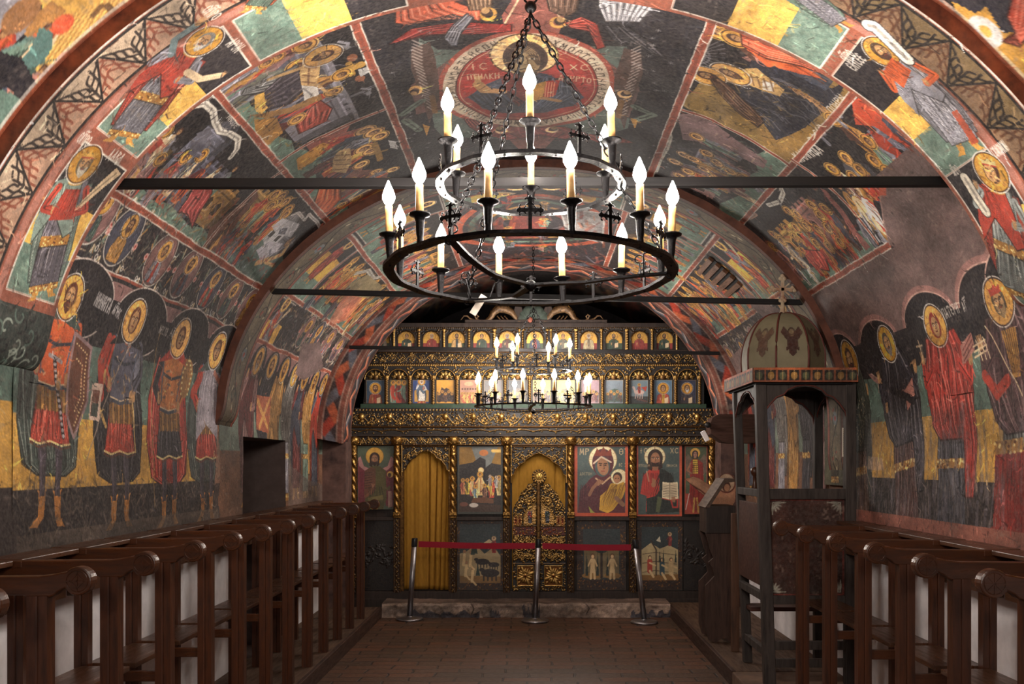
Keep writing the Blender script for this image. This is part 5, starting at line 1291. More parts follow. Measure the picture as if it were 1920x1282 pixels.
# ribs: painted soffit plus the two side faces
def rib(name, cv, y0, y1, sl, sr, facecol):
    prof = cv.prof
    idx = np.where((cv.v >= -sl) & (cv.v <= sr))[0]
    x, z = prof.xz(cv.v[idx])
    # the rib sinks back into the wall, rounded, at each foot
    e = np.minimum((cv.v[idx] + sl), (sr - cv.v[idx])) / .22
    e = np.sqrt(np.clip(1 - (1 - np.clip(e, 0, 1)) ** 2, 0, 1))
    cxx, czz = x * (1 + .034 * (1 - e)), z + (1 - e) * .03 * (z > 2.1)
    xyz = np.empty((len(idx), cv.nu, 3), np.float32)
    xyz[..., 0] = cxx[:, None]; xyz[..., 1] = cv.u[None, :]; xyz[..., 2] = czz[:, None]
    sub = Canvas.__new__(Canvas); sub.c = cv.c[idx]
    o = tag(grid_object(name, sub, xyz, M_FR, flip=True), kind='structure')
    mb = MB(); n = len(idx); st = max(1, n // 160); ii = list(range(0, n, st)) + [n - 1]
    for yy, fl in ((y0, 0), (y1, 1)):
        vs = []
        for i in ii:
            s = cv.v[idx[i]]; X2, Z2 = VP.xz(s * VP.smax / prof.smax); vs += [(cxx[i], yy, czz[i]), (X2 * 1.012, yy, Z2 + .012 * (Z2 > 2.1))]
        fs = [(2 * k, 2 * k + 2, 2 * k + 3, 2 * k + 1) for k in range(len(ii) - 1)]
        mb.add(vs, fs)
    if not isinstance(facecol, Canvas): f = mb.build('rib_face', facecol, o)
    else:
        fc = facecol; X1, Z1 = prof.xz(fc.v); X2, Z2 = VP.xz(fc.v * VP.smax / prof.smax); t = fc.u[None, :]
        XX = X1[:, None] * (1 - t) + X2[:, None] * 1.01 * t; ZZ = Z1[:, None] * (1 - t) + (Z2 + .01)[:, None] * t
        grid_object('rib_face', fc, np.stack([XX, np.full_like(XX, y0), ZZ], -1).astype(np.float32), M_FR, o)
    return o
M_RIBF = plain('rib_face_paint', (150, 80, 52), .75, var=.35, scale=9, bumpy=.3, dark=(70, 40, 32))
rib('trim_1', cR1, YR1[0], YR1[1], abs(cR1.P(45, 700)[1]), abs(cR1.P(1900, 585)[1]), M_RIBF)
rib('trim_2', cR2, YR2[0], YR2[1], abs(cR2.P(432, 800)[1]), 3.9, plain('rib_face_dark', (92, 54, 40), .75, var=.35, scale=9, bumpy=.3))
s3l, s3r = abs(cR3.P(652, 832)[1]), abs(cR3.P(1352, 800)[1])
cf = Canvas(0, 1, -s3l, s3r, .05, .009, (128, 78, 66)); cf.reset()
cf.line([(.5, a) for a in np.linspace(-4, 4, 60)], .5, (60, 50, 54)); k = 0
for a in np.arange(-4, 4, .16):
    d = .17 if k % 2 else -.17; k += 1
    cf.line([(.5 + d, a), (.5 - d, a + .16)], .16, [(168, 62, 44), (186, 96, 60), (96, 100, 112)][k % 3])
for u in (.06, .24, .76, .95): cf.line([(u, a) for a in np.linspace(-4, 4, 60)], .03, (190, 168, 150) if u != .95 else (60, 40, 36), .8)
cf.mw = .02; cf.weather(1.5, 8); cf.u = cf.u
rib('trim_3', cR3, YR3[0], YR3[1], s3l, s3r, cf)

# end wall behind the screen and the wall behind the visitor
def endwall(name, y, mat):
    mb = MB(); pts = [(-2.5, 0)] + [(float(a) * 1.02, float(b) * 1.01) for a, b in zip(VP.x[::40], VP.z[::40])] + [(2.5, 0)]
    mb.prism(pts, 'y', y, y + .1); return tag(mb.build(name, mat), kind='structure')
endwall('wall_far', YEND - .05, M_DARKP); endwall('wall_back', -4.1, plain('back_plaster', (120, 96, 84), .9, var=.3, scale=3))

# floor of worn bricks
def brick_floor():
    m, nt, b = new_mat('worn_floor_brick'); v = coords(nt)
    wob = N(nt, 'ShaderNodeVectorMath', operation='ADD'); nz = nt.nodes.new('ShaderNodeTexNoise'); nz.inputs['Scale'].default_value = 3.0
    nt.links.new(v, nz.inputs['Vector']); sc = N(nt, 'ShaderNodeVectorMath', operation='SCALE'); sc.inputs['Scale'].default_value = .09
    nt.links.new(nz.outputs['Color'], sc.inputs[0]); nt.links.new(v, wob.inputs[0]); nt.links.new(sc.outputs[0], wob.inputs[1])
    br = nt.nodes.new('ShaderNodeTexBrick'); nt.links.new(wob.outputs[0], br.inputs['Vector'])
    br.inputs['Scale'].default_value = 1.0; br.inputs['Brick Width'].default_value = .40; br.inputs['Row Height'].default_value = .165; br.inputs['Mortar Size'].default_value = .011; br.inputs['Mortar Smooth'].default_value = .4; br.inputs['Bias'].default_value = -.1
    br.inputs['Color1'].default_value = (*L3((104, 68, 48)), 1); br.inputs['Color2'].default_value = (*L3((70, 56, 44)), 1); br.inputs['Mortar'].default_value = (*L3((34, 28, 24)), 1)
    n1 = noise(nt, v, 2.2, 6, .6); n2 = noise(nt, v, 22, 4)
    c = mixc(nt, ramp(nt, n1, [(.4, 0.0), (.75, .5)]), br.outputs[0], L3((80, 62, 48)))
    c = mixc(nt, ramp(nt, n2, [(.5, 0.0), (.8, .5)]), c, L3((60, 42, 34)))
    nt.links.new(c, b.inputs['Base Color']); nt.links.new(ramp(nt, n2, [(.3, .62), (.7, .42)]), b.inputs['Roughness'])
    h = N(nt, 'ShaderNodeMath', operation='SUBTRACT'); nt.links.new(n2, h.inputs[0]); nt.links.new(br.outputs['Fac'], h.inputs[1]); bump(nt, b, h.outputs[0], .5, .008)
    return m
mb = MB(); mb.add([(-2.5, -4, 0), (2.5, -4, 0), (2.5, YEND, 0), (-2.5, YEND, 0)], [(0, 1, 2, 3)])
tag(mb.build('floor', brick_floor()), kind='structure')
# ------------------------------------------------------------------ wood and metal
W_STALL = wood('stall_walnut', (74, 40, 22), .36, 'z', .4)
W_STALLX = wood('stall_walnut_rail', (76, 42, 23), .30, 'x', .45)
W_STALLY = wood('stall_walnut_plank', (84, 54, 36), .30, 'y', .55)
W_DARK = wood('old_dark_oak', (50, 38, 32), .5, 'z', .4)
W_BEAM = wood('black_tie_beam', (17, 13, 13), .6, 'x', .3)
W_PLANK = wood('worn_platform_boards', (92, 70, 54), .62, 'y', .3)
W_FOOT = wood('platform_edge_board', (70, 48, 38), .55, 'y', .35)
IRON = plain('wrought_iron', (24, 22, 23), .36, metal=.75, var=.5, scale=60, bumpy=.5, spec=.5)
STEEL, _n, _b = new_mat('brushed_steel'); _b.inputs['Base Color'].default_value = (.33, .32, .33, 1); _b.inputs['Metallic'].default_value = 1.0; _b.inputs['Roughness'].default_value = .38
BLACKP = plain('black_plastic', (22, 22, 24), .4, var=.1, bumpy=0)

# raised side platforms and the stone step before the screen
def slab(name, x0, x1, y0, y1, z0, z1, mat, kind='structure', bev=.006):
    return tag(MB().box(((x0 + x1) / 2, (y0 + y1) / 2, (z0 + z1) / 2), (x1 - x0, y1 - y0, z1 - z0), bev=bev).build(name, mat), kind=kind)
slab('floor', -2.45, -1.80, -3.9, 11.60, 0, .125, W_PLANK)
slab('trim_4', -1.80, -1.765, -3.9, 11.60, 0, .13, W_FOOT)
slab('floor', 1.63, 2.45, 8.02, 11.98, 0, .125, W_PLANK)
slab('trim_5', 1.595, 1.63, 8.02, 11.98, 0, .13, W_FOOT)
stone = plain('worn_stone', (128, 110, 98), .85, var=.3, scale=7, bumpy=.5, dark=(66, 54, 48))
slab('floor', 1.60, 2.45, -3.9, 8.02, 0, .12, plain('worn_stone_slab', (112, 88, 72), .8, var=.3, scale=5, bumpy=.4), bev=.012)
# stone step: irregular front, patched with dark slate
cs = Canvas(-1.765, 1.595, 0, .60, .009, .009, (150, 130, 116))
cs.h = None
for k in range(200): cs.ell((cs.rs.uniform(-1.8, 1.6), cs.rs.uniform(0, .2)), cs.rs.uniform(.01, .07), .02, [(176, 152, 132), (120, 100, 88)][k % 2], .5)
def blob(pts, col): cs.poly([(a + cs.rs.uniform(-.01, .01), b + cs.rs.uniform(-.008, .008)) for a, b in pts], col)
SLA = (78, 76, 84)
for x0, x1, hh in ((-1.45, -.62, .09), (-.5, -.38, .10), (-.12, .08, .17), (1.13, 1.6, .10)):
    n = 14; blob([(x0, 0)] + [(x0 + (x1 - x0) * k / n, hh * (.75 + .35 * math.sin(k * 1.9))) for k in range(n + 1)] + [(x1, 0)], SLA)
cs.poly([(-1.8, .185), (1.6, .185), (1.6, .6), (-1.8, .6)], (108, 88, 76))
for x in (-.72, -.02, .62): cs.line([(x, .05), (x + .03, .12), (x - .02, .2), (x + .05, .4), (x, .6)], .012, (60, 50, 46))
for k in range(30): x = -1.7 + k * .11; cs.line([(x, .19 + .01 * math.sin(k)), (x + .11, .19 + .01 * math.sin(k + 1))], .012, (176, 154, 136), .8)
cs.weather(1.4, 91)
n = vnoise(cs.nv, cs.nu, 12, 77) * .03 + vnoise(cs.nv, cs.nu, 4, 78) * .012
arc = cs.v[:, None] * np.ones((1, cs.nu)); Zs = np.minimum(arc, .175); Yf = 11.62 + np.maximum(arc - .175, 0)
bevl = np.clip(1 - np.abs(arc - .175) / .03, 0, 1) * .012
xyz = np.stack([np.broadcast_to(cs.u[None, :], arc.shape), Yf - n * (arc < .2) + bevl, Zs - n * .4 - bevl], -1).astype(np.float32)
xyz[0, :, 2] = 0
stp = tag(grid_object('floor', cs, xyz, M_FR, flip=False), kind='structure')
# hearth floor behind the step, under the screen
slab('floor', -2.45, 2.45, 12.0, YEND - .1, 0, .165, W_DARK)

# tie beams
def beam(pL, pR, Y, hh, dd, label):
    xl, zl = W(*pL, Y); xr, zr = W(*pR, Y)
    mb = MB(); e = .10
    sl = (zr - zl) / (xr - xl)
    L = (xl - e, zl - e * sl); R = (xr + e, zr + e * sl)
    m = Matrix.Rotation(-math.atan(sl), 4, 'Y')
    mb.box(((L[0] + R[0]) / 2, Y, (L[1] + R[1]) / 2), (math.hypot(R[0] - L[0], R[1] - L[1]), dd, hh), bev=.004, M=m)
    return tag(mb.build('tie_beam', W_BEAM), label, 'beam')
beam((218, 345), (1785, 341), 4.96, .045, .05, 'nearest dark tie beam crossing the vault behind the large chandelier')
beam((505, 546), (1505, 567), 7.83, .040, .05, 'middle dark tie beam at the second painted arch, ending above the canopy throne')
beam((672, 651), (1332, 662), 11.28, .036, .045, 'farthest thin tie beam in front of the top row of icons')

# ------------------------------------------------------------------ choir stalls
SP0, SPD = 3.13, .634
def stall_proto(sd):
    """stall on the left (sd=-1) or right (sd=1); origin on the platform at the divider"""
    root = empty('choir_stall')
    X = lambda d: sd * d
    # armrest: flat rail swelling into a round scroll end
    pts = []
    kc, kz, kr = 1.712, 1.232, .054
    for a in np.linspace(40, 330, 22):
        t = math.radians(a); pts.append((X(kc - kr * math.cos(math.radians(180) - t) * -1 if False else kc + kr * math.cos(t)), kz + kr * math.sin(t)))
    # under side back to the wall
    low = [(1.785, 1.192), (1.80, 1.178), (1.815, 1.172), (1.90, 1.172), (1.915, 1.178), (2.40, 1.178)]
    top = [(2.40, 1.246), (1.86, 1.250), (1.81, 1.256), (1.775, 1.264)]
    pts = pts + [(X(a), b) for a, b in low + top]
    mb = MB(); mb.prism(pts, 'y', -.028, .028)
    arm_ = mb.build('armrest', W_STALLX, root)
    bev = arm_.modifiers.new('soft_edge', 'BEVEL'); bev.width = .006; bev.segments = 2; bev.limit_method = 'ANGLE'; bev.angle_limit = .9
    st = MB()
    for k in range(8):
        a = k * PI / 4; st.box((X(kc + .018 * math.cos(a)), -.029, kz + .018 * math.sin(a)), (.044, .004, .0045), M=Matrix.Rotation(-a * 1, 4, 'Y'))
    st.tube([(X(kc + .040 * math.cos(a)), -.0285, kz + .040 * math.sin(a)) for a in np.linspace(0, 2 * PI, 20, endpoint=False)], .0022, 5, closed=True)
    st.build('carved_star', W_STALLX, arm_)
    # front post with a groove
    def post(d, w, z1, dep=.062):
        h = w / 2; g = .004
        return [(X(d) - h, -dep / 2), (X(d) - g * 1.5, -dep / 2), (X(d), -dep / 2 + g), (X(d) + g * 1.5, -dep / 2), (X(d) + h, -dep / 2), (X(d) + h, dep / 2), (X(d) - h, dep / 2)]
    f = MB().prism(post(1.862, .078, 1.18), 'z', 0, 1.176); f.build('front_post', W_STALL, root)
    f = MB().prism(post(2.275, .07, 1.18, .055), 'z', 0, 1.18); f.build('rear_post', W_STALL, root)
    MB().box((X(2.07), 0, .60), (.35, .034, .052), bev=.004).build('stretcher', W_STALLX, root)
    MB().box((X(2.15), SPD / 2, .645), (.25, SPD - .072, .026), bev=.004).build('seat', W_STALLY, root)
    MB().box((X(2.36), SPD / 2, 1.10), (.028, SPD - .066, .20), bev=.003).build('back_rail', W_STALLY, root)
    MB().box((X(2.368), SPD / 2, 1.235), (.180, SPD - .074, .024), bev=.004).build('ledge', W_STALLY, root)
    MB().box((X(2.345), 0, 1.230), (.20, .062, .028), bev=.003).build('ledge_bracket', W_STALLX, root)
    return root
ORD = ['nearest', 'second', 'third', 'fourth', 'fifth', 'sixth', 'seventh', 'eighth', 'ninth', 'tenth', 'eleventh', 'twelfth', 'thirteenth']
pL = stall_proto(-1)
for k in range(13):
    o = pL if k == 0 else copy_tree(pL)
    o.location = (0, SP0 + SPD * k, .125)
    lab = ('nearest dark walnut choir stall at the left edge of the photo' if k == 0 else
           'farthest walnut choir stall of the left row, beside the painted screen' if k == 12 else
           '%s dark walnut choir stall counted from the camera in the left row' % ORD[k])
    tag(o, lab, 'stall', 'choir stalls along the left wall')
pR = stall_proto(1)
for k in range(6):
    o = pR if k == 0 else copy_tree(pR)
    o.location = (0, 3.72 + SPD * k, .12)
    lab = ('nearest dark walnut choir stall at the right edge of the photo' if k == 0 else
           'last walnut choir stall of the right row, against the canopied throne' if k == 5 else
           '%s dark walnut choir stall counted from the camera in the right row' % ORD[k])
    tag(o, lab, 'stall', 'choir stalls along the right wall')

# ------------------------------------------------------------------ chandeliers
BULB = None
def bulb_mat():
    m, nt, b = new_mat('glowing_flame_bulb')
    b.inputs['Base Color'].default_value = (1, .95, .88, 1); b.inputs['Emission Color'].default_value = (1.0, .92, .84, 1)
    b.inputs['Emission Strength'].default_value = BULB_E
    return m
def sleeve_mat():
    m, nt, b = new_mat('ivory_candle_sleeve'); v = coords(nt)
    n = noise(nt, v, 30, 3)
    nt.links.new(ramp(nt, n, [(.3, L3((206, 150, 84))), (.7, L3((236, 194, 128)))]), b.inputs['Base Color']); b.inputs['Roughness'].default_value = .5
    b.inputs['Subsurface Weight'].default_value = .25; b.inputs['Subsurface Radius'].default_value = (.02, .01, .005); b.inputs['Subsurface Scale'].default_value = .5
    return m
BULB_E = 150.0
M_BULB = bulb_mat(); M_SLV = sleeve_mat()

def fleur(mb, z=0.0, h=.135):
    """wrought cross with curled tips, standing in the xz plane"""
    def bar(a, b, w=.008): mb.box(((a[0] + b[0]) / 2, 0, (a[1] + b[1]) / 2), (abs(a[0] - b[0]) + w * 2, .007, abs(a[1] - b[1]) + w * 2))
    cz = z + h * .62
    bar((0, z), (0, z + h * .95), .007); bar((-.038, cz), (.038, cz), .006)
    for px_, pz, a0 in ((0, z + h, PI / 2), (-.045, cz, PI), (.045, cz, 0)):
        mb.ball((px_, 0, pz), .009, 6, 4, (1, .5, 1))
        for sg in (-1, 1):
            pts = []
            for k in range(9):
                t = k / 8 * 4.2; r = .017 * (1 - t / 6)
                a = a0 + PI + sg * t
                bx = px_ + (r * math.cos(a)) + sg * .016 * math.cos(a0 + PI / 2) - .012 * math.cos(a0); bz = pz + (r * math.sin(a)) + sg * .016 * math.sin(a0 + PI / 2) - .012 * math.sin(a0)
                pts.append((bx, 0, bz))
            mb.tube(pts, .0035, 5)

def chain(mb, A, B, link=.046, r=.0042):
    A = Vector(A); B = Vector(B); D = B - A; n = max(2, int(D.length / (link * .74))); d = D.normalized()
    s = d.cross(Vector((0, 1, 0))); s.normalize(); t = d.cross(s)
    for k in range(n):
        c = A + D * ((k + .5) / n); w = s if k % 2 else t
        pts = []
        for j in range(8):
            a = 2 * PI * j / 8; pts.append(c + d * (link * .5 * math.cos(a)) + w * (.0115 * math.sin(a)))
        mb.tube([tuple(p) for p in pts], r, 5, closed=True)

def make_chandelier(sc=1.0, tilt=0.0, rot=0.0, hook=.0, top=1.15, crot=0.0, arot=0.0):
    root = empty('chandelier')
    R1_, R2_, H2 = .645 * sc, .418 * sc, .41 * sc
    def annulus(R, w, t, z, name, mat=IRON):
        mb = MB(); n = 96; vs = []; fs = []
        for k in range(n):
            a = 2 * PI * k / n; q = 1 + .004 * math.sin(k * 7.3)
            for r, zz in ((R - w / 2, z - t / 2), (R + w / 2, z - t / 2), (R + w / 2, z + t / 2), (R - w / 2, z + t / 2)): vs.append((r * q * math.cos(a), r * q * math.sin(a), zz + .0012 * math.sin(k * 5.1)))
        for k in range(n):
            k2 = (k + 1) % n
            for j in range(4): fs.append((k * 4 + j, k * 4 + (j + 1) % 4, k2 * 4 + (j + 1) % 4, k2 * 4 + j))
        mb.add(vs, fs)
        # hammered rivets under the ring
        for k in range(0, n, 4):
            a = 2 * PI * k / n; mb.ball((R * math.cos(a), R * math.sin(a), z - t / 2), .006 * sc, 6, 4)
        return mb.build(name, mat, root)
    annulus(R1_, .052 * sc, .014 * sc, 0, 'lower_ring'); annulus(R2_, .040 * sc, .016 * sc, H2, 'upper_ring')
    def pt(R, th, z): return (-R * math.sin(th), -R * math.cos(th), z)      # th from the near side towards the left
    cup = MB().lathe([(.013 * sc, -.012 * sc), (.015 * sc, 0), (.013 * sc, .02 * sc), (.016 * sc, .035 * sc), (.019 * sc, .09 * sc), (.024 * sc, .108 * sc), (.044 * sc, .116 * sc), (.046 * sc, .122 * sc), (.030 * sc, .120 * sc), (.018 * sc, .118 * sc)], seg=14)
    slv = MB().lathe([(.0165 * sc, .118 * sc), (.0168 * sc, .17 * sc), (.0160 * sc, .21 * sc), (.0168 * sc, .246 * sc), (.010 * sc, .252 * sc)], seg=12)
    blb = MB().lathe([(.010 * sc, .250 * sc), (.020 * sc, .262 * sc), (.0285 * sc, .280 * sc), (.0280 * sc, .296 * sc), (.021 * sc, .318 * sc), (.012 * sc, .338 * sc), (.0065 * sc, .352 * sc), (.002 * sc, .362 * sc)], seg=12)
    protos = None
    def candle(p):
        nonlocal protos
        if protos is None:
            a = cup.build('candle_cup', IRON, root); b = slv.build('candle_sleeve', M_SLV, a); c = blb.build('flame_bulb', M_BULB, a); protos = a
            a.location = p; return a
        a = copy_tree(protos, root); a.location = p; a.rotation_euler = (random.uniform(-.03, .03), random.uniform(-.03, .03), 0); return a
    for k in range(12): candle(pt(R1_, math.radians(15 + 30 * k + crot), .012 * sc))
    for k in range(6): candle(pt(R2_, math.radians(60 * k + crot), H2 + .012 * sc))
    fm = MB(); fleur(fm, 0, .135 * sc); fp = None
    for R, z, n, off in ((R1_, .007 * sc, 12, 0), (R2_, H2 + .007 * sc, 6, 30)):
        for k in range(n):
            th = math.radians(off + 360 / n * k + crot)
            if fp is None: fp = fm.build('wrought_cross', IRON, root); o = fp
            else: o = fp.copy(); COL.objects.link(o); o.parent = root
            o.location = pt(R, th, z); o.rotation_euler = (0, 0, -th + (0 if n == 6 else 0))
    ci = math.sin(tilt); hk = Vector((.0, 0, top)); hk = Matrix.Rotation(-tilt, 4, 'X') @ hk + Vector((.0, 0, 0))
    bs = (0, 0, -.055 * sc)
    for k, th in enumerate((30, 150, 270)):
        th = math.radians(th + arot)
        a = pt(R2_, th, H2 + .01); b = pt(R1_, th, .01); mb = MB()
        chain(mb, tuple(hk + Vector((0, 0, -.03))), (a[0], a[1], a[2] + .03)); mb.build('chain', IRON, root)
        mb = MB(); chain(mb, (a[0], a[1], a[2] - .02), (b[0], b[1], b[2] + .03)); mb.build('chain', IRON, root)
        mb = MB()
        for q in (a, b):
            mb.tube([(q[0], q[1] + .02 * math.cos(t), q[2] + .012 + .02 * math.sin(t)) for t in np.linspace(0, 2 * PI, 12, endpoint=False)], .004, 5, closed=True)
            mb.tube([(q[0] + .03 * math.cos(t) * (1 - t / 8), q[1], q[2] - .02 + .03 * math.sin(t) * (1 - t / 8)) for t in np.linspace(0, 5, 14)], .004, 5)
        mb.build('hook', IRON, root)
        # curved brace strap from the ring to the boss
        pts = []
        for t in np.linspace(0, 1, 14):
            r = R1_ * (1 - t); s = math.sin(t * PI) * .05 * sc
            pts.append((pt(1, th, 0)[0] * r + pt(1, th + PI / 2, 0)[0] * s, pt(1, th, 0)[1] * r + pt(1, th + PI / 2, 0)[1] * s, -.055 * sc * min(1, t * 1.6) + .0))
        MB().tube(pts, 0, flat=(.018 * sc, .005)).build('brace', IRON, root)
        mb = MB()
        for sg in (-1, 1):
            pts = [(pt(R1_ * .80, th + sg * (.10 + .012 * k), 0)[0], pt(R1_ * .80, th + sg * (.10 + .012 * k), 0)[1], -.02 + .018 * k * sc) for k in range(6)]
            mb.tube(pts, .0042 * sc, 5); c = pts[-1]
            mb.tube([(c[0] + sg * .02 * math.sin(t), c[1], c[2] + .018 * (1 - math.cos(t))) for t in np.linspace(0, 4.6, 10)], .0038 * sc, 5)
        mb.build('scroll_bracket', IRON, root)
    MB().lathe([(.004, -.085 * sc), (.02 * sc, -.075 * sc), (.035 * sc, -.055 * sc), (.02 * sc, -.04 * sc), (.004, -.03 * sc)], seg=12).build('boss', IRON, root)
    mb = MB(); mb.ball(tuple(hk), .028 * sc, 10, 8); mb.tube([(hk.x + .03 * math.cos(t), hk.y, hk.z + .045 + .03 * math.sin(t)) for t in np.linspace(0, 2 * PI, 12, endpoint=False)], .005, 6, closed=True)
    mb.build('top_ring', IRON, root)
    root.rotation_euler = (tilt, 0, rot)
    return root, hk
def hang(ch, hk, tilt, loc, ztop, label):
    ch.location = loc
    w_ = Matrix.Rotation(tilt, 4, 'X') @ hk; w_ = Vector(loc) + w_
    inv = Matrix.Rotation(-tilt, 4, 'X')
    mb = MB(); a = inv @ (w_ + Vector((0, 0, .07)) - Vector(loc)); b = inv @ (Vector((w_.x, w_.y, ztop)) - Vector(loc))
    chain(mb, tuple(a), tuple(b)); mb.build('chain', IRON, ch)
    return tag(ch, label, 'chandelier', 'two-tiered wrought iron chandeliers')
t1 = -math.radians(3.4)
ch1, hk1 = make_chandelier(.957, t1, 0, top=1.17, crot=0)
hang(ch1, hk1, t1, (-.012, 4.38, 2.635), 4.14, 'large two-tiered black iron candle chandelier hanging nearest the camera')
mb = MB(); mb.box((0, 0, 0), (.034, .006, .11), M=Matrix.Rotation(.55, 4, 'Y')); tg = mb.build('paper_tag', plain('tag_paper', (206, 192, 176), .7, var=.08), ch1, (-.26, .55, -.02)); tg['label'] = 'small pale tag strapped to the lower ring'
ch2, hk2 = make_chandelier(.95, 0, 0, top=1.10, crot=25, arot=-32)
hang(ch2, hk2, 0, (0, 10.75, 2.41), 4.13, 'smaller looking two-tiered iron chandelier hanging in front of the icon screen')

# ------------------------------------------------------------------ belt barrier posts
def stanchion(px_, pyb, pxt, Y, label):
    X0, _ = W(px_, pyb, Y); X1, _ = W(pxt, 1015, Y); H = .93
    root = empty('barrier_post', (X0, Y, 0), 0, label, 'barrier post', 'steel belt barrier posts')
    MB().lathe([(.148, 0), (.155, .006), (.155, .018), (.148, .026), (.06, .034), (.034, .042), (.03, .05)], seg=40).build('base', STEEL, root)
    dx = X1 - X0; m = Matrix.Translation((0, 0, .04)) @ Matrix.Shear('XY', 4, (dx / (H - .04), 0)) if False else Matrix(((1, 0, dx / H, 0), (0, 1, 0, 0), (0, 0, 1, .035), (0, 0, 0, 1)))
    MB().lathe([(.031, 0), (.031, H - .12)], seg=24, M=m).build('post', STEEL, root)
    MB().lathe([(.0335, H - .12), (.0345, H - .115), (.0345, H - .03), (.032, H - .025)], seg=24, M=m).build('belt_head', BLACKP, root)
    return root, X1
sx = []
for a in ((768, 1158, 778, 11.42, 'left steel belt barrier post in front of the yellow curtain'), (1003, 1160, 1010, 11.30, 'middle steel belt barrier post in front of the gilded double door'), (1208, 1162, 1190, 11.20, 'right steel belt barrier post, leaning, below the large red-robed icon')):
    sx.append((stanchion(*a)[1], a[3]))
BELT = plain('red_belt_webbing', (150, 14, 40), .7, var=.06, scale=60, bumpy=.1)
def belt(a, b, z0, z1, label):
    mb = MB(); n = 10; vs = []
    for k in range(n + 1):
        t = k / n; x = a[0] + .042 + (b[0] - a[0] - .084) * t; y = a[1] + (b[1] - a[1]) * t; z = z0 + (z1 - z0) * t - .01 * math.sin(PI * t)
        for dy in (-.0012, .0012):
            vs += [(x, y + dy, z - .034), (x, y + dy, z + .034)]
    fs = []
    for k in range(n):
        i = k * 4; j = i + 4
        fs += [(i, j, j + 1, i + 1), (i + 3, j + 3, j + 2, i + 2), (i + 1, j + 1, j + 3, i + 3), (i + 2, j + 2, j, i)]
    mb.add(vs, fs); return tag(mb.build('barrier_belt', BELT), label, 'belt', 'red retractable belts')
belt(sx[0], sx[1], .872, .862, 'red barrier belt stretched across the yellow curtain and left lower panel')
belt(sx[1], sx[2], .862, .852, 'red barrier belt stretched from the middle post to the right post')
# ------------------------------------------------------------------ gilded icon screen
IY = 12.05; PX = FPX / IY
def U(x): return (x - CX) / PX
def V_(y): return CAMH - (y - CY) / PX
def gilded_mat(name, rough=.34, dirt=.5):
    m, nt, b = new_mat(name)
    at = nt.nodes.new('ShaderNodeVertexColor'); at.layer_name = 'paint'; v = coords(nt)
    n2 = noise(nt, v, 60, 4)
    c = mixc(nt, ramp(nt, n2, [(.45, 0.0), (.8, dirt)]), at.outputs[0], (.05, .028, .014))
    nt.links.new(c, b.inputs['Base Color'])
    mu = N(nt, 'ShaderNodeMath', operation='MULTIPLY'); mu.inputs[1].default_value = .92; nt.links.new(at.outputs[1], mu.inputs[0]); nt.links.new(mu.outputs[0], b.inputs['Metallic'])
    nt.links.new(ramp(nt, n2, [(.3, rough), (.7, rough + .22)]), b.inputs['Roughness'])
    bump(nt, b, n2, .35, .004)
    return m
M_GILD = gilded_mat('gilded_carving')
M_ICON = fresco_mat('icon_paint', .16, .12, .40, .5, metal=.85)
M_GOLD = plain('gilded_wood', (158, 122, 66), .34, metal=.9, var=.35, scale=45, bumpy=.3, dark=(70, 42, 18))
M_DGOLD = plain('worn_gilded_wood', (112, 82, 44), .42, metal=.75, var=.4, scale=45, bumpy=.3, dark=(50, 30, 16))
M_DRED = plain('dark_red_moulding', (84, 36, 28), .55, var=.3, scale=20)
M_DGREEN = plain('dark_green_band', (40, 62, 46), .55, var=.25, scale=14)
GC = (176, 140, 78); GW = (34, 24, 18); GR = (98, 70, 40)
scr = empty('icon_screen', (0, IY, 0), 0, 'carved and gilded wooden icon screen closing the far end of the church', 'icon screen')

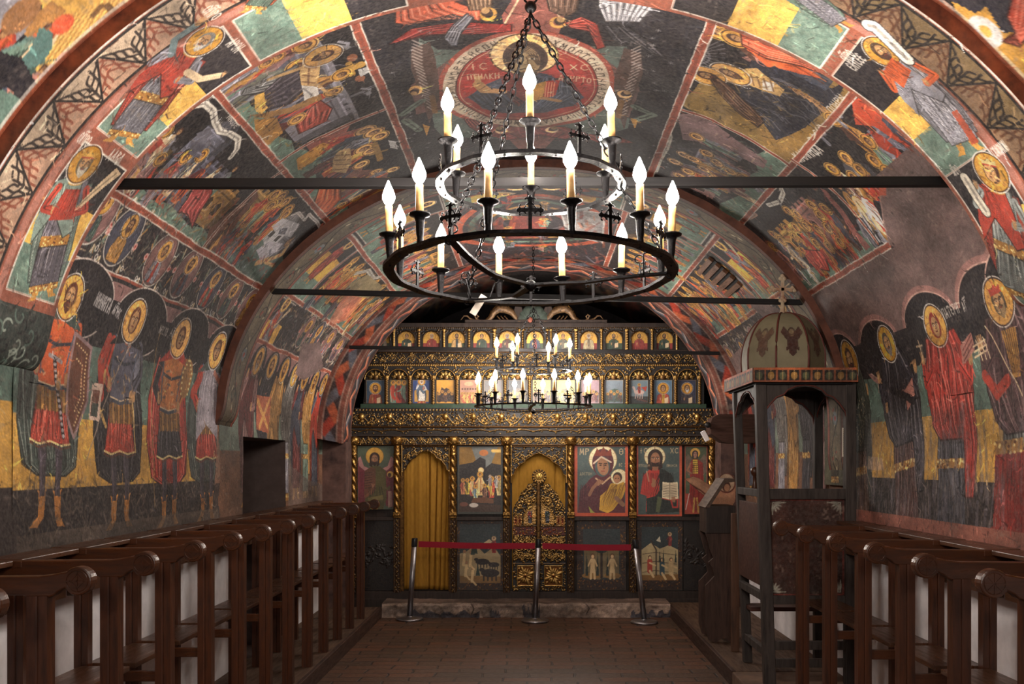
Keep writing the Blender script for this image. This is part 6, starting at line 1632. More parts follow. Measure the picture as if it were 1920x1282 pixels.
class Carve(Canvas):
    """relief sheet: local metres, x to the right and z up, raised towards the visitor"""
    def __init__(self, x0, x1, y1, y0, d=.0046, ground=GW):
        Canvas.__init__(self, U(x0), U(x1), V_(y1), V_(y0), d, d, ground, relief=True)
        self.rs = np.random.RandomState(int(x0 * 7 + y0) % 1000)
    def rod(self, pts, w, h, col=GC): self.line(pts, w, col, 1, 1.0, h)
    def dot(self, x, y, rx, ry, h, col=GC, ang=0): self.ell((x, y), rx, ry, col, 1, ang, 1.0, h)
    def scroll(self, x, y, r, a0, sg, w=.010, h=.012, turns=1.35, col=GC):
        t = np.linspace(0, turns * 2 * PI, 26)
        self.rod([(x + r * (1 - q / (turns * 2 * PI) * .86) * math.cos(a0 + sg * q), y + r * (1 - q / (turns * 2 * PI) * .86) * math.sin(a0 + sg * q)) for q in t], w, h, col)
        self.dot(x, y, r * .24, r * .24, h * 1.5)
        for k in range(5):
            a = a0 + sg * (k * 1.25 + .3); rr = r * .92
            self.dot(x + rr * math.cos(a) * 1.12, y + rr * math.sin(a) * 1.12, r * .26, r * .13, h * 1.2, col, a + sg * .8)
    def leaf(self, x, y, L, ang, h=.014, col=GC):
        self.dot(x + L * .5 * math.cos(ang), y + L * .5 * math.sin(ang), L * .55, L * .2, h, col, ang)
        for q in (-1, 1): self.dot(x + L * .45 * math.cos(ang + q * .5), y + L * .45 * math.sin(ang + q * .5), L * .3, L * .11, h * .8, col, ang + q * .8)
    def vine(self, x0, x1, z, amp, per, r, w=.010, h=.013):
        n = max(1, int(round((x1 - x0) / per))); per = (x1 - x0) / n; t = np.linspace(x0, x1, n * 24)
        self.rod([(q, z + amp * math.sin((q - x0) / per * 2 * PI)) for q in t], w, h)
        for k in range(2 * n):
            xc = x0 + per * (k + .5) / 2; sg = 1 if k % 2 == 0 else -1
            self.scroll(xc, z - sg * amp * .05, r, -sg * PI / 2, sg, w * .8, h)
            for j in range(3): self.leaf(xc + self.rs.uniform(-.4, .4) * per * .5, z + sg * amp * self.rs.uniform(.5, 1.1), r * .8, self.rs.uniform(0, 6.28), h)
    def fill(self, n, s=.012, h=.012, box=None):
        b = box or (self.u[0], self.u[-1], self.v[0], self.v[-1])
        for k in range(n): self.leaf(self.rs.uniform(b[0], b[1]), self.rs.uniform(b[2], b[3]), s * self.rs.uniform(.8, 2.2), self.rs.uniform(0, 6.28), h * self.rs.uniform(.6, 1.2), GC if k % 4 else GR)
    def beads(self, x0, x1, z, step, r, h=.010, col=GC):
        n = int((x1 - x0) / step)
        for k in range(n): self.dot(x0 + (k + .5) * (x1 - x0) / n, z, r, r, h, col)
    def rail(self, z, w, h, col=GR): self.rod([(self.u[0], z), (self.u[-1], z)], w, h, col)
    def sheet(self, name, dy, parent, keep=None, mat=None):
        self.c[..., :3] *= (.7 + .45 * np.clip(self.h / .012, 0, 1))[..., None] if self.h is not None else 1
        xyz = np.stack([np.broadcast_to(self.u[None, :], self.h.shape), dy - self.h, np.broadcast_to(self.v[:, None], self.h.shape)], -1).astype(np.float32)
        kp = None
        if keep is not None:
            a = (self.u[:-1] + self.u[1:]) / 2; b = (self.v[:-1] + self.v[1:]) / 2
            kp = np.ones((self.nv, self.nu), bool); kp[:-1, :-1] = keep(a[None, :], b[:, None])
        return grid_object(name, self, xyz, mat or M_GILD, parent, keep=kp, flip=False)

def xbox(name, x0, x1, y1, y0, d0, d1, mat, parent=scr, bev=.004):
    """box given by photograph x/y limits on the screen plane and depth range behind it (metres, negative = nearer)"""
    return MB().box(((U(x0) + U(x1)) / 2, (d0 + d1) / 2, (V_(y0) + V_(y1)) / 2), (U(x1) - U(x0), d1 - d0, V_(y0) - V_(y1)), bev=bev).build(name, mat, parent)

# dark boards behind everything
mb = MB(); mb.prism([(U(a), V_(b)) for a, b in ((655, 1112), (1345, 1112), (1345, 772), (1322, 766), (1318, 692), (1292, 648), (1268, 612), (732, 612), (708, 648), (684, 692), (678, 766), (655, 772))], 'y', .075, .11); mb.build('backboard', W_DARK, scr)
xbox('plinth', 650, 1348, 1126, 1108, -.03, .08, W_DARK)
# frieze under the apostles
c = Carve(690, 1316, 686, 658); m_ = (c.v[0] + c.v[-1]) / 2
c.fill(900, .010, .011); c.vine(c.u[0], c.u[-1], m_ + .008, .042, .24, .034, .007); c.rail(c.v[-1] - .012, .016, .012); c.rail(c.v[0] + .026, .006, .008); c.beads(c.u[0], c.u[-1], c.v[0] + .012, .026, .010, .014)
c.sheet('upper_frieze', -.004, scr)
xbox('upper_rail', 706, 1296, 660, 655.6, -.02, .06, W_DARK)
xbox('top_cornice', 728, 1272, 614, 606, -.045, .07, W_DARK)
# top arcade of apostles
TOP = [715, 762, 809, 856, 903, 951, 1003, 1056, 1104, 1151, 1199, 1246]
def arch_keep(cents, hw, zb, zs, kind='round'):
    """True where wood stays; openings are arches of half width hw from zb, springing at zs"""
    def f(A, B):
        k = np.ones(np.broadcast(A, B).shape, bool)
        for x in cents:
            dx = np.abs(A - x)
            rect_ = (dx < hw) & (B > zb) & (B < zs)
            top_ = ((A - x) ** 2 + (B - zs) ** 2 < hw * hw) & (B >= zs)
            k &= ~(rect_ | top_)
        return k
    return f
c = Carve(706, 1296, 656, 613); hw = .098; zs = V_(637)
for i, x in enumerate(TOP):
    u = U(x); t = np.linspace(0, PI, 22)
    c.rod([(u + (hw + .008) * math.cos(a), zs + (hw + .008) * math.sin(a)) for a in t], .010, .010, GR)
    for q in (-1, 1):
        c.rod([(u + q * .148, c.v[0]), (u + q * .148, c.v[-1] - .03)], .022, .020, GC if i % 2 else GR); c.dot(u + q * .148, c.v[-1] - .035, .022, .014, .026)
        for k in range(7): c.dot(u + q * .148, c.v[0] + .02 + k * .03, .012, .008, .024)
        for k in range(8): c.leaf(u + q * c.rs.uniform(.06, .13), zs + c.rs.uniform(.07, .13), .02, c.rs.uniform(0, 6.3), .010, GR)
c.beads(c.u[0], c.u[-1], c.v[-1] - .010, .024, .009, .012, GR)
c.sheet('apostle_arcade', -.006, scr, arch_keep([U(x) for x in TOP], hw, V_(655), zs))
# second arcade
MID = [703, 747, 790, 835, 879, 924, 970, 1016, 1061, 1107, 1152, 1199, 1244, 1289]
c = Carve(684, 1320, 758, 684); hw = .112; zs = V_(711)
for i, x in enumerate(MID):
    u = U(x); t = np.linspace(0, PI, 26)
    c.rod([(u + (hw + .009) * math.cos(a), zs + (hw + .009) * math.sin(a)) for a in t], .013, .012, GR)
    for a in t[::1]: c.dot(u + (hw + .010) * math.cos(a), zs + (hw + .010) * math.sin(a), .006, .006, .016)
for i in range(len(MID) + 1):
    u = U(MID[0]) - .145 if i == 0 else (U(MID[-1]) + .145 if i == len(MID) else (U(MID[i - 1]) + U(MID[i])) / 2)
    c.rod([(u, c.v[0]), (u, zs + .02)], .030, .024, GR)
    for k in range(12): c.rod([(u - .014, c.v[0] + .05 + k * .021), (u + .014, c.v[0] + .062 + k * .021)], .009, .030)
    for zz in (c.v[0] + .02, zs + .015, zs + .035): c.dot(u, zz, .024, .014, .032)
    for k in range(16): c.leaf(u + c.rs.uniform(-.045, .045), zs + c.rs.uniform(.07, .155), .022, c.rs.uniform(0, 6.3), .016)
c.rail(c.v[-1] - .008, .012, .012); c.beads(c.u[0], c.u[-1], c.v[-1] - .008, .022, .008, .016)
c.sheet('festival_arcade', -.006, scr, arch_keep([U(x) for x in MID], hw, V_(756), zs))
# gilded lattice in each lunette
for x in MID:
    c = Carve(x - 17, x + 17, 711, 690, .0055); u = U(x)
    c.dot(u, V_(707), .035, .04, .02, GR)
    for k in range(5): a = .3 + k * .63; c.leaf(u + .03 * math.cos(a), V_(709) + .03 * math.sin(a), .075, a, .016, GC if k % 2 else sh(GC, .8))
    c.sheet('lunette_ornament', .035, scr, lambda A, B, u=u: ((A - u) ** 2 + (B - V_(711)) ** 2) < .0125)
xbox('green_band', 676, 1324, 766, 757, -.015, .06, M_DGREEN); xbox('red_moulding', 668, 1332, 771, 765, -.04, .06, M_DRED)
c = Carve(666, 1334, 773, 765); c.beads(c.u[0], c.u[-1], (c.v[0] + c.v[-1]) / 2, .040, .012, .012); c.sheet('bead_moulding', -.043, scr)
# main frieze with gilt medallions
c = Carve(660, 1342, 801, 771); m_ = (c.v[0] + c.v[-1]) / 2
c.fill(1500, .011, .012); c.vine(c.u[0], c.u[-1], m_, .060, .336, .046, .008, .016)
for k in range(13):
    u = U(679 + 52.3 * k); c.dot(u, V_(782), .036, .046, .004, (70, 40, 20)); c.dot(u, V_(781), .030, .040, .034, (186, 148, 82)); c.dot(u, V_(790), .024, .014, .026)
c.rail(c.v[0] + .008, .014, .020)
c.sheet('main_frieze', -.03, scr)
c = Carve(660, 1342, 814, 800); m_ = (c.v[0] + c.v[-1]) / 2
t = np.linspace(c.u[0], c.u[-1], 700); c.rod([(q, m_ - .004 + .022 * abs(math.sin(q * 12)) - .01) for q in t], .010, .016); c.rod([(q, m_ + .012 - .018 * abs(math.cos(q * 12))) for q in t], .007, .012, GR); c.fill(160, .012, .012); c.rail(c.v[-1] - .006, .012, .016)
c.sheet('scalloped_moulding', -.05, scr)
xbox('shelf', 656, 1344, 818, 813, -.045, .06, W_DARK)
# capital frieze
COLX = [664, 745, 850, 950, 1070, 1186, 1334]
c = Carve(656, 1342, 835, 817); m_ = (c.v[0] + c.v[-1]) / 2
c.fill(650, .010, .011); c.vine(c.u[0], c.u[-1], m_, .032, .20, .028, .008, .014); c.rail(c.v[0] + .006, .010, .012); c.rail(c.v[-1] - .006, .010, .012)
c.sheet('capital_frieze', -.02, scr)
for x in COLX:
    r = .050; mb = MB().lathe([(r * .9, V_(835)), (r * 1.15, V_(833)), (r * 1.35, V_(829)), (r * 1.4, V_(823)), (r * 1.2, V_(819)), (r * .95, V_(818))], c=(U(x), -.02, 0), seg=18)
    for k in range(26): a = random.uniform(-PI, 0); mb.ball((U(x) + r * 1.3 * math.cos(a), -.02 + r * 1.3 * math.sin(a), V_(random.uniform(820, 832))), .008, 6, 4)
    mb.build('capital', M_GOLD, scr)
    # twisted column
    vs = []; fs = []; nz, ns = 84, 20; z0, z1 = V_(960), V_(835)
    for i in range(nz):
        z = z0 + (z1 - z0) * i / (nz - 1); f = i / (nz - 1); tw = f < .86
        for k in range(ns):
            a = 2 * PI * k / ns; r = .036 + (.008 * math.cos(3 * a + z * 62) if tw else .004 * math.cos(5 * a) * math.cos(z * 120)) + (.010 if .86 < f < .875 else 0)
            vs.append((U(x) + r * math.cos(a), -.02 + r * math.sin(a), z))
    for i in range(nz - 1):
        for k in range(ns): fs.append((i * ns + k, i * ns + (k + 1) % ns, (i + 1) * ns + (k + 1) % ns, (i + 1) * ns + k))
    MB().add(vs, fs, True).build('twisted_column', M_GOLD, scr)
    mb = MB().box((U(x), -.015, V_(965)), (.088, .085, .075), bev=.008)
    for k in range(5): mb.ball((U(x) + (k - 2) * .018, -.06, V_(965)), .012, 6, 4, (1, .6, 1.6))
    mb.build('column_block', M_GOLD, scr)
    c = Carve(x - 6.4, x + 6.4, 1110, 971, .0046, (96, 62, 34)); c.v0 = c.v[0]
    t = np.linspace(c.v[0], c.v[-1], 160); c.rod([(U(x) + .016 * math.sin(q * 60), q) for q in t], .008, .009, GR); c.rod([(U(x) - .016 * math.sin(q * 60), q) for q in t], .008, .009, GR)
    for q in (-1, 1): c.rod([(U(x) + q * .036, c.v[0]), (U(x) + q * .036, c.v[-1])], .008, .012, GR)
    c.fill(70, .010, .010, (U(x) - .03, U(x) + .03, c.v[0], c.v[-1])); c.sheet('carved_pilaster', -.035, scr)
    xbox('pilaster', x - 6.4, x + 6.4, 1110, 971, -.032, .05, M_DGOLD)
# side door arch and curtain
def ogee(hw, spring, tip, n=16):
    """multifoil arch: half outline from springing to the tip, relative px"""
    P = [(hw, spring + 45), (hw, spring + 26), (hw - 5, spring + 22), (hw - 8, spring + 14), (hw - 16, spring + 4), (hw - 24, spring), (hw - 28, spring - 6), (6, tip + 1), (0, tip)]
    return P
def arch_sheet(xc, hw, x0, x1, y1, y0, tipy, spr, name):
    c = Carve(x0, x1, y1, y0, .0046)
    P = [(xc + a, b) for a, b in ogee(hw, spr, tipy)]; Q = [(2 * xc - a, b) for a, b in P]
    poly = [(U(a), V_(b)) for a, b in P + Q[::-1]]
    poly = [(U(xc + hw), V_(y1 + 4))] + poly + [(U(xc - hw), V_(y1 + 4))]
    c.fill(int((x1 - x0) * (y1 - y0) * .055), .013, .014)
    for q in (1, -1):
        for k in range(3): c.scroll(U(xc + q * (hw - 8 - k * 12)), V_(spr - 8 - (k == 0) * -6), .034, 0 if q > 0 else PI, q, .009, .015)
    line = [(U(a), V_(b)) for a, b in P + Q[::-1]]
    c.rod(line, .020, .018, GR); 
    pp = np.array(line); d = np.hypot(*np.diff(pp, axis=0).T); s = np.concatenate([[0], np.cumsum(d)])
    for t in np.arange(0, s[-1], .018): c.dot(float(np.interp(t, s, pp[:, 0])), float(np.interp(t, s, pp[:, 1])), .007, .007, .026)
    c.rail(c.v[-1] - .01, .012, .016)
    for xx in (c.u[0] + .01, c.u[-1] - .01): c.rod([(xx, c.v[0]), (xx, c.v[-1])], .012, .016)
    def keep(A, B):
        ins = np.zeros(np.broadcast(A, B).shape, bool); n = len(poly)
        for i in range(n):
            a, b = poly[i], poly[(i + 1) % n]
            if a[1] == b[1]: continue
            cond = (B > min(a[1], b[1])) & (B <= max(a[1], b[1])); xs = a[0] + (B - a[1]) * (b[0] - a[0]) / (b[1] - a[1]); ins ^= cond & (A < xs)
        return ~ins
    return c.sheet(name, -.012, scr, keep)
arch_sheet(800, 43, 752, 844, 892, 835, 845, 858, 'side_door_arch')
arch_sheet(1010, 50, 957, 1064, 905, 835, 850, 866, 'royal_door_arch')
xbox('door_jamb', 751, 757, 1108, 885, -.01, .05, M_DGOLD); xbox('door_jamb', 841, 846, 1108, 885, -.01, .05, M_DGOLD)
CURT = plain('ochre_curtain_cloth', (150, 108, 40), .85, var=.12, scale=14, stretch=(3, 3, 1), bumpy=.15, spec=.15)
def curtain(name, x0, x1, y1, y0, d, deep, label, tail=None):
    mb = MB(); n = 120; m = 30; vs = []
    for j in range(m + 1):
        f = j / m; z = V_(y1) + (V_(y0) - V_(y1)) * f
        for i in range(n + 1):
            x = x0 + (x1 - x0) * i / n
            y = d - .004 * math.sin(x * .33 + .6 * math.sin(f * 4)) - .0015 * math.sin(x * .8 + f)
            for cx_, ww, dd in deep:
                cc = cx_ + (f - .5) * 2 * (3 if cx_ > x0 + (x1 - x0) * .7 else .6); q = (x - cc) / ww; y += dd * math.exp(-q * q)
            zz = z
            if tail and f < .2 and tail[0] < x < tail[1]: zz -= tail[2] * (1 - f / .2) * math.sin(PI * (x - tail[0]) / (tail[1] - tail[0])) ** .4
            vs.append((U(x), y, zz))
    fs = [(j * (n + 1) + i, j * (n + 1) + i + 1, (j + 1) * (n + 1) + i + 1, (j + 1) * (n + 1) + i) for j in range(m) for i in range(n)]
    mb.add(vs, fs, True); o = mb.build(name, CURT); o.location = (0, IY, 0)
    md = o.modifiers.new('thickness', 'SOLIDIFY'); md.thickness = .004
    return tag(o, label, 'curtain')
curtain('curtain', 757.5, 840.5, 1105, 842, .028, [(804, 1.6, .036), (816, 1.3, .03), (826, 1.5, .034), (835, 1.2, .03)], 'long ochre curtain filling the side doorway of the icon screen', (814, 841, .008))
curtain('curtain', 960, 1060, 1104, 846, .040, [(972, 2, .008), (1040, 1.2, .02)], 'ochre curtain hanging behind the gilded double door')
# rail between icons and lower panels
for a, b in ((853, 946), (1076, 1182), (1191, 1330), (668, 741)): xbox('icon_rail', a, b, 975.5, 969, -.025, .06, W_DARK)
# royal doors
def door_leaf(x0, x1, inner):
    sgn = 1 if inner == x1 else -1; cx_ = (x0 + x1) / 2
    c = Carve(x0, x1, 1107, 898, .0042)
    zt = V_(985); c.fill(620, .013, .014, (c.u[0], c.u[-1], zt, c.v[-1]))
    for (a, b, r) in ((.30, 912, .05), (.66, 922, .045), (.3, 940, .045), (.72, 948, .04), (.12, 965, .03), (.10, 935, .035)):
        x = inner - sgn * (x1 - x0) * a if True else 0
        c.scroll(U(inner - sgn * (x1 - x0) * a), V_(b), r, PI / 2, sgn, .012, .018)
    # small painted scene in the middle
    q = [(U(inner - sgn * (x1 - x0) * a), V_(b)) for a, b in ((.03, 983), (.55, 983), (.55, 968), (.40, 955), (.15, 948), (.03, 940))]
    c.poly(q, (196, 150, 76), h=.004); 
    for cc in (q[2:],): c.rod(cc, .012, .018)
    x = U(inner - sgn * (x1 - x0) * .28); c.affine((x, V_(983)), (.16, 0), (0, .22)); st = c.h; c.h = None
    fig(c, SLT, RED if sgn > 0 else DGR, YEL, hr=.13, detail=False); c.h = st; c.reset()
    for a in (.72, .88):
        x = U(inner - sgn * (x1 - x0) * a); c.poly([(x - .024, V_(984)), (x + .024, V_(984)), (x + .024, V_(970)), (x, V_(965)), (x - .024, V_(970))], (170, 110, 50), h=.003); c.dot(x, V_(976), .009, .03, .006, (120, 50, 36)); c.dot(x, V_(969), .008, .008, .008, BRN); c.rod([(x - .026, V_(984)), (x - .026, V_(968)), (x, V_(964)), (x + .026, V_(968)), (x + .026, V_(984))], .006, .012)
    c.poly([(c.u[0], V_(1003)), (c.u[-1], V_(1003)), (c.u[-1], V_(986)), (c.u[0], V_(986))], (116, 40, 28), h=.002); c.rail(V_(986), .012, .012)
    for k in range(36): c.leaf(c.rs.uniform(c.u[0], c.u[-1]), V_(c.rs.uniform(989, 1002)), .018, c.rs.uniform(0, 6.3), .008, (190, 96, 50) if k % 2 else GC)
    c.fill(300, .014, .015, (c.u[0], c.u[-1], V_(1052), V_(1004))); c.vine(c.u[0], c.u[-1], V_(1012), .03, .16, .03); c.vine(c.u[0], c.u[-1], V_(1042), .03, .16, .03)
    for k in range(3): c.scroll(U(x0 + 10 + 14 * k), V_(1027), .036, 0, 1 if k % 2 else -1, .010, .015)
    # square rosette panel
    a, b = U(x0 + 8), U(x1 - 6); t, u2 = V_(1060), V_(1097); xm = (a + b) / 2; zm = (t + u2) / 2
    c.h[(c.v[:, None] > u2) & (c.v[:, None] < t) & (c.u[None, :] > a) & (c.u[None, :] < b)] = 0
    c.poly([(a, u2), (b, u2), (b, t), (a, t)], (150, 92, 40), metal=.9, h=.002); c.rod([(a, u2), (b, u2), (b, t), (a, t), (a, u2)], .010, .014)
    for k in range(8): an = k * PI / 4 + PI / 8; c.leaf(xm + .02 * math.cos(an), zm + .02 * math.sin(an), .07 if k % 2 else .10, an, .016)
    for k in range(4): an = k * PI / 2 + PI / 4; c.leaf(xm + .09 * math.cos(an), zm + .10 * math.sin(an), .04, an, .014)
    c.dot(xm, zm, .026, .026, .024); c.dot(xm, zm, .013, .013, .03, (120, 60, 30))
    for xx in (x0 + 2.5, x1 - 2.0): c.fill(60, .012, .012, (U(xx) - .012, U(xx) + .012, c.v[0], V_(985)))
    c.fill(60, .012, .012, (c.u[0], c.u[-1], c.v[0], V_(1098))); c.rail(V_(1056), .008, .012); c.rail(V_(1100), .008, .012)
    def keep(A, B):
        f = np.clip((U(inner) - A) / (U(inner) - U(x0 if sgn > 0 else x1)), 0, 1)      # 0 at the middle, 1 outside
        top = V_(900) - .02 - (V_(905) - V_(958)) * (f ** 2.1) + .012 * np.sin(f * 22) * (f > .1)
        ok = B < top
        up = B > V_(984)
        r = np.random.RandomState(5).rand(*ok.shape)
        return ok
    o = c.sheet('royal_door', -.028, scr, keep)
    MB().box(((U(x0) + U(x1)) / 2, .005, (V_(1107) + V_(958)) / 2), (U(x1) - U(x0) - .01, .028, V_(958) - V_(1107)), bev=.003).build('door_panel', W_DARK, o, (0, 0, 0))
    return o
door_leaf(962, 1006, 1006); door_leaf(1013, 1060, 1013)
mb = MB().box((U(1009.5), -.05, (V_(1106) + V_(905)) / 2), (.040, .05, V_(905) - V_(1106)), bev=.010); mb.build('door_staff', M_DGOLD, scr)
c = Carve(997, 1025, 907, 879, .0038, (60, 36, 20)); u = U(1011); z = V_(893)
for k in range(14): a = k * 2 * PI / 14; c.dot(u + .074 * math.cos(a), z + .074 * math.sin(a), .016, .012, .022, GC, a)
c.ell((u, z), .060, .060, GC, 1, 0, 1.0, .016, ring=.2); c.dot(u, z, .045, .045, .012, (232, 190, 100))
for k in range(6): a = k * PI / 3; c.rod([(u, z), (u + .036 * math.cos(a), z + .036 * math.sin(a))], .006, .018, (150, 96, 40))
c.sheet('door_rosette', -.06, scr, lambda A, B: ((A - u) ** 2 + (B - z) ** 2) < .0078)
# carved crest with two dragons flanking the base of the cross
cr = MB(); base = V_(606)
cr.box((U(1005), .0, V_(603)), (1.72, .05, .045), bev=.006); cr.build('crest_board', W_DARK, scr)
DRG = plain('painted_dragon', (120, 92, 62), .5, metal=.25, var=.35, scale=40, bumpy=.4, dark=(50, 36, 28))
for sg, xc in ((1, 940), (-1, 1056)):
    mb = MB(); f = lambda dx, y: (U(xc + sg * dx), 0.0, V_(y))
    body = [(30, 604), (28, 596), (20, 586), (8, 580), (-5, 579), (-14, 586), (-20, 597), (-30, 604), (-38, 604), (-46, 598), (-50, 592), (-46, 589), (-43, 593), (-48, 600), (-58, 598), (-64, 592), (-70, 592), (-76, 600)]
    rr = [.022, .030, .038, .046, .046, .036, .028, .022, .018, .015, .013, .011, .010, .012, .012, .010, .008, .004]
    P = [f(a, b) for a, b in body]
    mb.tube(P, rr, 10)
    mb.ball(f(33, 603), .034, 10, 6, (1.4, .8, .7)); 
    for k in range(3): mb.tube([f(6 - k * 7, 592), f(12 - k * 7, 599), f(20 - k * 7, 606)], .008, 5)
    o = mb.build('dragon', DRG, scr)
    mb = MB()
    for i in range(0, 7):
        for k in range(5):
            t = k / 5; a = body[i]; b = body[i + 1]; x = a[0] + (b[0] - a[0]) * t; y = a[1] + (b[1] - a[1]) * t
            d = (b[0] - a[0], b[1] - a[1]); L = math.hypot(*d); nx, ny = d[1] / L, -d[0] / L
            if ny > 0: nx, ny = -nx, -ny
            R = (rr[i] * (1 - t) + rr[i + 1] * t) * PX
            mb.ball(f(x + nx * R, y + ny * R), .009, 6, 4)
    mb.build('gilt_crest_scales', M_GOLD, o)
mb = MB()
for k in range(9): a = PI * k / 8; mb.ball((U(1000 + 24 * math.cos(a)), .0, V_(606 - 22 * math.sin(a))), .07 + .01 * (k % 2), 10, 6, (1, .3, 1))
mb.box((U(1000), .02, V_(596)), (.30, .03, .2)); mb.build('painted_mount', plain('green_mount', (56, 66, 58), .7, var=.3, scale=20), scr)
mb = MB()
for q in (-1, 1): mb.prism([(U(1000 + q * a), V_(b)) for a, b in ((29, 604), (24, 598), (26, 588), (20, 582), (22, 576), (34, 575), (36, 582), (32, 590), (34, 604))], 'y', -.02, .02)
mb.build('carved_bracket', W_DARK, scr)
MB().ball((U(994), -.03, V_(600)), .032, 10, 6, (1, .5, 1.1)).build('skull', plain('old_bone', (150, 84, 66), .7), scr)

# ------------------------------------------------------------------ icons resting in the screen
def icon(x0, x1, y1, y0, draw, label, d=.0046, dy=.03, thick=.02, frame=None, group=None, name='icon_painting', cat='icon'):
    c = Canvas(U(x0), U(x1), V_(y1), V_(y0), d, d, (60, 70, 66)); c.rs = np.random.RandomState(int(x0))
    w = U(x1) - U(x0); h = V_(y0) - V_(y1)
    c.affine((U(x0), V_(y1)), (w, 0), (0, w)); c.asp = h / w       # unit = panel width
    draw(c, h / w)
    c.weather(.5, int(x0) + 3)
    B = MB().box(((U(x0) + U(x1)) / 2, dy + thick / 2 + .002, (V_(y0) + V_(y1)) / 2), (w, thick, h), bev=.002).build(name, W_DARK)
    B.location = (0, IY, 0); tag(B, label, cat, group)
    g = np.broadcast_to(c.u[None, :], (c.nv, c.nu))
    xyz = np.stack([g, np.full_like(g, dy), np.broadcast_to(c.v[:, None], (c.nv, c.nu))], -1).astype(np.float32)
    grid_object('painting', c, xyz, M_ICON, B)
    if frame is not None:
        mb = MB(); e = .014
        for a, b, cc, dd in ((x0, x1, y1, y1), (x0, x1, y0, y0)): mb.box(((U(a) + U(b)) / 2, dy - .006, V_(cc)), (w + e, .016, e), bev=.003)
        for xx in (x0, x1): mb.box((U(xx), dy - .006, (V_(y0) + V_(y1)) / 2), (e, .016, h - e), bev=.003)
        mb.build('frame', frame, B)
    return B

def d_apostle(robe, cloak, hair, beard, ground, book):
    def f(c, a):
        c.poly([(0, 0), (1, 0), (1, a), (0, a)], (216, 166, 70), metal=.55); c.poly([(0, 0), (1, 0), (1, a * .34), (0, a * .34)], ground)
        for k in range(24): c.line([(c.rs.rand(), a * (.4 + .6 * c.rs.rand())), (c.rs.rand(), a * (.4 + .6 * c.rs.rand()))], .01, (170, 118, 46), .4)
        c.affine((c.T([(.5, -.25 * a)])[0]), c.ax * 1.15 * a, c.ay * 1.15 * a)
        fig(c, robe, cloak, None, hair, beard, pose='bust', hr=.17, book=book, nf=5); r = .17 / 1.75; c.ell((0, 1 - .17 * 1.05), .175, .175, (120, 70, 30), .9, ring=.08)
    return f
ap = [((56, 70, 60), (130, 110, 96), BLK, None), ((60, 78, 66), (52, 76, 66), BRN, None), ((150, 50, 44), (150, 46, 42), (130, 120, 110), (150, 140, 130)), ((56, 80, 90), (186, 146, 84), BLK, BRN), ((50, 78, 60), (44, 66, 54), BLK, None), ((110, 60, 50), (70, 60, 50), GRY, GRY), ((150, 44, 40), (40, 60, 84), BRN, BRN), ((120, 110, 90), (70, 80, 70), BRN, None), ((150, 130, 100), (176, 160, 120), (170, 160, 150), (180, 170, 160)), ((60, 66, 56), (48, 80, 62), (60, 60, 60), (70, 60, 56)), ((150, 50, 44), (150, 46, 42), BLK, BRN), ((44, 70, 60), (50, 76, 60), BLK, BRN)]
wh = ['half hidden at the left end of the top row', 'beardless apostle in dark green on a gold ground, second in the top row', 'grey-haired apostle in red, third from the left in the top row', 'black-bearded apostle with ochre cloak, fourth from the left in the top row', 'young dark-haired apostle in green, fifth from the left in the top row', 'faded brown apostle behind lit bulbs, left of the centre of the top row', 'wider central icon of the top row, red robe and blue cloak with a gold book', 'apostle right of the centre of the top row, just behind a bulb', 'white-haired apostle in pale ochre robe, fourth from the right in the top row', 'dark bearded apostle in green, third from the right in the top row', 'black-haired apostle in red, second from the right in the top row', 'apostle in green at the right end of the top row, by the vault']
for i, x in enumerate(TOP):
    r, cl, hr_, bd = ap[i]
    lab = wh[i] if 'icon' in wh[i] or 'apostle' in wh[i] else 'small arched icon ' + wh[i]
    icon(x - 16, x + 16, 655, 618, d_apostle(r, cl, hr_, bd, (150, 50, 42) if i % 3 else (60, 84, 58), i % 2 == 1), lab, .0052, .03, .02, None, 'apostle icons in the top row')
